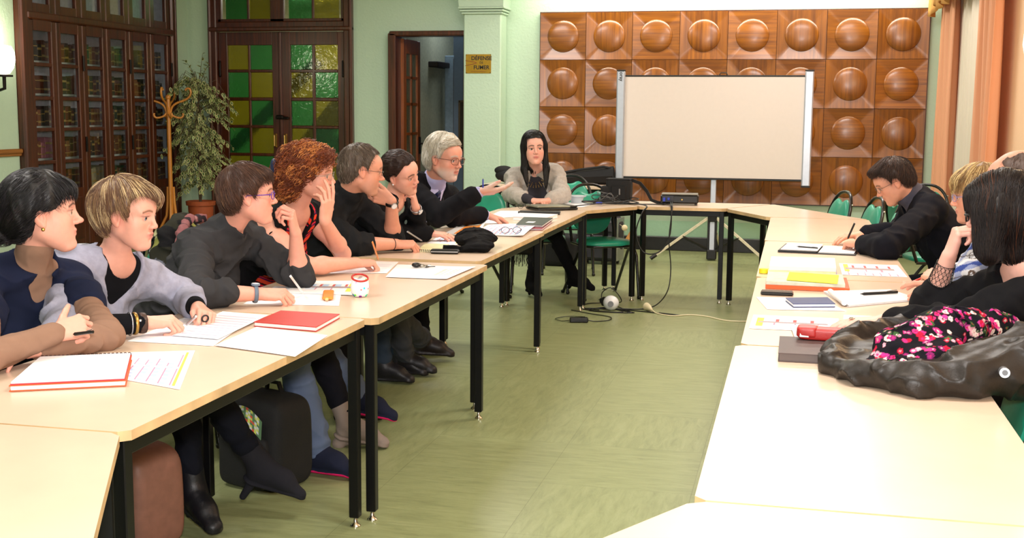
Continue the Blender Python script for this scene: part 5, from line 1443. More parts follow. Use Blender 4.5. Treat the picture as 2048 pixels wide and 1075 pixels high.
    mixc((x > .05)*(np.abs(y) > .011)*(np.abs(y) < .050)*np.exp(-((z-bz)/.0042)**2), hb, .92)
    mixc((x > .06)*np.exp(-(((np.abs(y)-.031)/.017)**4+((z-.0078)/.0030)**2)), S('#2a1a14'), .8)     # lash line
    if sp.get('beard'):
        bc, ba = sp['beard']
        m = np.clip((-.034-z)/.030, 0, 1)*np.clip((x-.0)/.02, 0, 1)*(np.exp(-((y/.022)**4+((z+.060)/.012)**4)) < .5)*np.clip((z+.13)/.02, 0, 1)
        mixc(m*(.55+.45*blot), S(bc), ba)
    # scalp under the hair
    if not sp['hair'].get('bald'): mixc((z > .085)+((x < -.03)*(z > -.02)), np.array(S(sp['hair']['c'][0])), .8)
    for k_ in 'RL':       # nails
        for i, tp in enumerate(tips[k_]):
            d_ = np.linalg.norm(Vv-tp, axis=1); mixc(np.exp(-(d_/.0085)**4), sp.get('nail', skin*np.array([1.08, .86, .84])), .6)
    body = loc_mesh('body', Vv, Ff, SKIN, t, col, org)
    # ---- eyes
    gz = nz(R[0]+R[1]*sp.get('gaze', (0, 0))[0]+R[2]*sp.get('gaze', (0, 0))[1])
    for y_ in (1, -1):
        c = W(.0742, y_*.031, .0014); k = MB(); rad = .0124*hs
        a1 = nz(np.cross([0, 0, 1], gz)); b1 = np.cross(gz, a1)
        rings = [0, .20, .34, .40, .54, .58, .70, .9, 1.3, 1.8, 2.4, PI]
        V = []; F = []
        for th in rings:
            for j in range(20):
                a = 2*PI*j/20; v = gz*math.cos(th)+(a1*math.cos(a)+b1*math.sin(a))*math.sin(th); V.append(tuple(c+v*rad-org))
        cols = [(.01, .01, .01), (.01, .01, .01)] + [S(sp.get('iris', '#4a3a2a'))]*3 + [(.10, .08, .07)] + [(.66, .62, .60)]*6
        for i in range(len(rings)-1):
            F = [(i*20+j, i*20+(j+1) % 20, (i+1)*20+(j+1) % 20, (i+1)*20+j) for j in range(20)]
            n0 = len(k.v)
            k.v.extend(V) if i == 0 else None
            k.f.extend(F); k.m.extend([0]*20); k.c.extend([cols[i]]*20)
        k.build('eye', EYEW, t, 180)
    # ---- garments
    if legs:
        for k_ in 'RL':
            if not any(g_.get('side') == k_ for g_ in sp['clothes']): sp['clothes'].append(dict(name='shoe', kind='shoe', side=k_, c='#17151a', mat=LEATH, shaft=.03, amp=.001, h=.006))
    for ga in sp['clothes']: garment(t, sp, ga, dict(torso=torso, sh=sh, el=el, wr=wr, nk=nk, pel=pel, up=up, fwd=fwd, lat=lat, la=la, TR=TR, W=W, hip=hip, org=org, ar=ar, s=s, nr=nr, man=man, q=q, chest=chest, belly=belly, H=H))
    hair(t, sp, H, R, hs, W, org, q)
    if 'glasses' in sp: specs_on(t, sp['glasses'], W, R, hs, org)
    return t, dict(W=W, R=R, wr=wr, el=el, HM=HM, tips=tips, org=org, nk=nk, up=up, fwd=fwd, la=la, chest=chest, sh=sh, lat=lat)
def garment(t, sp, ga, C):
    s, up, fwd, la, nk, sh, el, wr, org = C['s'], C['up'], C['fwd'], C['la'], C['nk'], C['sh'], C['el'], C['wr'], C['org']
    kind = ga['kind']; g = ga.get('g', .010); P = []
    colf = ga.get('colf'); base = np.array(S(ga.get('c', '#222222')))
    h = ga.get('h', .006)*C['q']
    folds = []
    if kind == 'top':
        P += C['torso'](g)
        if 'hemcut' not in ga: P.append(Prim('c', C['pel']-C['lat']*.06, C['pel']+C['lat']*.06, (.135*s, .135*s), .06))
        sl = ga.get('sleeve', (1., 1.)); sl = sl if isinstance(sl, (tuple, list)) else (sl, sl)
        loose = ga.get('loose', .006)
        for k_, f_ in zip('RL', sl):
            a, b, c = sh[k_], el[k_], wr[k_]; ar = C['ar']
            if f_ <= 0: P.append(Prim('c', a, a+(b-a)*.12, (.056*ar+g, .050*ar+g), .03)); continue
            if f_ <= 1.:
                e_ = a+(b-a)*f_; P.append(Prim('c', a, e_, (.048*ar+g*.8, .043*ar+g*.8+loose*.7), .03))
            else:
                P.append(Prim('c', a, b, (.049*ar+g*.8, .038*ar+g*.75+loose*.6), .03))
                f2 = f_-1; e_ = b+(c-b)*f2; P.append(Prim('c', b, e_, (.0395*ar+g*.75+loose*.6, (.040-.0135*f2)*ar+g*.7+loose*.4), .015))
                folds.append((b, nz(c-a), .11, .006))
            # trim at the cuff
            dv = nz(e_-(a if f_ <= 1 else b)); 
            folds.append((a+(b-a)*.25, nz(b-a), .12, .004))
        for pr in ga.get('extra', []): P.append(pr(C) if callable(pr) else pr)
        if 'collar' in ga:      # high collar / turtleneck
            ch, cr = ga['collar']; top = C['W'](-.018, 0, -.05); P.append(Prim('c', nk, nk+(top-nk)*ch, (C['nr']+.016*cr, C['nr']+.010*cr), .018))
    elif kind == 'trousers':
        for k_ in 'RL':
            kn, an, toe = [V3(*v) for v in sp['legs'][k_]]; w_ = ga.get('w', 1.)
            e_ = kn+(an-kn)*ga.get('len', .92)
            P.append(Prim('c', C['hip'][k_], kn, (.086*s*w_+.004, .064*s*w_), .03)); P.append(Prim('c', kn, e_, (.062*s*w_, .042*s*w_*ga.get('flare', 1.)), .02))
            folds.append((kn, nz(an-kn), .14, .006)); folds.append((e_, nz(an-kn), .10, .005*ga.get('fold', 1)))
        P.append(Prim('e', C['pel']+up*.0, None, (.128*s, .178*s, .125*s), .04, 'u', C['TR']))
    elif kind == 'shoe':
        k_ = ga['side']; kn, an, toe = [V3(*v) for v in sp['legs'][k_]]
        fd = nz(toe-an); fl = nz(V3(toe[0]-an[0], toe[1]-an[1], 0)) if abs(fd[2]) < .85 else fd
        heel = an-V3(0, 0, .045*s)-fd*.02 if 'air' not in ga else an-ga['air']*.045-fd*.02
        sd = nz(np.cross(fd, V3(0, 0, 1))); dn = nz(np.cross(sd, fd))
        dn = dn if dn[2] < 0 else -dn
        dn = nz(dn)
        sole = ga.get('sole', .012)
        th_ = toe+dn*.010
        if ga.get('soleonly'): P = [Prim('c', heel+dn*.034, th_+dn*.012, (.040*s, .037*s*ga.get('toe', 1.)), .01, 'u', None, (dn, 3.2))]
        else:
            P.append(Prim('c', heel, an+(toe-an)*.62, (.038*s, .040*s), .02, 'u', None, (dn, 1.05)))
            P.append(Prim('c', an+(toe-an)*.45, th_, (.040*s, .034*s*ga.get('toe', 1.)), .02, 'u', None, (dn, 1.35)))
            P.append(Prim('c', heel+dn*.030, th_+dn*.008, (.039*s, .036*s*ga.get('toe', 1.)), .008, 'u', None, (dn, 3.2)))
        if not ga.get('soleonly'): P.append(Prim('c', an, an+nz(kn-an)*ga.get('shaft', .04), (.046*s, .045*s), .02))
        if not ga.get('soleonly'): P.append(Prim('c', an, an+(toe-an)*.5, (.042*s, .034*s), .025))
        if ga.get('heel'):
            hh = ga['heel']; hb = heel+dn*.03; 
            P.append(Prim('c', hb, hb+dn*hh, (.018 if not ga.get('wedge') else .026, .013 if not ga.get('wedge') else .03), .008))
            if ga.get('wedge'): P.append(Prim('c', hb+dn*hh*.7, an+(toe-an)*.6+dn*.045, (.022, .014), .01))
    if kind in ('top',) and 'neckline' in ga:
        for (a, b, r, k) in ga['neckline'](C): P.append(Prim('c', a, b, r, k, 's'))
    vx = Vox(P, h, [])
    amp = ga.get('amp', .006); fr = ga.get('freq', 1.); seed = ga.get('seed', 1)
    def fold(Q, d):
        Qw = Q+.018*np.stack([hsh(Q, 13*fr, seed+7), hsh(Q, 15*fr, seed+8), hsh(Q, 11*fr, seed+9)], 1); n = hsh(Qw*np.array([1, 1, .6]), 24*fr, seed); r1 = (1-np.abs(n))**3; o = amp*(.45-r1*1.5)
        o = o+amp*.35*hsh(Q, 55*fr, seed+2)
        for (c, ax, w_, am) in folds:
            D = Q-c; tt = D@ax; dist = np.sqrt((D*D).sum(1)); ph = tt/(.030/fr)*PI+2.2*hsh(Q, 16, seed+5)
            o = o+am*ga.get('crease', 1.)*np.exp(-(dist/w_)**2)*np.sin(ph)
        return d+np.minimum(o, ga.get('inmax', .30)*g if kind == 'top' else .004)
    vx.near(fold)
    V, F = vx.mesh()
    col = np.tile(base, (len(V), 1))
    if colf: col = colf(V, C, col)
    o = loc_mesh(ga['name'], V, F, ga.get('mat', CLOTH), t, col, org)
    if 'label' in ga: o['label'] = ga['label']
    return o
def specs_on(t, G, W, R, hs, org):
    gt = bpy.data.objects.new('glasses', None); COL.objects.link(gt); gt.parent = t; gt['label'] = G.get('label', 'glasses worn on the face')
    fm = mat('spectacle_frame_'+G['c'][1:], G['c'], .3, G.get('metal', 0), var=.02)
    w_, h_ = G.get('w', .024), G.get('h', .016); e = G.get('e', .7); rr_ = G.get('r', .0016)
    L = lambda x, y, z: tuple(W(x, y, z)-org)
    for y_ in (1, -1):
        path = []
        for i in range(28):
            a = 2*PI*i/28; c, s_ = math.cos(a), math.sin(a)
            yy = .033+w_*math.copysign(abs(c)**e, c); zz = .000+h_*math.copysign(abs(s_)**e, s_)
            path.append(L(.1015-.012*((yy-.01)/.05)**2, y_*yy, zz))
        MB().tube(path, rr_*hs, 6, closed=True).build('rim', fm, gt, 60)
        MB().add(path, [tuple(range(28))]).build('lens', LENS, gt)
        MB().tube([L(.094, y_*.058, .006), L(.088, y_*.068, .006), L(.03, y_*.077, .006), L(-.004, y_*.080, .006), L(-.018, y_*.079, -.012)], rr_*1.1*hs, 6).build('temple', fm, gt, 60)
    MB().tube([L(.1025, .010, .004), L(.106, 0, .007), L(.1025, -.010, .004)], rr_*hs, 6).build('bridge', fm, gt, 60)
def hair(t, sp, H, R, hs, W, org, q):
    A = sp['hair']; cols = [np.array(S(c)) for c in A['c']]; rg = np.random.RandomState(A.get('seed', 1))
    vol = A.get('vol', .012); P = []
    E = lambda x, y, z, r, k=.02, op='u': P.append(Prim('e', W(x, y, z), None, tuple(v*hs for v in r), k*hs, op, R))
    Cc = lambda a, b, r, k=.02, op='u': P.append(Prim('c', W(*a), W(*b), tuple(v*hs for v in r), k*hs, op))
    E(-.014, 0, .034, (.100+vol, .079+vol, .091+vol*A.get('top', 1.)), 0)
    if A.get('napelow', 0): E(-.055, 0, -.02, (.055+vol*.6, .062+vol*.5, .065), .03)
    for (kd, *ar_) in A.get('add', []): (E if kd == 'e' else Cc)(*ar_)
    hl = A['line']        # hair line: z limit as a function of x (list of (x, z))
    xs = [a for a, b in hl]; zs = [b for a, b in hl]
    keep = A.get('keep')
    if 'side' in A: pass
    base = list(P)
    def field(Q):
        d = evalp(base, Q); Lq = (Q-H)@R.T/hs
        lim = np.interp(Lq[:, 0], xs, zs)
        if 'part' in A: lim = lim+A['part'](Lq)
        g_ = (lim-Lq[:, 2])*hs*.75
        d = d+A.get('thin', min(vol, .016))*.9*hs*np.exp(-np.clip(Lq[:, 2]-lim, 0, 1)/A.get('tl', .026))
        return np.where(True, np.maximum(d, g_), d)
    vx = Vox(P, .004*q, [])
    sl = vx.sub(vx.prims[0].lo-1, vx.prims[0].hi+1, 0)
    def f(Q, d): return field(Q)
    vx.near(f, .09)
    def grain(Q, d):
        L_ = (Q-H)@R.T/hs; return d+A.get('grain', .0030)*hsh(np.stack([L_[:, 0]*.5+L_[:, 2]*.35, L_[:, 1]*1.8, L_[:, 0]*1.3], 1), 75, 2)
    vx.near(grain, .02)
    if A.get('lump'): vx.near(lambda Q, d: d+A['lump']*hsh(Q, A.get('lumpf', 60), 4), .03)
    V, F = vx.mesh()
    Lv = (V-H)@R.T/hs
    hi = A.get('hi', .25)
    streak = hsh(np.stack([Lv[:, 0]*.4+Lv[:, 2]*.3, Lv[:, 1]*1.6, Lv[:, 0]*1.2], 1), A.get('sf', 130), 2)
    col = (np.array(S(A['cap'])) if 'cap' in A else cols[0]*.8)+0*V
    if A.get('hic'): col = np.where((streak > .35)[:, None], np.array(S(A['hic'])), col)
    nst = int(A.get('n', 2200)/max(1, q*.8)); 
    # strands flow over the cap
    if len(V) > 50 and nst:
        idx = rg.randint(0, len(V), nst*2)
        root = V[idx]; Lr = Lv[idx]
        top = Lr[:, 2] > A.get('rootz', -.3); root = root[top][:nst]
        n_ = len(root); st = A.get('step', .009)*hs; ns = A.get('ns', 9)
        Q = root.copy(); paths = [Q.copy()]; off = rg.uniform(-.001, A.get('fuzz', .003), n_)*hs+.0028*hsh(np.stack([Lr[top][:nst][:, 0]*.5, Lr[top][:nst][:, 1]*1.8, Lr[top][:nst][:, 0]*1.3], 1), 75, 2); cr = np.array(A.get('crown', (-.05, 0, .13)))
        ph = rg.uniform(0, 6.28, n_); rv = rg.normal(0, 1, (n_, 3))
        kill = np.full(n_, 99.); ext = rg.uniform(-.004, A.get('ext', .010), n_)
        for j in range(ns):
            Lq = (Q-H)@R.T/hs
            dl = A['flow'](Lq, cr)+rv*A.get('rand', .12)
            if A.get('curl'):
                cu, cf = A['curl']; dl = dl+cu*np.stack([np.cos(ph+j*cf), np.sin(ph*1.3+j*cf), np.sin(ph+j*cf+1)], 1)
            dw = dl@R; dw /= np.linalg.norm(dw, axis=1)[:, None]+1e-9
            Q = Q+dw*st
            e = .003; d0 = evalp(base, Q)
            G = np.stack([evalp(base, Q+np.eye(3)[i]*e)-d0 for i in range(3)], 1); G /= np.linalg.norm(G, axis=1)[:, None]+1e-9
            pull = np.clip(d0-off, -.02, .02)*A.get('stick', .9)
            Q = Q-G*pull[:, None]
            paths.append(Q.copy())
            Lq = (Q-H)@R.T/hs; lim = np.interp(Lq[:, 0], xs, zs)
            if 'part' in A: lim = lim+A['part'](Lq)
            kill = np.where((kill > 90) & (lim-Lq[:, 2] > ext), j+1., kill)
        PA = np.stack(paths, 1)     # n, ns+1, 3
        rad = A.get('sr', .0009)*hs*q**.7
        prof = np.array([.5]+[1.]*(ns-2)+[.7, .15])
        T = np.gradient(PA, axis=1); T /= np.linalg.norm(T, axis=2)[..., None]+1e-9
        U = np.cross(T, np.array([.3, .5, .81])); U /= np.linalg.norm(U, axis=2)[..., None]+1e-9; B_ = np.cross(T, U)
        fade = np.minimum(rg.uniform(A.get('short', .55), 1., n_)*ns, kill); kk = np.arange(ns+1)[None, :]
        PR = prof[None, :]*np.clip((fade[:, None]-kk)/2.+.15, .0, 1.)
        vs = []
        for j in range(3):
            a = 2*PI*j/3; vs.append(PA+(U*math.cos(a)+B_*math.sin(a))*(rad*PR)[:, :, None])
        SV = np.stack(vs, 2).reshape(-1, 3)      # index = (i*(ns+1)+k)*3+j
        i_, k_, j_ = np.meshgrid(np.arange(n_), np.arange(ns), np.arange(3), indexing='ij')
        b0 = (i_*(ns+1)+k_)*3; a_ = b0+j_; b_ = b0+(j_+1) % 3
        SF = np.stack([a_, b_, b_+3, a_+3], -1).reshape(-1, 4)
        Lr = (root-H)@R.T/hs; clump = .5+.5*hsh(np.stack([Lr[:, 0], Lr[:, 1]*1.6, Lr[:, 2]*.7], 1), 70, 6); w1 = .8*clump+.2*rg.uniform(0, 1, n_); ci = np.where(w1[:, None] < hi, cols[-1][None], cols[0][None]*rg.uniform(.8, 1.2, n_)[:, None])
        if len(cols) > 2: w2 = .5*(.5+.5*hsh(Lr, 50, 9))+.5*rg.uniform(0, 1, n_); ci = np.where(((w2 < .40) & (w1 >= hi))[:, None], cols[1][None], ci)
        SC_ = np.repeat(ci, (ns+1)*3, axis=0)
        V = np.concatenate([V, SV]); F = np.concatenate([F, SF+len(col)]); col = np.concatenate([col, SC_])
    o = loc_mesh('hair', V, F, HAIRM, t, col, org)
    return o
# flow fields, in head space (x forward, y left, z up)
def fl_crown(down=.4, fwd=.0):
    def f(L, cr):
        d = L-cr; d /= np.linalg.norm(d, axis=1)[:, None]+1e-9
        return d+np.array([fwd, 0, -down])
    return f
def fl_to(target, w_=1., fr=0.):
    def f(L, cr):
        d = np.array(target)-L; n = np.linalg.norm(d, axis=1)[:, None]; return d/(n+1e-9)*w_
    return f
def fl_down(out=.1, part=.0):
    def f(L, cr):
        d = np.zeros_like(L); sy = np.where(L[:, 1] > part, 1., -1.)
        topness = np.clip((L[:, 2]-.06)/.05, 0, 1)
        d[:, 2] = -1+.8*topness; d[:, 1] = sy*(out+.9*topness); d[:, 0] = .05-.25*topness
        return d
    return f
# ---------------------------------------------------------------- the people round the tables
def ik(sh, wr, pole, L1, L2):
    sh, wr, pole = V3(*sh), V3(*wr), V3(*pole); d = wr-sh; D = min(np.linalg.norm(d), (L1+L2)*.995); u = nz(d)
    a = (L1*L1-L2*L2+D*D)/(2*D); h_ = math.sqrt(max(0, L1*L1-a*a)); p = nz(pole-u*(pole@u)); return sh+u*a+p*h_
def seat_legs(pel, deg, s=1., spread=.10, reach=.42, foot=.0):
    a = math.radians(deg); f = V3(math.cos(a), math.sin(a), 0); l = V3(-math.sin(a), math.cos(a), 0); p = V3(*pel); o = {}
    for k_, sg in (('R', -1), ('L', 1)):
        kn = p+f*reach+l*sg*spread; kn[2] = .50; an = kn+f*(.03+foot); an[2] = .085; o[k_] = (tuple(kn), tuple(an), tuple(an+f*.15+V3(0, 0, -.045)))
    return o
def person2(sp):
    s = sp.get('s', 1.); man = sp.get('man', False)
    pel = V3(*sp['pelvis']); nk = V3(*sp['neck']); fy = math.radians(sp['face']); fw = V3(math.cos(fy), math.sin(fy), 0)
    up = nz(nk-pel); fwd = nz(fw-up*(fw@up)); lat = np.cross(up, fwd); tw = math.radians(sp.get('twist', 0)); la = lat*math.cos(tw)+fwd*math.sin(tw)
    shw = (.175 if man else .155)*s
    for k_, sg in (('R', -1), ('L', 1)):
        if 'sh'+k_ not in sp: sp['sh'+k_] = tuple(nk+la*sg*shw-up*.055*s)
        if 'el'+k_ not in sp: sp['el'+k_] = tuple(ik(sp['sh'+k_], sp['wr'+k_], sp.get('pole'+k_, (-.3, sg*.6, -1)), .285*s*(1.05 if man else 1), .245*s*(1.05 if man else 1)))
    if 'legs' not in sp: sp['legs'] = seat_legs(sp['pelvis'], sp['face'], s)
    return person(sp)
FIST = dict(curl=(1.0, 1.1, 1.15, 1.2), tcurl=.7, tang=.5)
WRITE = dict(curl=(.75, .85, .95, 1.05), tcurl=.55, tang=.45, spread=.01)
REST = dict(curl=(.22, .26, .3, .34), tcurl=.25, tang=.6)
def vneck(depth, r=.035, wide=.058, k=.006):
    def f(C):
        n, u, w_ = C['nk'], C['up'], C['fwd']
        return [(n+u*.015+w_*.015, n+u*.10+w_*.05, (wide, wide+.01), k), (n-u*.0+w_*.06, n-u*depth+w_*.135, (r, .006), k)]
    return f
def crew(r=.056, drop=0., k=.006):
    def f(C): return [(C['nk']+C['up']*(.03-drop)+C['fwd']*.012, C['nk']+C['up']*.13+C['fwd']*.05, (r, r+.012), k)]
    return f
def ring_on(t, I, name, at, ax, r, th_, m, label=None, w_=1.):
    ax = nz(ax); u = nz(np.cross(ax, [.2, .3, .9])); v = np.cross(ax, u)
    o = MB().tube([tuple(at+(u*math.cos(a)+v*math.sin(a))*r-I['org']) for a in [i*2*PI/24 for i in range(24)]], th_, 8, closed=True, sq=w_).build(name, m, t, 60)
    if label: o['label'] = label
    return o
def band_on(t, I, name, at, ax, r, wd, m, label=None):
    ax = nz(ax); u = nz(np.cross(ax, [.2, .3, .9])); v = np.cross(ax, u); k = MB()
    k.surf(lambda a, b: tuple(at+(u*math.cos(a*2*PI)+v*math.sin(a*2*PI))*(r+.0015*math.sin(b*PI))+ax*(b-.5)*wd-I['org']), 28, 4, closed_u=True)
    o = k.build(name, m, t, 60, solid=.003)
    if label: o['label'] = label
    return o
def watch(t, I, side, along, r, m_band, m_case, m_face, wd=.016, name='wristwatch', upv=None, label=None):
    a, b = I['el'][side], I['wr'][side]; ax = nz(b-a); at = b-ax*along
    band_on(t, I, name+'_strap', at, ax, r, wd, m_band, label)
    n = nz(V3(*upv)-ax*(V3(*upv)@ax)) if upv else nz(V3(0, 0, 1)-ax*ax[2])
    c = at+n*(r+.001)-I['org']
    MB().cyl(tuple(c), tuple(c+n*.007), .0165, n=20).build(name+'_case', m_case, t, 40); MB().cyl(tuple(c+n*.007), tuple(c+n*.0078), .0135, n=20).build(name+'_dial', m_face, t, 40)
SHOEB = dict(mat=LEATH, c='#141318')
RUB = 'black rubber sole'

# 1 woman in navy over tan turtleneck, nearest on the left
t, I = person2(dict(label='person with black tied-back hair, navy top over tan turtleneck, arms crossed on the table', head=(-2.275, 3.30, 1.150), hrot=(34, -4, 0), hs=1.03, pelvis=(-2.62, 3.42, .52), neck=(-2.355, 3.345, .965), face=-22, s=.98,
    skin='#dba08c', gaze=(-.1, .0), iris='#5a5240', q=.8, face_kw=dict(nose=1.25, jaw=.95), lip='#b4665c',
    wrR=(-2.06, 3.03, .835), elR=(-2.13, 2.80, .80), handR=dict(d=(.55, .75, .18), n=(-.6, .5, -.6), **dict(WRITE, tcurl=.1, tang=.9)),
    wrL=(-2.10, 3.00, .79), elL=(-2.02, 3.235, .795), handL=dict(d=(-.3, -.9, 0), n=(0, 0, -1), **REST),
    hair=dict(c=['#0d0b0c', '#18141a', '#2a2226'], seed=3, vol=.016, line=[(-.14, -.085), (-.06, -.08), (-.03, -.05), (-.008, .012), (.02, .014), (.045, .020), (.075, .040), (.13, .046)], napelow=1,
        add=[('e', -.118, 0, -.055, (.036, .034, .034), .01), ('e', .062, -.0, .070, (.046, .058, .030), .02), ('c', (-.135, 0, -.06), (-.150, 0, -.12), (.022, .012), .01)],
        flow=lambda L, cr: np.where((L[:, :1] > .035), np.array([.55, -.25, -.75])+0*L, fl_to((-.13, 0, -.06))(L, cr)), n=3200, fuzz=.002, ns=9, rand=.08, ext=.006),
    clothes=[dict(name='turtleneck', kind='top', c='#8a6c5a', g=.007, sleeve=(1.97, 1.97), collar=(.62, 1.), amp=.002, freq=1.5, crease=.8, seed=4, loose=.004, h=.005),
        dict(name='cowl_top', kind='top', c='#171d33', g=.022, sleeve=(.42, .42), neckline=lambda C: [(C['nk']+C['up']*.025, C['nk']+C['up']*.15+C['fwd']*.05, (.070, .08), .01), (C['nk']+C['fwd']*.07, C['nk']-C['up']*.085+C['fwd']*.135, (.036, .008), .015)], amp=.011, freq=.8, seed=8, h=.005),
        dict(name='trousers', kind='trousers', c='#2c2c34')]))
pen('black_pen', 'black pen held by the woman in navy, pointing right', (-1.954, 2.954, 0.850), (-1.876, 2.931, 0.865), .005, BP, SILV)
for y_ in (1, -1): MB().ball(tuple(I['W'](.0, y_*.082, -.038)-I['org']), .006, 10, 8).build('earring', BRASS, t)
MB().ball(tuple(I['W'](-.135, 0, -.052)-I['org']), (.014, .03, .014), 12, 8).build('hair_tie', mat('pale_green_tie', '#b8c8a8', .5), t)

# 2 blonde woman in heather grey
a2 = (-2.034, 3.767, 0.130); b2 = (-1.848, 3.921, 0.200)
t, I = person2(dict(label='person with short blonde-streaked hair, heather grey sweater over black, holding a pen', head=(-2.195, 3.66, 1.122), hrot=(4, 6, 0), hs=.98, pelvis=(-2.62, 3.72, .52), neck=(-2.275, 3.70, .955), face=-18, s=.98,
    skin='#dda28e', gaze=(-.25, .0), iris='#6a7888', q=.8, face_kw=dict(nose=.95, jaw=.92), lip='#b46a62', nail=S('#c08878'),
    wrR=(-2.02, 3.455, .795), elR=(-2.20, 3.26, .80), handR=dict(d=(.85, .5, .05), n=(.1, .3, -1), **dict(FIST, curl=(.8, .9, 1., 1.1))),
    wrL=(-1.985, 3.74, .80), elL=(-2.13, 3.93, .80), handL=dict(d=(.75, -.65, -.1), n=(-.2, -.3, -1), **FIST),
    hair=dict(c=['#6a4c38', '#a08058', '#dcc294'], cap='#5a402c', sr=.0007, part=lambda L: np.where((L[:, 0] > .04), np.clip(.028-L[:, 1]*.55, 0, .05), 0.), seed=5, hi=.34, vol=.013, tl=.014, top=1.05, line=[(-.14, -.092), (-.06, -.088), (-.035, -.066), (-.016, .004), (.004, .022), (.022, .012), (.034, -.004), (.048, .014), (.075, .034), (.14, .040)], napelow=1,
        add=[('e', .060, .01, .066, (.052, .066, .040), .02), ('e', -.06, 0, .03, (.078, .083, .072), .03)], flow=fl_crown(.75, .25), crown=(-.055, -.02, .15), n=3800, fuzz=.005, ns=12, rand=.10, ext=.016, short=.5),
    clothes=[dict(name='undershirt', kind='top', c='#0b0c11', g=.006, sleeve=(1.93, 1.9), neckline=crew(.062, .02), amp=.003, loose=.004),
        dict(name='sweater', kind='top', c='#9293a4', g=.016, mat=KNIT, sleeve=(1.02, 1.62), neckline=lambda C: [(C['nk']+C['up']*.02, C['nk']+C['up']*.15+C['fwd']*.05, (.088, .09), .01), (C['nk']+C['fwd']*.06, C['nk']-C['up']*.11+C['fwd']*.125, (.075, .03), .02)], amp=.009, freq=.9, seed=3, loose=.012),
        dict(name='trousers', kind='trousers', c='#0d0f18', len=.80),
        dict(name='ankle_boot', kind='shoe', side='R', c='#0e0e14', mat=LEATH, shaft=.09, heel=.03, amp=.001, h=.005, label='black leather ankle boot'), dict(name='ankle_boot', kind='shoe', side='L', c='#1e1e24', shaft=.07, heel=.07, amp=.001, toe=.8, h=.004, label='dark grey suede ankle boot')],
    legs={'R': (tuple(V3(*a2)+V3(-.05, .02, .40)), tuple(a2), tuple(V3(*a2)+V3(.12, -.09, -.07))), 'L': (tuple(V3(*b2)+V3(-.16, -.14, .34)), tuple(b2), tuple(V3(*b2)+V3(.145, .02, -.09)))}))
ax = nz(I['wr']['R']-I['el']['R']); w_ = I['wr']['R']
band_on(t, I, 'leather_bracelet', w_-ax*.012, ax, .031, .020, mat('brown_bracelet', '#3a2418', .5)); band_on(t, I, 'beaded_bracelet', w_-ax*.036, ax, .034, .010, BRASS); ring_on(t, I, 'thin_bracelet', w_-ax*.052, ax, .037, .0022, SILV)
MB().ball(tuple(w_-ax*.012+V3(.01, -.028, .012)-I['org']), .007, 10, 8).build('snap_stud', SILV, t)
d_, n_, s_ = I['HM']['L']; ring_on(t, I, 'dark_ring', I['wr']['L']+d_*.105+n_*.015+s_*.012, d_, .011, .003, BP)
pen('grey_pen', 'grey pen in the fingers of the blonde woman', (-1.929, 3.549, 0.775), (-1.854, 3.478, 0.820), .0045, SILV, BP)

# 3 woman in charcoal, purple glasses
a3 = (-1.857, 4.477, 0.095); b3 = (-1.894, 5.037, 0.200)
t, I = person2(dict(label='person with short brown hair and purple glasses, charcoal sweater, hand at the mouth', head=(-2.085, 4.36, 1.143), hrot=(24, -2, 0), hs=.97, pelvis=(-2.62, 4.52, .52), neck=(-2.215, 4.42, .985), face=-10, s=1.02,
    skin='#de9e8a', gaze=(-.1, .0), q=.85, face_kw=dict(nose=1.1, jaw=.98), lip='#b8685c',
    wrR=(-1.93, 4.125, .795), elR=(-2.12, 3.985, .81), handR=dict(d=(.9, .35, -.02), n=(0, .35, -1), **WRITE),
    wrL=(-1.95, 4.50, .985), elL=(-1.985, 4.60, .80), handL=dict(d=(-.05, -.32, 1), n=(-1, -.3, .1), curl=(.9, 1., 1.1, 1.2), tcurl=.5, tang=.5),
    hair=dict(c=['#452c20', '#5e3e2c', '#86603f'], seed=7, hi=.10, vol=.013, line=[(-.14, -.07), (-.06, -.068), (-.035, -.055), (-.012, .012), (.012, .012), (.03, -.006), (.042, .03), (.07, .050), (.14, .062)], napelow=1,
        add=[('e', .05, .0, .078, (.050, .060, .034), .02)], flow=fl_crown(.55, .35), crown=(-.06, 0, .14), n=3600, ns=9, step=.008, fuzz=.004, rand=.14, ext=.008),
    glasses=dict(c='#5a2e9c', w=.023, h=.014, e=.6, r=.0018, label='purple framed glasses'),
    clothes=[dict(name='sweater', kind='top', c='#343436', g=.018, sleeve=(1.42, 1.20), collar=(.34, 1.3), neckline=lambda C: [(C['nk']+C['up']*.06+C['fwd']*.02, C['nk']+C['up']*.15+C['fwd']*.05, (.056, .065), .008)], amp=.009, freq=1.1, seed=9, crease=1.3, loose=.014, h=.005),
        dict(name='jeans', kind='trousers', c='#56637e', flare=1.45, len=.93, fold=1.3), dict(name='sneaker', kind='shoe', side='R', c='#1c2032', shaft=.02, amp=.0015, h=.004), dict(name='sneaker', kind='shoe', side='L', c='#1c2032', shaft=.02, amp=.0015, h=.004), dict(name='shoe_sole', kind='shoe', side='R', soleonly=True, c='#c81e5c', amp=0, h=.004, label='bright pink shoe sole'), dict(name='shoe_sole', kind='shoe', side='L', soleonly=True, c='#c81e5c', amp=0, h=.004, label='bright pink shoe sole')],
    legs={'R': (tuple(V3(*a3)+V3(-.10, -.02, .405)), tuple(a3), tuple(V3(*a3)+V3(.15, -.03, -.05))), 'L': (tuple(V3(*b3)+V3(-.26, -.05, .34)), tuple(b3), tuple(V3(*b3)+V3(.155, .02, -.075)))}))
watch(t, I, 'R', .022, .0315, mat('grey_rubber', '#5a6a7c', .5), mat('grey_case', '#6c7c90', .4), WHC, .014, label='grey rubber watch with white face')
PINKS = mat('pink_rubber', '#c81e5c', .5)
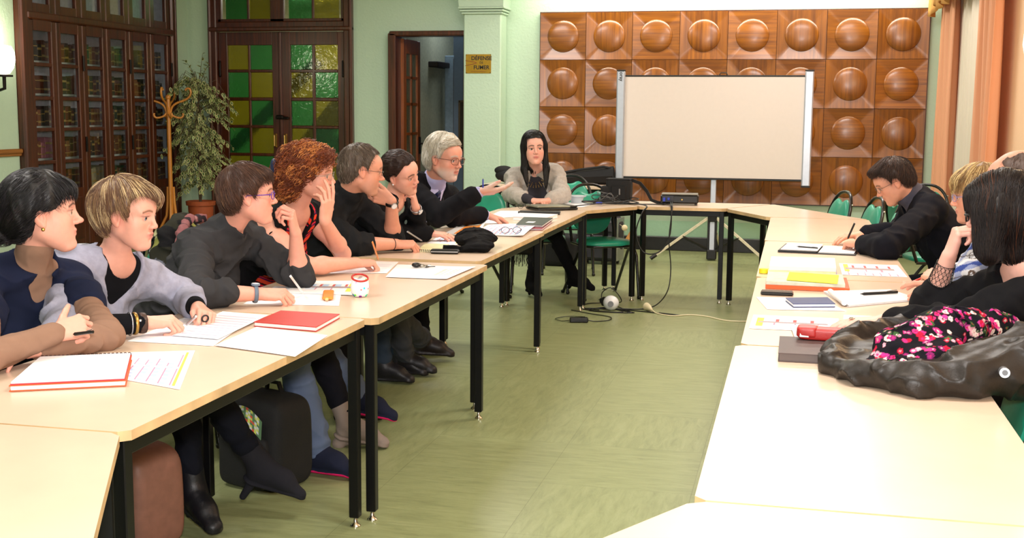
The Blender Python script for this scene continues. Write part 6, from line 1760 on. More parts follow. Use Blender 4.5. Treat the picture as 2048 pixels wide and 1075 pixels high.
for k_, (an, toe) in (('R', (a3, V3(*a3)+V3(.15, -.03, -.05))), ('L', (b3, V3(*b3)+V3(.155, .02, -.075)))):
    an, toe = V3(*an), V3(*toe); f_ = nz(toe-an); sd = nz(np.cross(f_, V3(0, 0, 1))); dn = nz(np.cross(sd, f_)); dn = dn if dn[2] < 0 else -dn
    for i in range(3):
        cc = an+f_*(.055+.022*i)-dn*(.028-.006*i)-I['org']; MB().tube([tuple(cc-sd*.028+dn*.012), tuple(cc-dn*.006), tuple(cc+sd*.028+dn*.012)], .004, 6).build('shoe_lace', PINKS, t, 60)
pen('white_pen', 'white pen in the writing hand of the woman in charcoal', (-1.873, 4.395, 0.757), (-1.800, 4.101, 0.870), .0045, WHC, SILV)

# 4 curly red-haired woman
a4 = (-1.882, 4.891, 0.110)
def zig(V, C, col):
    L = (V-C['nk']); z = L@C['up']; y = L@C['la']; x = L@C['fwd']
    ph = (z+.022*np.abs(((y*11) % 2)-1)*1.2)*20; m = ph % 1
    c = np.where((m < .45)[:, None], np.array(S('#e2452a')), np.where((m < .62)[:, None], np.array(S('#3c1448')), np.where((m < .8)[:, None], np.array(S('#d8283c')), np.array(S('#120a10')))))
    edge = (np.abs(y) > .095) | ((z > -.17) & (x > .0) & (np.abs(np.abs(y)-.055*np.clip(1+z/.17, 0, 1)-.010) < .012))
    c[edge] = S('#0e0b0e'); c[(x < -.03)] = S('#0e0b0e'); return c
t, I = person2(dict(label='person with curly auburn hair and glasses, red zigzag sleeveless top, cheek on hand', head=(-2.10, 5.02, 1.195), hrot=(8, 3, 4), hs=1.0, pelvis=(-2.62, 5.28, .54), neck=(-2.21, 5.09, 1.015), face=-20, s=1.04,
    skin='#db9e88', gaze=(-.1, -.02), q=.9, face_kw=dict(nose=1.05, jaw=.95), lip='#ac6056', browc='#7a4a30',
    wrR=(-1.92, 5.10, .795), elR=(-2.07, 4.90, .80), handR=dict(d=(.65, .7, -.02), n=(.1, .2, -1), **WRITE),
    wrL=(-1.985, 4.899, 1.000), elL=(-2.03, 5.22, .82), handL=dict(d=(.16, .04, 1), n=(-.9, .3, .1), curl=(.12, .28, .45, .6), tcurl=.3, tang=.7, spread=.03),
    hair=dict(c=['#6a3016', '#9a5024', '#cc8244'], cap='#6a3418', seed=11, hi=.34, vol=.020, top=1.02, line=[(-.16, -.14), (-.05, -.12), (-.02, -.05), (.0, -.02), (.03, .0), (.05, .02), (.075, .055), (.14, .066)], napelow=1,
        add=[('e', -.075, 0, .0, (.085, .095, .095), .03), ('e', -.10, 0, -.05, (.06, .075, .06), .03), ('e', .055, 0, .085, (.045, .062, .030), .02)],
        lump=.008, lumpf=90, flow=lambda L, cr: np.stack([-.5+0*L[:, 0], .4*np.sign(L[:, 1]), -.55+0*L[:, 0]], 1), n=3000, ns=13, step=.009, fuzz=.020, stick=.4, rand=.25, curl=(1.05, .95), ext=.03, short=.4, sr=.0014, tl=.012),
    glasses=dict(c='#9a948c', metal=.6, w=.023, h=.0145, e=.75, r=.0011, label='thin metal framed glasses'),
    clothes=[dict(name='sleeveless_top', kind='top', c='#d03a28', g=.012, sleeve=(0, 0), colf=zig, neckline=lambda C: vneck(.17, .05, .064)(C)+[(C['sh']['R']-C['la']*.025, C['sh']['R']-C['la']*.14-C['up']*.03, (.080, .11), .01), (C['sh']['L']+C['la']*.025, C['sh']['L']+C['la']*.14-C['up']*.03, (.080, .11), .01), (C['sh']['R'], C['el']['R'], (.052, .06), .01), (C['sh']['L'], C['el']['L'], (.052, .06), .01)], amp=.004, h=.004),
        dict(name='trousers', kind='trousers', c='#12121a'), dict(name='wedge_boot', kind='shoe', side='R', c='#8a7c74', shaft=.08, heel=.03, wedge=True, amp=.002, h=.004, label='taupe suede wedge boot')],
    legs={'R': (tuple(V3(*a4)+V3(-.16, -.02, .40)), tuple(a4), tuple(V3(*a4)+V3(.15, .02, -.07))), 'L': ((-2.12, 5.30, .50), (-2.05, 5.32, .10), (-1.91, 5.34, .045))}))
MB().ball(tuple(I['W'](-.150, -.062, .035)-I['org']), (.016, .012, .034), 12, 8).build('hair_clip', mat('navy_clip', '#1c2440', .35), t)
pen('orange_pen', 'orange pen in the writing hand of the curly-haired woman', (-1.939, 5.458, 0.765), (-1.878, 5.206, 0.880), .0045, mat('orange_plastic', '#e8862a', .4), SILV)

# 5 man in black fleece
t, I = person2(dict(label='person with short greying hair and rimless glasses, black zip fleece, chin on hand', man=True, head=(-2.11, 5.70, 1.182), hrot=(26, 8, 0), hs=1.03, pelvis=(-2.62, 5.92, .55), neck=(-2.24, 5.78, 1.035), face=-12, s=1.0,
    skin='#d0937a', gaze=(-.1, -.05), q=1., face_kw=dict(nose=1.25, jaw=1.05), lip='#a86054', beard=('#8a7468', .25), browc='#6a584a',
    wrR=(-2.00, 5.90, .795), elR=(-2.17, 5.70, .81), handR=dict(d=(.85, .45, -.02), n=(0, .3, -1), **WRITE),
    wrL=(-2.020, 5.890, 1.017), elL=(-2.06, 6.02, .80), handL=dict(d=(-.62, -.38, .30), n=(-.30, .80, .25), curl=(.35, .40, .50, .62), tcurl=.3, tang=.5, spread=.015),
    hair=dict(c=['#54463a', '#74675a', '#9a9086'], seed=13, hi=.25, vol=.007, line=[(-.14, -.075), (-.05, -.072), (-.02, -.03), (-.008, .02), (.012, .02), (.022, -.0), (.034, .05), (.05, .085), (.12, .11)], napelow=1,
        flow=fl_crown(.5, .2), crown=(-.06, 0, .13), n=2600, ns=6, step=.006, fuzz=.003, rand=.18, ext=.004),
    glasses=dict(c='#3a3634', w=.022, h=.012, e=.6, r=.0009, label='thin rimmed glasses'),
    clothes=[dict(name='zip_fleece', kind='top', c='#1b1c1e', g=.018, sleeve=(1.28, 1.12), collar=(.45, 1.4), amp=.008, crease=1.2, seed=6, loose=.014),
        dict(name='trousers', kind='trousers', c='#3a3c40', flare=1.4), dict(name='heeled_boot', kind='shoe', side='R', c='#1a1216', mat=LEATH, shaft=.06, heel=.035, amp=.001)],
    legs={'R': ((-2.12, 5.95, .50), (-2.117, 6.754, 0.120), tuple(V3(*(-2.117, 6.754, 0.120))+V3(.15, .04, -.06))), 'L': ((-2.12, 6.15, .50), (-2.10, 6.35, .10), (-1.95, 6.37, .05))}))
watch(t, I, 'L', .005, .034, BP, SILV, WHC, .018, upv=(.6, -1, .5), label='black strapped watch with steel case')
ring_on(t, I, 'black_hair_tie', I['wr']['R']-nz(I['wr']['R']-I['el']['R'])*.02, I['wr']['R']-I['el']['R'], .031, .0018, BP)
pen('silver_pen', 'silver pen in the hand of the man in black fleece', (-1.995, 6.341, 0.765), (-1.941, 5.911, 0.860), .0045, SILV, BP)

# 6 dark-haired woman leaning her head
t, I = person2(dict(label='person with pulled-back dark hair, black jacket, head tilted onto her hand', head=(-2.07, 6.20, 1.145), hrot=(-14, 12, 24), hs=.98, pelvis=(-2.60, 6.30, .55), neck=(-2.14, 6.27, .985), face=-5, s=.98,
    skin='#dda28e', gaze=(.2, -.15), q=1., face_kw=dict(nose=.95, jaw=.92), lip='#a85f58',
    wrR=(-2.00, 6.48, .795), elR=(-2.16, 6.30, .81), handR=dict(d=(.9, .1, -.05), n=(0, .1, -1), **REST),
    wrL=(-2.03, 6.33, .95), elL=(-2.08, 6.52, .80), handL=dict(d=(-.1, -.35, 1), n=(-.9, -.2, .2), curl=(.8, .9, 1., 1.), tcurl=.3),
    hair=dict(c=['#2c1a14', '#3e261c', '#5a3828'], seed=17, hi=.12, vol=.010, line=[(-.14, -.06), (-.05, -.055), (-.02, -.02), (-.004, .022), (.02, .022), (.035, .045), (.055, .078), (.13, .092)],
        add=[('e', -.12, 0, .01, (.035, .036, .036), .01)], flow=fl_to((-.12, 0, .01)), n=2600, ns=9, fuzz=.0015, rand=.06, ext=.002),
    clothes=[dict(name='undershirt', kind='top', c='#8a9a8c', g=.007, sleeve=(.5, .5), neckline=vneck(.10)), dict(name='jacket', kind='top', c='#0d0d10', g=.018, sleeve=(1.9, 1.72), neckline=vneck(.20, .05), amp=.007, seed=12, loose=.010),
        dict(name='trousers', kind='trousers', c='#26303c'), ]))
watch(t, I, 'L', .006, .030, SILV, SILV, WHC, .013, upv=(.7, -1, .4), label='silver bracelet watch')
d_, n_, s_ = I['HM']['R']; ring_on(t, I, 'silver_ring', I['wr']['R']+d_*.105+n_*.004+s_*.012, d_, .0105, .002, CHR)
MB().ball(tuple(I['W'](.0, -.082, -.030)-I['org']), .005, 10, 8).build('earring', WHC, t)

# 7 white-haired man in a suit
t, I = person2(dict(label='person with white hair, glasses and short beard, black suit and tie, gesturing with open hand', man=True, head=(-2.05, 6.95, 1.200), hrot=(-20, 8, 0), hs=1.13, pelvis=(-2.66, 7.15, .56), neck=(-2.16, 7.06, 1.035), face=-28, s=1.08,
    skin='#d0937e', gaze=(.1, -.05), q=1., face_kw=dict(nose=1.15, jaw=1.08, open_=.003), lip='#b06a60', beard=('#c8c0b8', .7), browc='#b0a8a0',
    wrR=(-1.810, 6.860, 1.008), poleR=(-.1, -.5, -1), handR=dict(d=(.85, .30, .06), n=(-.35, .25, .9), curl=(.18, .22, .26, .3), tcurl=.1, tang=.5, spread=.02),
    wrL=(-1.945, 7.550, 0.813), elL=(-2.10, 7.32, .83), handL=dict(d=(.7, .5, -.2), n=(0, 0, -1), curl=(.4, .5, .55, .6)),
    hair=dict(c=['#b0a896', '#d6d0c2', '#f0ece2'], seed=19, hi=.35, vol=.013, top=1.04, tl=.02, sr=.0008, line=[(-.14, -.085), (-.05, -.082), (-.030, -.05), (-.016, .010), (.008, .022), (.024, .004), (.038, .045), (.06, .072), (.13, .088)], napelow=1,
        add=[('e', -.02, 0, .06, (.086, .080, .072), .02)], flow=lambda L, cr: np.where((L[:, :1] > .02) & (L[:, 2:] > .06), np.array([-.25, -.9, .0])+0*L, fl_crown(.7, -.1)(L, cr)), crown=(-.03, .03, .15), n=2800, ns=9, fuzz=.003, rand=.12, ext=.006),
    glasses=dict(c='#6a3a2a', w=.025, h=.018, e=.75, r=.0015, label='brown framed glasses'),
    clothes=[dict(name='shirt', kind='top', c='#a9a6cc', g=.006, sleeve=(1.97, 1.97), collar=(.42, 1.1), amp=.002, loose=.0),
        dict(name='suit_jacket', kind='top', c='#0e0e12', g=.022, sleeve=(1.86, 1.82), neckline=vneck(.27, .055, .07), amp=.006, freq=.8, seed=14, loose=.010), dict(name='trousers', kind='trousers', c='#101014'),
        dict(name='shoe', kind='shoe', side='R', c='#1a1214', mat=LEATH, shaft=.0, amp=.0), dict(name='shoe', kind='shoe', side='L', c='#1a1214', mat=LEATH, shaft=.0, amp=.0)]))
def tie(t, I, m, m2):
    o = I['org']; n, u, f_ = I['nk'], I['up'], I['fwd']; k = MB(); l = I['la']
    c0 = n+u*.012+f_*.085; k.ball(tuple(c0-o), (.018, .018, .018), 12, 8); k.build('tie_knot', m, t, 60)
    k = MB()
    pts = [(c0-u*.012, .013), (n-u*.06+f_*.125, .020), (n-u*.14+f_*.152, .026), (n-u*.24+f_*.150, .030)]
    V = []
    for p, w_ in pts: V += [tuple(p-l*w_-o), tuple(p+f_*.006-o), tuple(p+l*w_-o)]
    F = []
    for i in range(3): F += [(i*3, i*3+1, i*3+4, i*3+3), (i*3+1, i*3+2, i*3+5, i*3+4)]
    k.add(V, F); k.build('tie', m, t, 60, solid=.004)
    for i in range(12):
        a_ = .03+.018*i; p = n-u*a_+f_*(.095+.075*min(1, a_/.12))+l*(.008 if i % 2 else -.008); MB().ball(tuple(p+f_*.004-o), .0028, 6, 4).build('tie_dot', m2, t)
tie(t, I, mat('navy_silk', '#1a2048', .4), mat('tie_dot_pale', '#a8b0d8', .5))
for sg in (1, -1):   # shirt collar wings and lapels
    o = I['org']; n, u, f_, l = I['nk'], I['up'], I['fwd'], I['la']
    MB().add([tuple(n+u*.035+f_*.055+l*sg*.045-o), tuple(n+u*.028+f_*.085+l*sg*.010-o), tuple(n-u*.035+f_*.105+l*sg*.050-o), tuple(n+u*.0+f_*.065+l*sg*.062-o)], [(0, 1, 2, 3)]).build('collar_wing', mat('lavender_shirt', '#b4b0d4', .7), t, solid=.004)
    MB().add([tuple(n+u*.03+f_*.03+l*sg*.075-o), tuple(n-u*.02+f_*.10+l*sg*.060-o), tuple(n-u*.12+f_*.142+l*sg*.050-o), tuple(n-u*.27+f_*.165+l*sg*.012-o), tuple(n-u*.10+f_*.125+l*sg*.105-o), tuple(n-u*.06+f_*.105+l*sg*.100-o)], [(0, 1, 2, 3, 4, 5)]).build('lapel', mat('black_suit_wool', '#0c0c10', .8), t, solid=.005)
pen('blue_pen', 'blue pen upright in the gesturing hand of the white-haired man', (-1.781, 6.840, 1.028), (-1.781, 6.840, 1.086), .0045, mat('blue_plastic', '#2a3ca8', .4), BP)

# 8 woman in the grey cardigan
a8 = (-2.047, 9.434, 0.110); b8 = (-1.720, 9.554, 0.160)
t, I = person2(dict(label='person with long straight dark hair and necklace, pale grey cardigan, facing the room', head=(-2.025, 9.38, 1.195), hrot=(-70, 2, 3), hs=1.08, pelvis=(-2.06, 9.72, .55), neck=(-2.045, 9.50, 1.02), face=-76, s=1.06,
    skin='#e0a896', gaze=(.2, .0), q=1.1, face_kw=dict(nose=.9, jaw=.9, lipf=1.1), lip='#b05a58', nail=S('#b04040'),
    wrR=(-2.00, 9.19, .795), elR=(-2.20, 9.33, .83), handR=dict(d=(1, .12, -.02), n=(.1, .1, -1), **WRITE),
    wrL=(-1.87, 9.24, .795), elL=(-1.80, 9.42, .83), handL=dict(d=(-.9, -.3, -.02), n=(-.1, 0, -1), **REST),
    hair=dict(c=['#0e0908', '#17100e', '#2a1c18'], seed=23, hi=.08, vol=.010, thin=.004, line=[(-.16, -.4), (.0, -.4), (.035, -.36), (.05, -.32), (.058, .02), (.075, .08), (.13, .10)], napelow=1,
        part=lambda L: np.where(((np.abs(L[:, 1]) < .058) & (L[:, 0] > .03) & (L[:, 2] < .075) & (L[:, 2] > -.16)) | ((np.abs(L[:, 1]) < .056) & (L[:, 0] > -.04) & (L[:, 2] < -.045)), 1., 0.),
        add=[('c', (.0, .074, .02), (.030, .078, -.15), (.022, .024), .03), ('c', (.0, -.074, .02), (.030, -.078, -.15), (.022, .024), .03), ('c', (.030, .078, -.15), (.065, .066, -.30), (.026, .012), .02), ('c', (.030, -.078, -.15), (.065, -.062, -.27), (.026, .012), .02), ('c', (-.07, 0, .0), (-.085, 0, -.16), (.055, .045), .03)],
        flow=fl_down(.04), rootz=-.3, n=2600, ns=14, step=.016, fuzz=.002, rand=.05, ext=.01),
    clothes=[dict(name='top', kind='top', c='#343238', g=.008, sleeve=(1.95, 1.6), neckline=crew(.066, .03), amp=.002),
        dict(name='cardigan', kind='top', c='#aba49c', g=.020, mat=KNIT, sleeve=(1.55, 1.80), neckline=lambda C: [(C['nk']+C['up']*.03, C['nk']+C['up']*.15+C['fwd']*.05, (.080, .085), .01), (C['nk']-C['up']*.02+C['fwd']*.16, C['nk']-C['up']*.46+C['fwd']*.19, (.098, .105), .02)], amp=.008, seed=21, loose=.022),
        dict(name='trousers', kind='trousers', c='#0c0c10', w=.95), dict(name='ankle_boot', kind='shoe', side='R', c='#0a0a0d', shaft=.09, heel=.03, amp=.001), dict(name='ankle_boot', kind='shoe', side='L', c='#0a0a0d', shaft=.09, heel=.03, amp=.001)],
    legs={'R': (tuple(V3(*a8)+V3(.03, .06, .40)), tuple(a8), tuple(V3(*a8)+V3(.08, -.12, -.06))), 'L': (tuple(V3(*b8)+V3(-.17, -.02, .36)), tuple(b8), tuple(V3(*b8)+V3(.15, -.04, -.07)))}))
for rr_ in range(4):
    for i in range(9):
        a_ = -1.0+2.0*i/8; R_ = .058+.011*rr_
        p = I['nk']+I['la']*math.sin(a_)*R_-I['up']*(.02+R_*math.cos(a_)*.85)+I['fwd']*(.098+.020*(R_-.05)/.04+.0*a_)
        if i % 2 == 0 or rr_ > 1: MB().ball(tuple(p-I['org']), (.0035, .0035, .0055 if rr_ == 3 else .0035), 6, 4).build('necklace_bead', BRASS, t)
for y_ in (1, -1): MB().ball(tuple(I['W'](.012, y_*.085, -.030)-I['org']), .007, 10, 8).build('earring', WHC, t)
pen('orange_marker', 'upright orange marker in the hand of the woman in the grey cardigan', (-1.863, 9.299, 0.800), (-1.949, 9.618, 0.870), .009, mat('orange_plastic', '#e8862a', .4), ORGC)

# 9 man writing in a navy jacket
t, I = person2(dict(label='person with dark brown hair and thin glasses, navy jacket, bent over writing in the folder', man=True, head=(.520, 6.86, 1.118), hrot=(186, 31, 0), hs=.98, pelvis=(.98, 6.95, .55), neck=(.655, 6.92, 1.02), face=188, s=1.10, twist=0,
    skin='#d69a80', gaze=(0, -.5), q=1., face_kw=dict(nose=1.15, jaw=.98), lip='#b0685c', browc='#3a2620',
    wrL=(.355, 6.60, .80), elL=(.47, 6.37, .81), handL=dict(d=(-.55, .75, -.05), n=(.0, .1, -1), **WRITE),
    wrR=(.385, 7.08, .80), elR=(.60, 7.20, .81), handR=dict(d=(-.8, -.5, 0), n=(0, 0, -1), **REST),
    hair=dict(c=['#33221a', '#483024', '#664834'], seed=29, hi=.12, vol=.012, top=1.04, line=[(-.14, -.072), (-.05, -.068), (-.030, -.045), (-.014, .018), (.010, .026), (.024, .006), (.036, .045), (.06, .070), (.13, .082)], napelow=1,
        add=[('e', .055, 0, .095, (.045, .055, .026), .02)], flow=fl_crown(.5, .45), crown=(-.07, 0, .13), n=3200, ns=9, fuzz=.006, rand=.16, ext=.008),
    glasses=dict(c='#4a4038', metal=.5, w=.023, h=.014, e=.7, r=.0010, label='thin metal glasses'),
    clothes=[dict(name='shirt', kind='top', c='#4a4a58', g=.010, sleeve=(.5, .5), collar=(.50, 1.2), amp=.002), dict(name='jacket', kind='top', c='#0f1018', g=.018, sleeve=(1.88, 1.9), neckline=vneck(.25, .05, .070), amp=.008, seed=31, freq=.8, loose=.014),
        dict(name='trousers', kind='trousers', c='#14161e'), dict(name='shoe', kind='shoe', side='R', c='#120e10', mat=LEATH, shaft=.0, amp=.0), dict(name='shoe', kind='shoe', side='L', c='#120e10', mat=LEATH, shaft=.0, amp=.0)]))
pen('black_pen', 'black pen in the fist of the man in the navy jacket', (0.285, 6.680, 0.814), (0.318, 6.680, 0.901), .0055, BP, SILV)

# 10 blonde woman with plaid shirt
def plaid(V, C, col):
    L = V-C['nk']; a = L@C['up']*17; b = (L@C['la']+L@C['fwd']*.6)*17
    s1 = (a % 1 < .35); s2 = (b % 1 < .35); c = np.tile(np.array(S('#d4d6dc')), (len(V), 1))
    c[s1] = S('#8f9cc4'); c[s2 & ~s1] = S('#9aa4c4'); c[s1 & s2] = S('#3c4f94'); c[(a % 1 > .62) & (a % 1 < .68)] = S('#5a4a40'); c[(b % 1 > .62) & (b % 1 < .68)] = S('#5a4a40'); return c
t, I = person2(dict(label='person with short blonde hair and pale glasses, blue plaid shirt, mostly hidden at right', head=(.755, 5.42, 1.140), hrot=(178, 6, 0), hs=.98, pelvis=(1.02, 5.42, .55), neck=(.83, 5.42, .99), face=185, s=.98,
    skin='#dc9f86', gaze=(0, 0), q=1., face_kw=dict(nose=1.0), wrL=(.60, 5.20, .80), elL=(.735, 5.13, .86), handL=dict(d=(-.4, .5, .2), n=(.3, .2, -.8), **FIST),
    wrR=(.56, 5.50, .74), elR=(.76, 5.62, .80), handR=dict(d=(-.9, -.2, .05), n=(0, 0, -1), **WRITE),
    hair=dict(c=['#8a6a42', '#b8945e', '#e0c48a'], seed=37, hi=.35, vol=.020, line=[(-.14, -.08), (-.05, -.078), (-.02, -.06), (.0, -.045), (.03, -.045), (.045, .0), (.07, .025), (.14, .030)], napelow=1,
        add=[('e', .058, 0, .065, (.046, .062, .040), .02)], flow=fl_crown(.8, .2), crown=(-.04, 0, .15), n=2200, ns=11, fuzz=.004, ext=.012),
    glasses=dict(c='#8a84b8', w=.023, h=.014, e=.7, r=.0013, label='pale violet glasses'),
    clothes=[dict(name='shirt', kind='top', c='#c0c4d0', g=.016, sleeve=(1.8, 1.8), colf=plaid, neckline=vneck(.10), amp=.006, seed=33, h=.004), dict(name='trousers', kind='trousers', c='#23283a')]))
pen('red_pen', 'red pen held at the table edge in front of the hidden blonde woman', (.50, 5.42, .757), (.585, 5.50, .785), .005, mat('red_plastic', '#c82a1e', .4), SILV)

# 11 bald man
t, I = person2(dict(label='person with balding head and close-cropped sides, dark sweater, behind the dark bob', man=True, head=(.80, 4.80, 1.225), hrot=(176, 4, 0), hs=1.04, pelvis=(1.12, 4.85, .56), neck=(.90, 4.83, 1.06), face=182, s=1.05,
    skin='#d0937c', q=1.1, face_kw=dict(nose=1.1), wrL=(.62, 4.72, .80), wrR=(.62, 4.95, .80), handL=dict(REST), handR=dict(REST), browc='#5a4a40',
    hair=dict(c=['#5c4a42', '#6e5c52'], seed=41, vol=.003, bald=True, line=[(-.14, -.07), (-.05, -.06), (-.01, .02), (.02, .03), (.05, .085), (.13, .2)],
        part=lambda L: np.where((np.abs(L[:, 1]) < .045) & (L[:, 0] > -.06) & (L[:, 2] > .08), .3, 0.), flow=fl_crown(.5), n=1500, ns=4, step=.005, fuzz=.001, sr=.0007),
    clothes=[dict(name='sweater', kind='top', c='#23242c', g=.016, sleeve=(1.9, 1.9), neckline=crew()), dict(name='trousers', kind='trousers', c='#1a1c24')]))

# 12 woman with the dark bob
t, I = person2(dict(label='person with dark brown bob and black glasses, black V-neck top, lattice cuff on raised wrist', head=(.655, 4.16, 1.160), hrot=(152, 6, 0), hs=1.02, pelvis=(.98, 4.14, .55), neck=(.735, 4.14, .995), face=210, s=1.08,
    skin='#e2ac9c', q=.85, face_kw=dict(nose=1.0, jaw=.94), 
    wrR=(0.521, 4.320, 1.000), elR=(0.480, 4.400, 0.817), handR=dict(d=(.25, .0, 1), n=(.7, .1, -.3), curl=(1.1, 1.2, 1.2, 1.2), tcurl=.4, tang=.5),
    wrL=(.30, 4.10, .80), elL=(.53, 3.97, .82), handL=dict(d=(-1, -.05, -.03), n=(0, 0, -1), **REST),
    hair=dict(c=['#140d0d', '#20140f', '#54301e'], seed=43, hi=.14, thin=.008, tl=.012, vol=.022, top=1.02, line=[(-.16, -.165), (-.03, -.17), (.0, -.175), (.03, -.17), (.055, -.14), (.065, -.02), (.075, .02), (.14, .025)], napelow=1,
        add=[('c', (-.02, .075, .03), (.015, .080, -.12), (.036, .032), .03), ('c', (-.02, -.075, .03), (.015, -.080, -.12), (.036, .032), .03), ('c', (-.06, 0, .0), (-.055, 0, -.12), (.070, .055), .03), ('e', .055, 0, .068, (.052, .068, .042), .02), ('c', (.03, .075, .02), (.045, .078, -.10), (.026, .022), .02)],
        flow=fl_down(.12), rootz=-.14, n=5200, ns=14, step=.013, fuzz=.004, rand=.07, ext=.02, short=.6),
    glasses=dict(c='#0c0c0e', w=.025, h=.016, e=.5, r=.0028, label='chunky black glasses'),
    clothes=[dict(name='v_neck_top', kind='top', c='#0f0f12', g=.018, sleeve=(1.25, 1.80), neckline=vneck(.24, .075, .080), amp=.009, freq=.8, seed=45, loose=.022, h=.005), dict(name='trousers', kind='trousers', c='#14141a')]))
a_, b_ = I['el']['R'], I['wr']['R']; ax = nz(b_-a_); u = nz(np.cross(ax, [.2, .3, .9])); v = np.cross(ax, u); k = MB(); at = b_-ax*.075
P_ = lambda a, h_: tuple(at+(u*math.cos(a)+v*math.sin(a))*(.036-.006*h_/.06)+ax*h_-I['org'])
for h_ in (-.03, .045): k.tube([P_(i*2*PI/28, h_) for i in range(28)], .0012, 5, closed=True)
for i in range(14):
    a0 = i*2*PI/14
    for sg in (1, -1): k.tube([P_(a0+sg*.24*math.sin(j*PI/2)*(1 if j % 2 else 0)+sg*.0, -.03+.0125*j) for j in range(7)], .001, 4)
    k.tube([P_(a0+.22, -.03+.0125*j) for j in range(7)], .0008, 4)
o_ = k.build('lattice_cuff', BP, t, 60); o_['label'] = 'black filigree lattice cuff'
MB().ball(tuple(I['wr']['L']+I['HM']['L'][0]*.10+V3(0, 0, .010)-I['org']), (.010, .008, .005), 10, 6).build('silver_ring', CHR, t)
# ---------------------------------------------------------------- soft heaps: jacket, scarf, gloves, coats
def blob(name, prims, h, m, label, cat, colf=None, base='#222222', amp=.006, freq=1., seed=1, floor=None, small=.3, parent=None, group=None, fine=()):
    vx = Vox(prims, h, list(fine))
    def fold(Q, d):
        W_ = Q+.02*np.stack([hsh(Q, 11*freq, seed+7), hsh(Q, 13*freq, seed+8), hsh(Q, 9*freq, seed+9)], 1)
        n = hsh(W_, 22*freq, seed); o = amp*(.4-1.5*(1-np.abs(n))**3)+amp*small*hsh(Q, 60*freq, seed+3)
        d = d+o
        if floor is not None: d = np.maximum(d, floor(Q))
        return d
    vx.near(fold, .05)
    V, F = vx.mesh(); col = np.tile(np.array(S(base)), (len(V), 1))
    if colf: col = colf(V, col)
    org = V3(*( [V[:, 0].mean(), V[:, 1].mean(), V[:, 2].min()] )) if parent is None else V3(*parent.location)
    o = np_mesh(name, V-org, F, m, parent, col)
    if parent is None: o.location = tuple(org); tag(o, label, cat, group)
    elif label: o['label'] = label
    return o
def chainp(pts, k=.03):
    return [Prim('c', V3(*a[:3]), V3(*b[:3]), (a[3], b[3]), k) for a, b in zip(pts[:-1], pts[1:])]
# leather jacket: lies on the table, its right side slumps over the edge on to the chair
ab = lambda x, y, z, r: (x, y, z, r)
TABZ = lambda Q: np.where((Q[:, 0] < .535) & (Q[:, 1] > 2.2), .7525-Q[:, 2], -1.)
jk = thing('leather_jacket', 'black leather jacket dropped on the bright right table, sliding over its edge', 'jacket', (.42, 3.5, .7525))
pj = [Prim('e', V3(.38, 3.62, .765), None, (.28, .34, .040), 0), Prim('e', V3(.62, 3.60, .775), None, (.24, .30, .055), .04)]
pj += chainp([ab(.115, 3.46, .775, .028), ab(.20, 3.33, .785, .034), ab(.33, 3.24, .785, .040), ab(.47, 3.26, .795, .046), ab(.62, 3.34, .825, .065), ab(.80, 3.50, .84, .075)], .03)
pj += chainp([ab(.115, 3.46, .775, .028), ab(.13, 3.66, .785, .028), ab(.20, 3.86, .79, .032), ab(.34, 4.02, .795, .030), ab(.50, 4.02, .80, .035)], .03)
pj += chainp([ab(.42, 3.32, .82, .035), ab(.62, 3.44, .865, .05), ab(.86, 3.60, .90, .06)], .03)
blob('jacket_body', pj, .006, LEATH, None, None, None, '#1c1714', .010, 1.05, 3, TABZ, .22, jk)
bt = V3(*(0.539, 3.220, 0.826))-V3(.42, 3.5, .7525)
MB().cyl(tuple(bt+V3(0, .03, 0)), tuple(bt+V3(-.003, -.014, .004)), .013, n=20).build('snap_button', SILV, jk, 40); MB().cyl(tuple(bt), tuple(bt+V3(-.003, -.017, .005)), .007, n=16).build('button_centre', BP, jk, 40)
def floral(V, col):
    rg = np.random.RandomState(5); pts = V[rg.choice(len(V), min(len(V), 620), replace=False)]; rad = rg.uniform(.005, .0115, len(pts))
    cc = [np.array(S(c)) for c in ('#d8327e', '#e8a0b0', '#f0d8d0', '#b81c3c', '#c03a90', '#3a5a34', '#8a2868')]
    wobble = .0025*hsh(V, 260, 3)
    for i, (p, r) in enumerate(zip(pts, rad)):
        d = np.linalg.norm(V-p, axis=1)+wobble; m = d < r
        a_ = np.arctan2(V[m, 1]-p[1], V[m, 0]-p[0]); c = cc[rg.randint(0, 7)]
        col[m] = c*(.72+.4*(np.sin(a_*5+d[m]/r*6)[:, None]*.5+.5))
        m2 = d < r*.35; col[m2] = cc[rg.randint(0, 4)]*.8
    return col
ps = chainp([ab(*(0.233, 3.500, 0.770), .028), ab(*(0.297, 3.560, 0.808), .055), ab(*(0.361, 3.600, 0.818), .065), ab(*(0.430, 3.680, 0.844), .065), ab(*(0.507, 3.740, 0.845), .055), ab(*(0.586, 3.850, 0.837), .045), ab(*(0.659, 3.900, 0.832), .035)], .03)
ps += chainp([ab(*(0.291, 3.460, 0.777), .03), ab(*(0.374, 3.500, 0.788), .04), ab(*(0.446, 3.560, 0.816), .04)], .03)
blob('floral_scarf', ps, .0035, CLOTH, 'black scarf with pink and white flowers heaped on the leather jacket', 'scarf', floral, '#14131a', .009, 1.2, 11, None, .35)
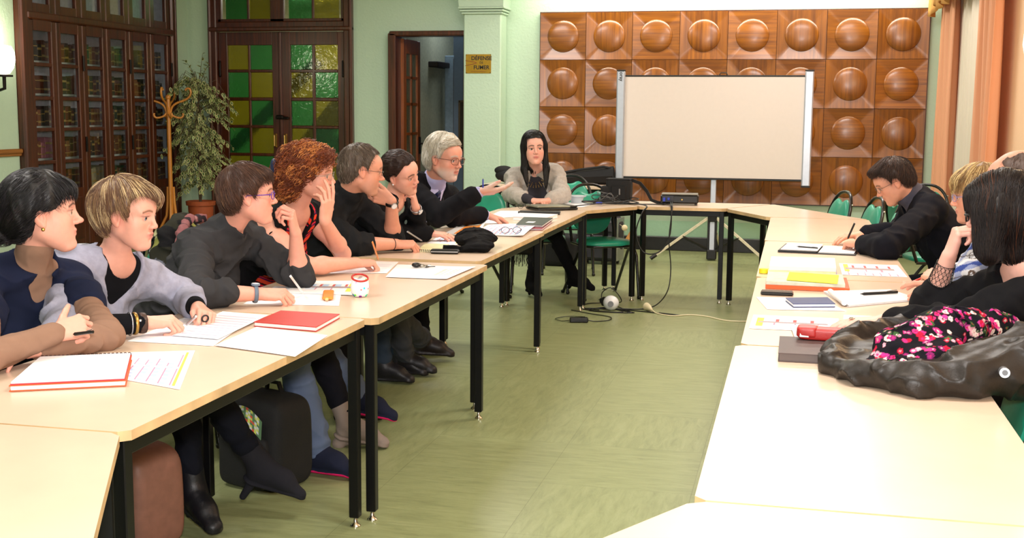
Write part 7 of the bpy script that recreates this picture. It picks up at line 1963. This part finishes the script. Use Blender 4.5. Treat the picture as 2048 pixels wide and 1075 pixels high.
# black gloves / scarf bundle at left
pb = chainp([ab(-1.77, 6.02, .768, .014), ab(-1.66, 6.00, .770, .016), ab(-1.56, 6.02, .772, .020)], .01)+[Prim('e', V3(-1.66, 6.22, .80), None, (.11, .17, .035), .02), Prim('e', V3(-1.69, 6.30, .82), None, (.08, .11, .030), .02), Prim('e', V3(-1.60, 6.06, .785), None, (.08, .06, .02), .02)]
blob('black_scarf', pb, .005, CLOTH, 'crumpled black scarf and gloves heaped near the table edge', 'scarf', None, '#08080a', .007, 1.4, 5, lambda Q: .7525-Q[:, 2], .3)
tg = thing('black_case', 'slim black glasses case in front of the crumpled black scarf', 'glasses case', (-1.745, 5.93, .7515), .15); MB().box((0, 0, .011), (.15, .05, .022), b=.007).build('case_body', BP, tg); MB().box((0, -.026, .011), (.14, .002, .004)).build('silver_edge', SILV, tg)
# patterned coat over the chair back behind the woman in charcoal
def camo(V, col):
    n = hsh(V, 17, 2)+.5*hsh(V, 41, 5); m = hsh(V, 23, 9)
    col[:] = S('#2a2a22'); col[n > .35] = S('#8a8a4a'); col[n > .75] = S('#b8b48a'); col[(m > .5)] = S('#141416'); col[(m < -.75)] = S('#6a6c78')
    return col
c0 = (-2.860, 5.377, 0.692)
pc_ = [Prim('e', V3(-2.74, 5.02, .80), None, (.09, .22, .20), 0), Prim('e', V3(-2.76, 5.0, .58), None, (.10, .20, .20), .06)]
blob('patterned_coat', pc_, .007, CLOTH, 'camouflage-patterned coat hanging on the chair back behind the woman in charcoal', 'coat', camo, '#444433', .012, 1., 7)
def pinky(V, col):
    n = hsh(V, 60, 2); col[:] = S('#8a5a5c'); col[n > .25] = S('#2a2026'); col[n < -.6] = S('#b88a88'); return col
blob('pink_scarf', chainp([ab(-2.66, 4.83, .88, .014), ab(-2.67, 4.90, .94, .020), ab(-2.70, 5.02, .975, .022), ab(-2.70, 5.16, .97, .018)], .02), .005, CLOTH, 'pink and black scarf rolled along the top of the patterned coat', 'scarf', pinky, '#a87878', .006, 1.6, 3)
chair(-2.54, 5.0, -5, 'green chair behind the woman in charcoal, hidden under the patterned coat')
fs = thing('fringed_shawl', 'black fringed shawl hanging below the table edge beside the seated cardigan woman', 'shawl', (-2.080, 9.150, 0.381))
MB().box((0, 0, .06), (.20, .05, .14), b=.02).build('shawl_cloth', FAB, fs)
k = MB()
for i in range(26): k.tube([(-.095+i*.0076, .01*math.sin(i), 0), (-.095+i*.0076+.006*math.sin(i*2.3), .02*math.sin(i*1.7), -.05), (-.095+i*.0076+.010*math.sin(i*3.1), .01*math.cos(i), -.085-.02*math.sin(i*1.3))], .003, 4)
k.build('fringe', FAB, fs)['kind'] = 'stuff'
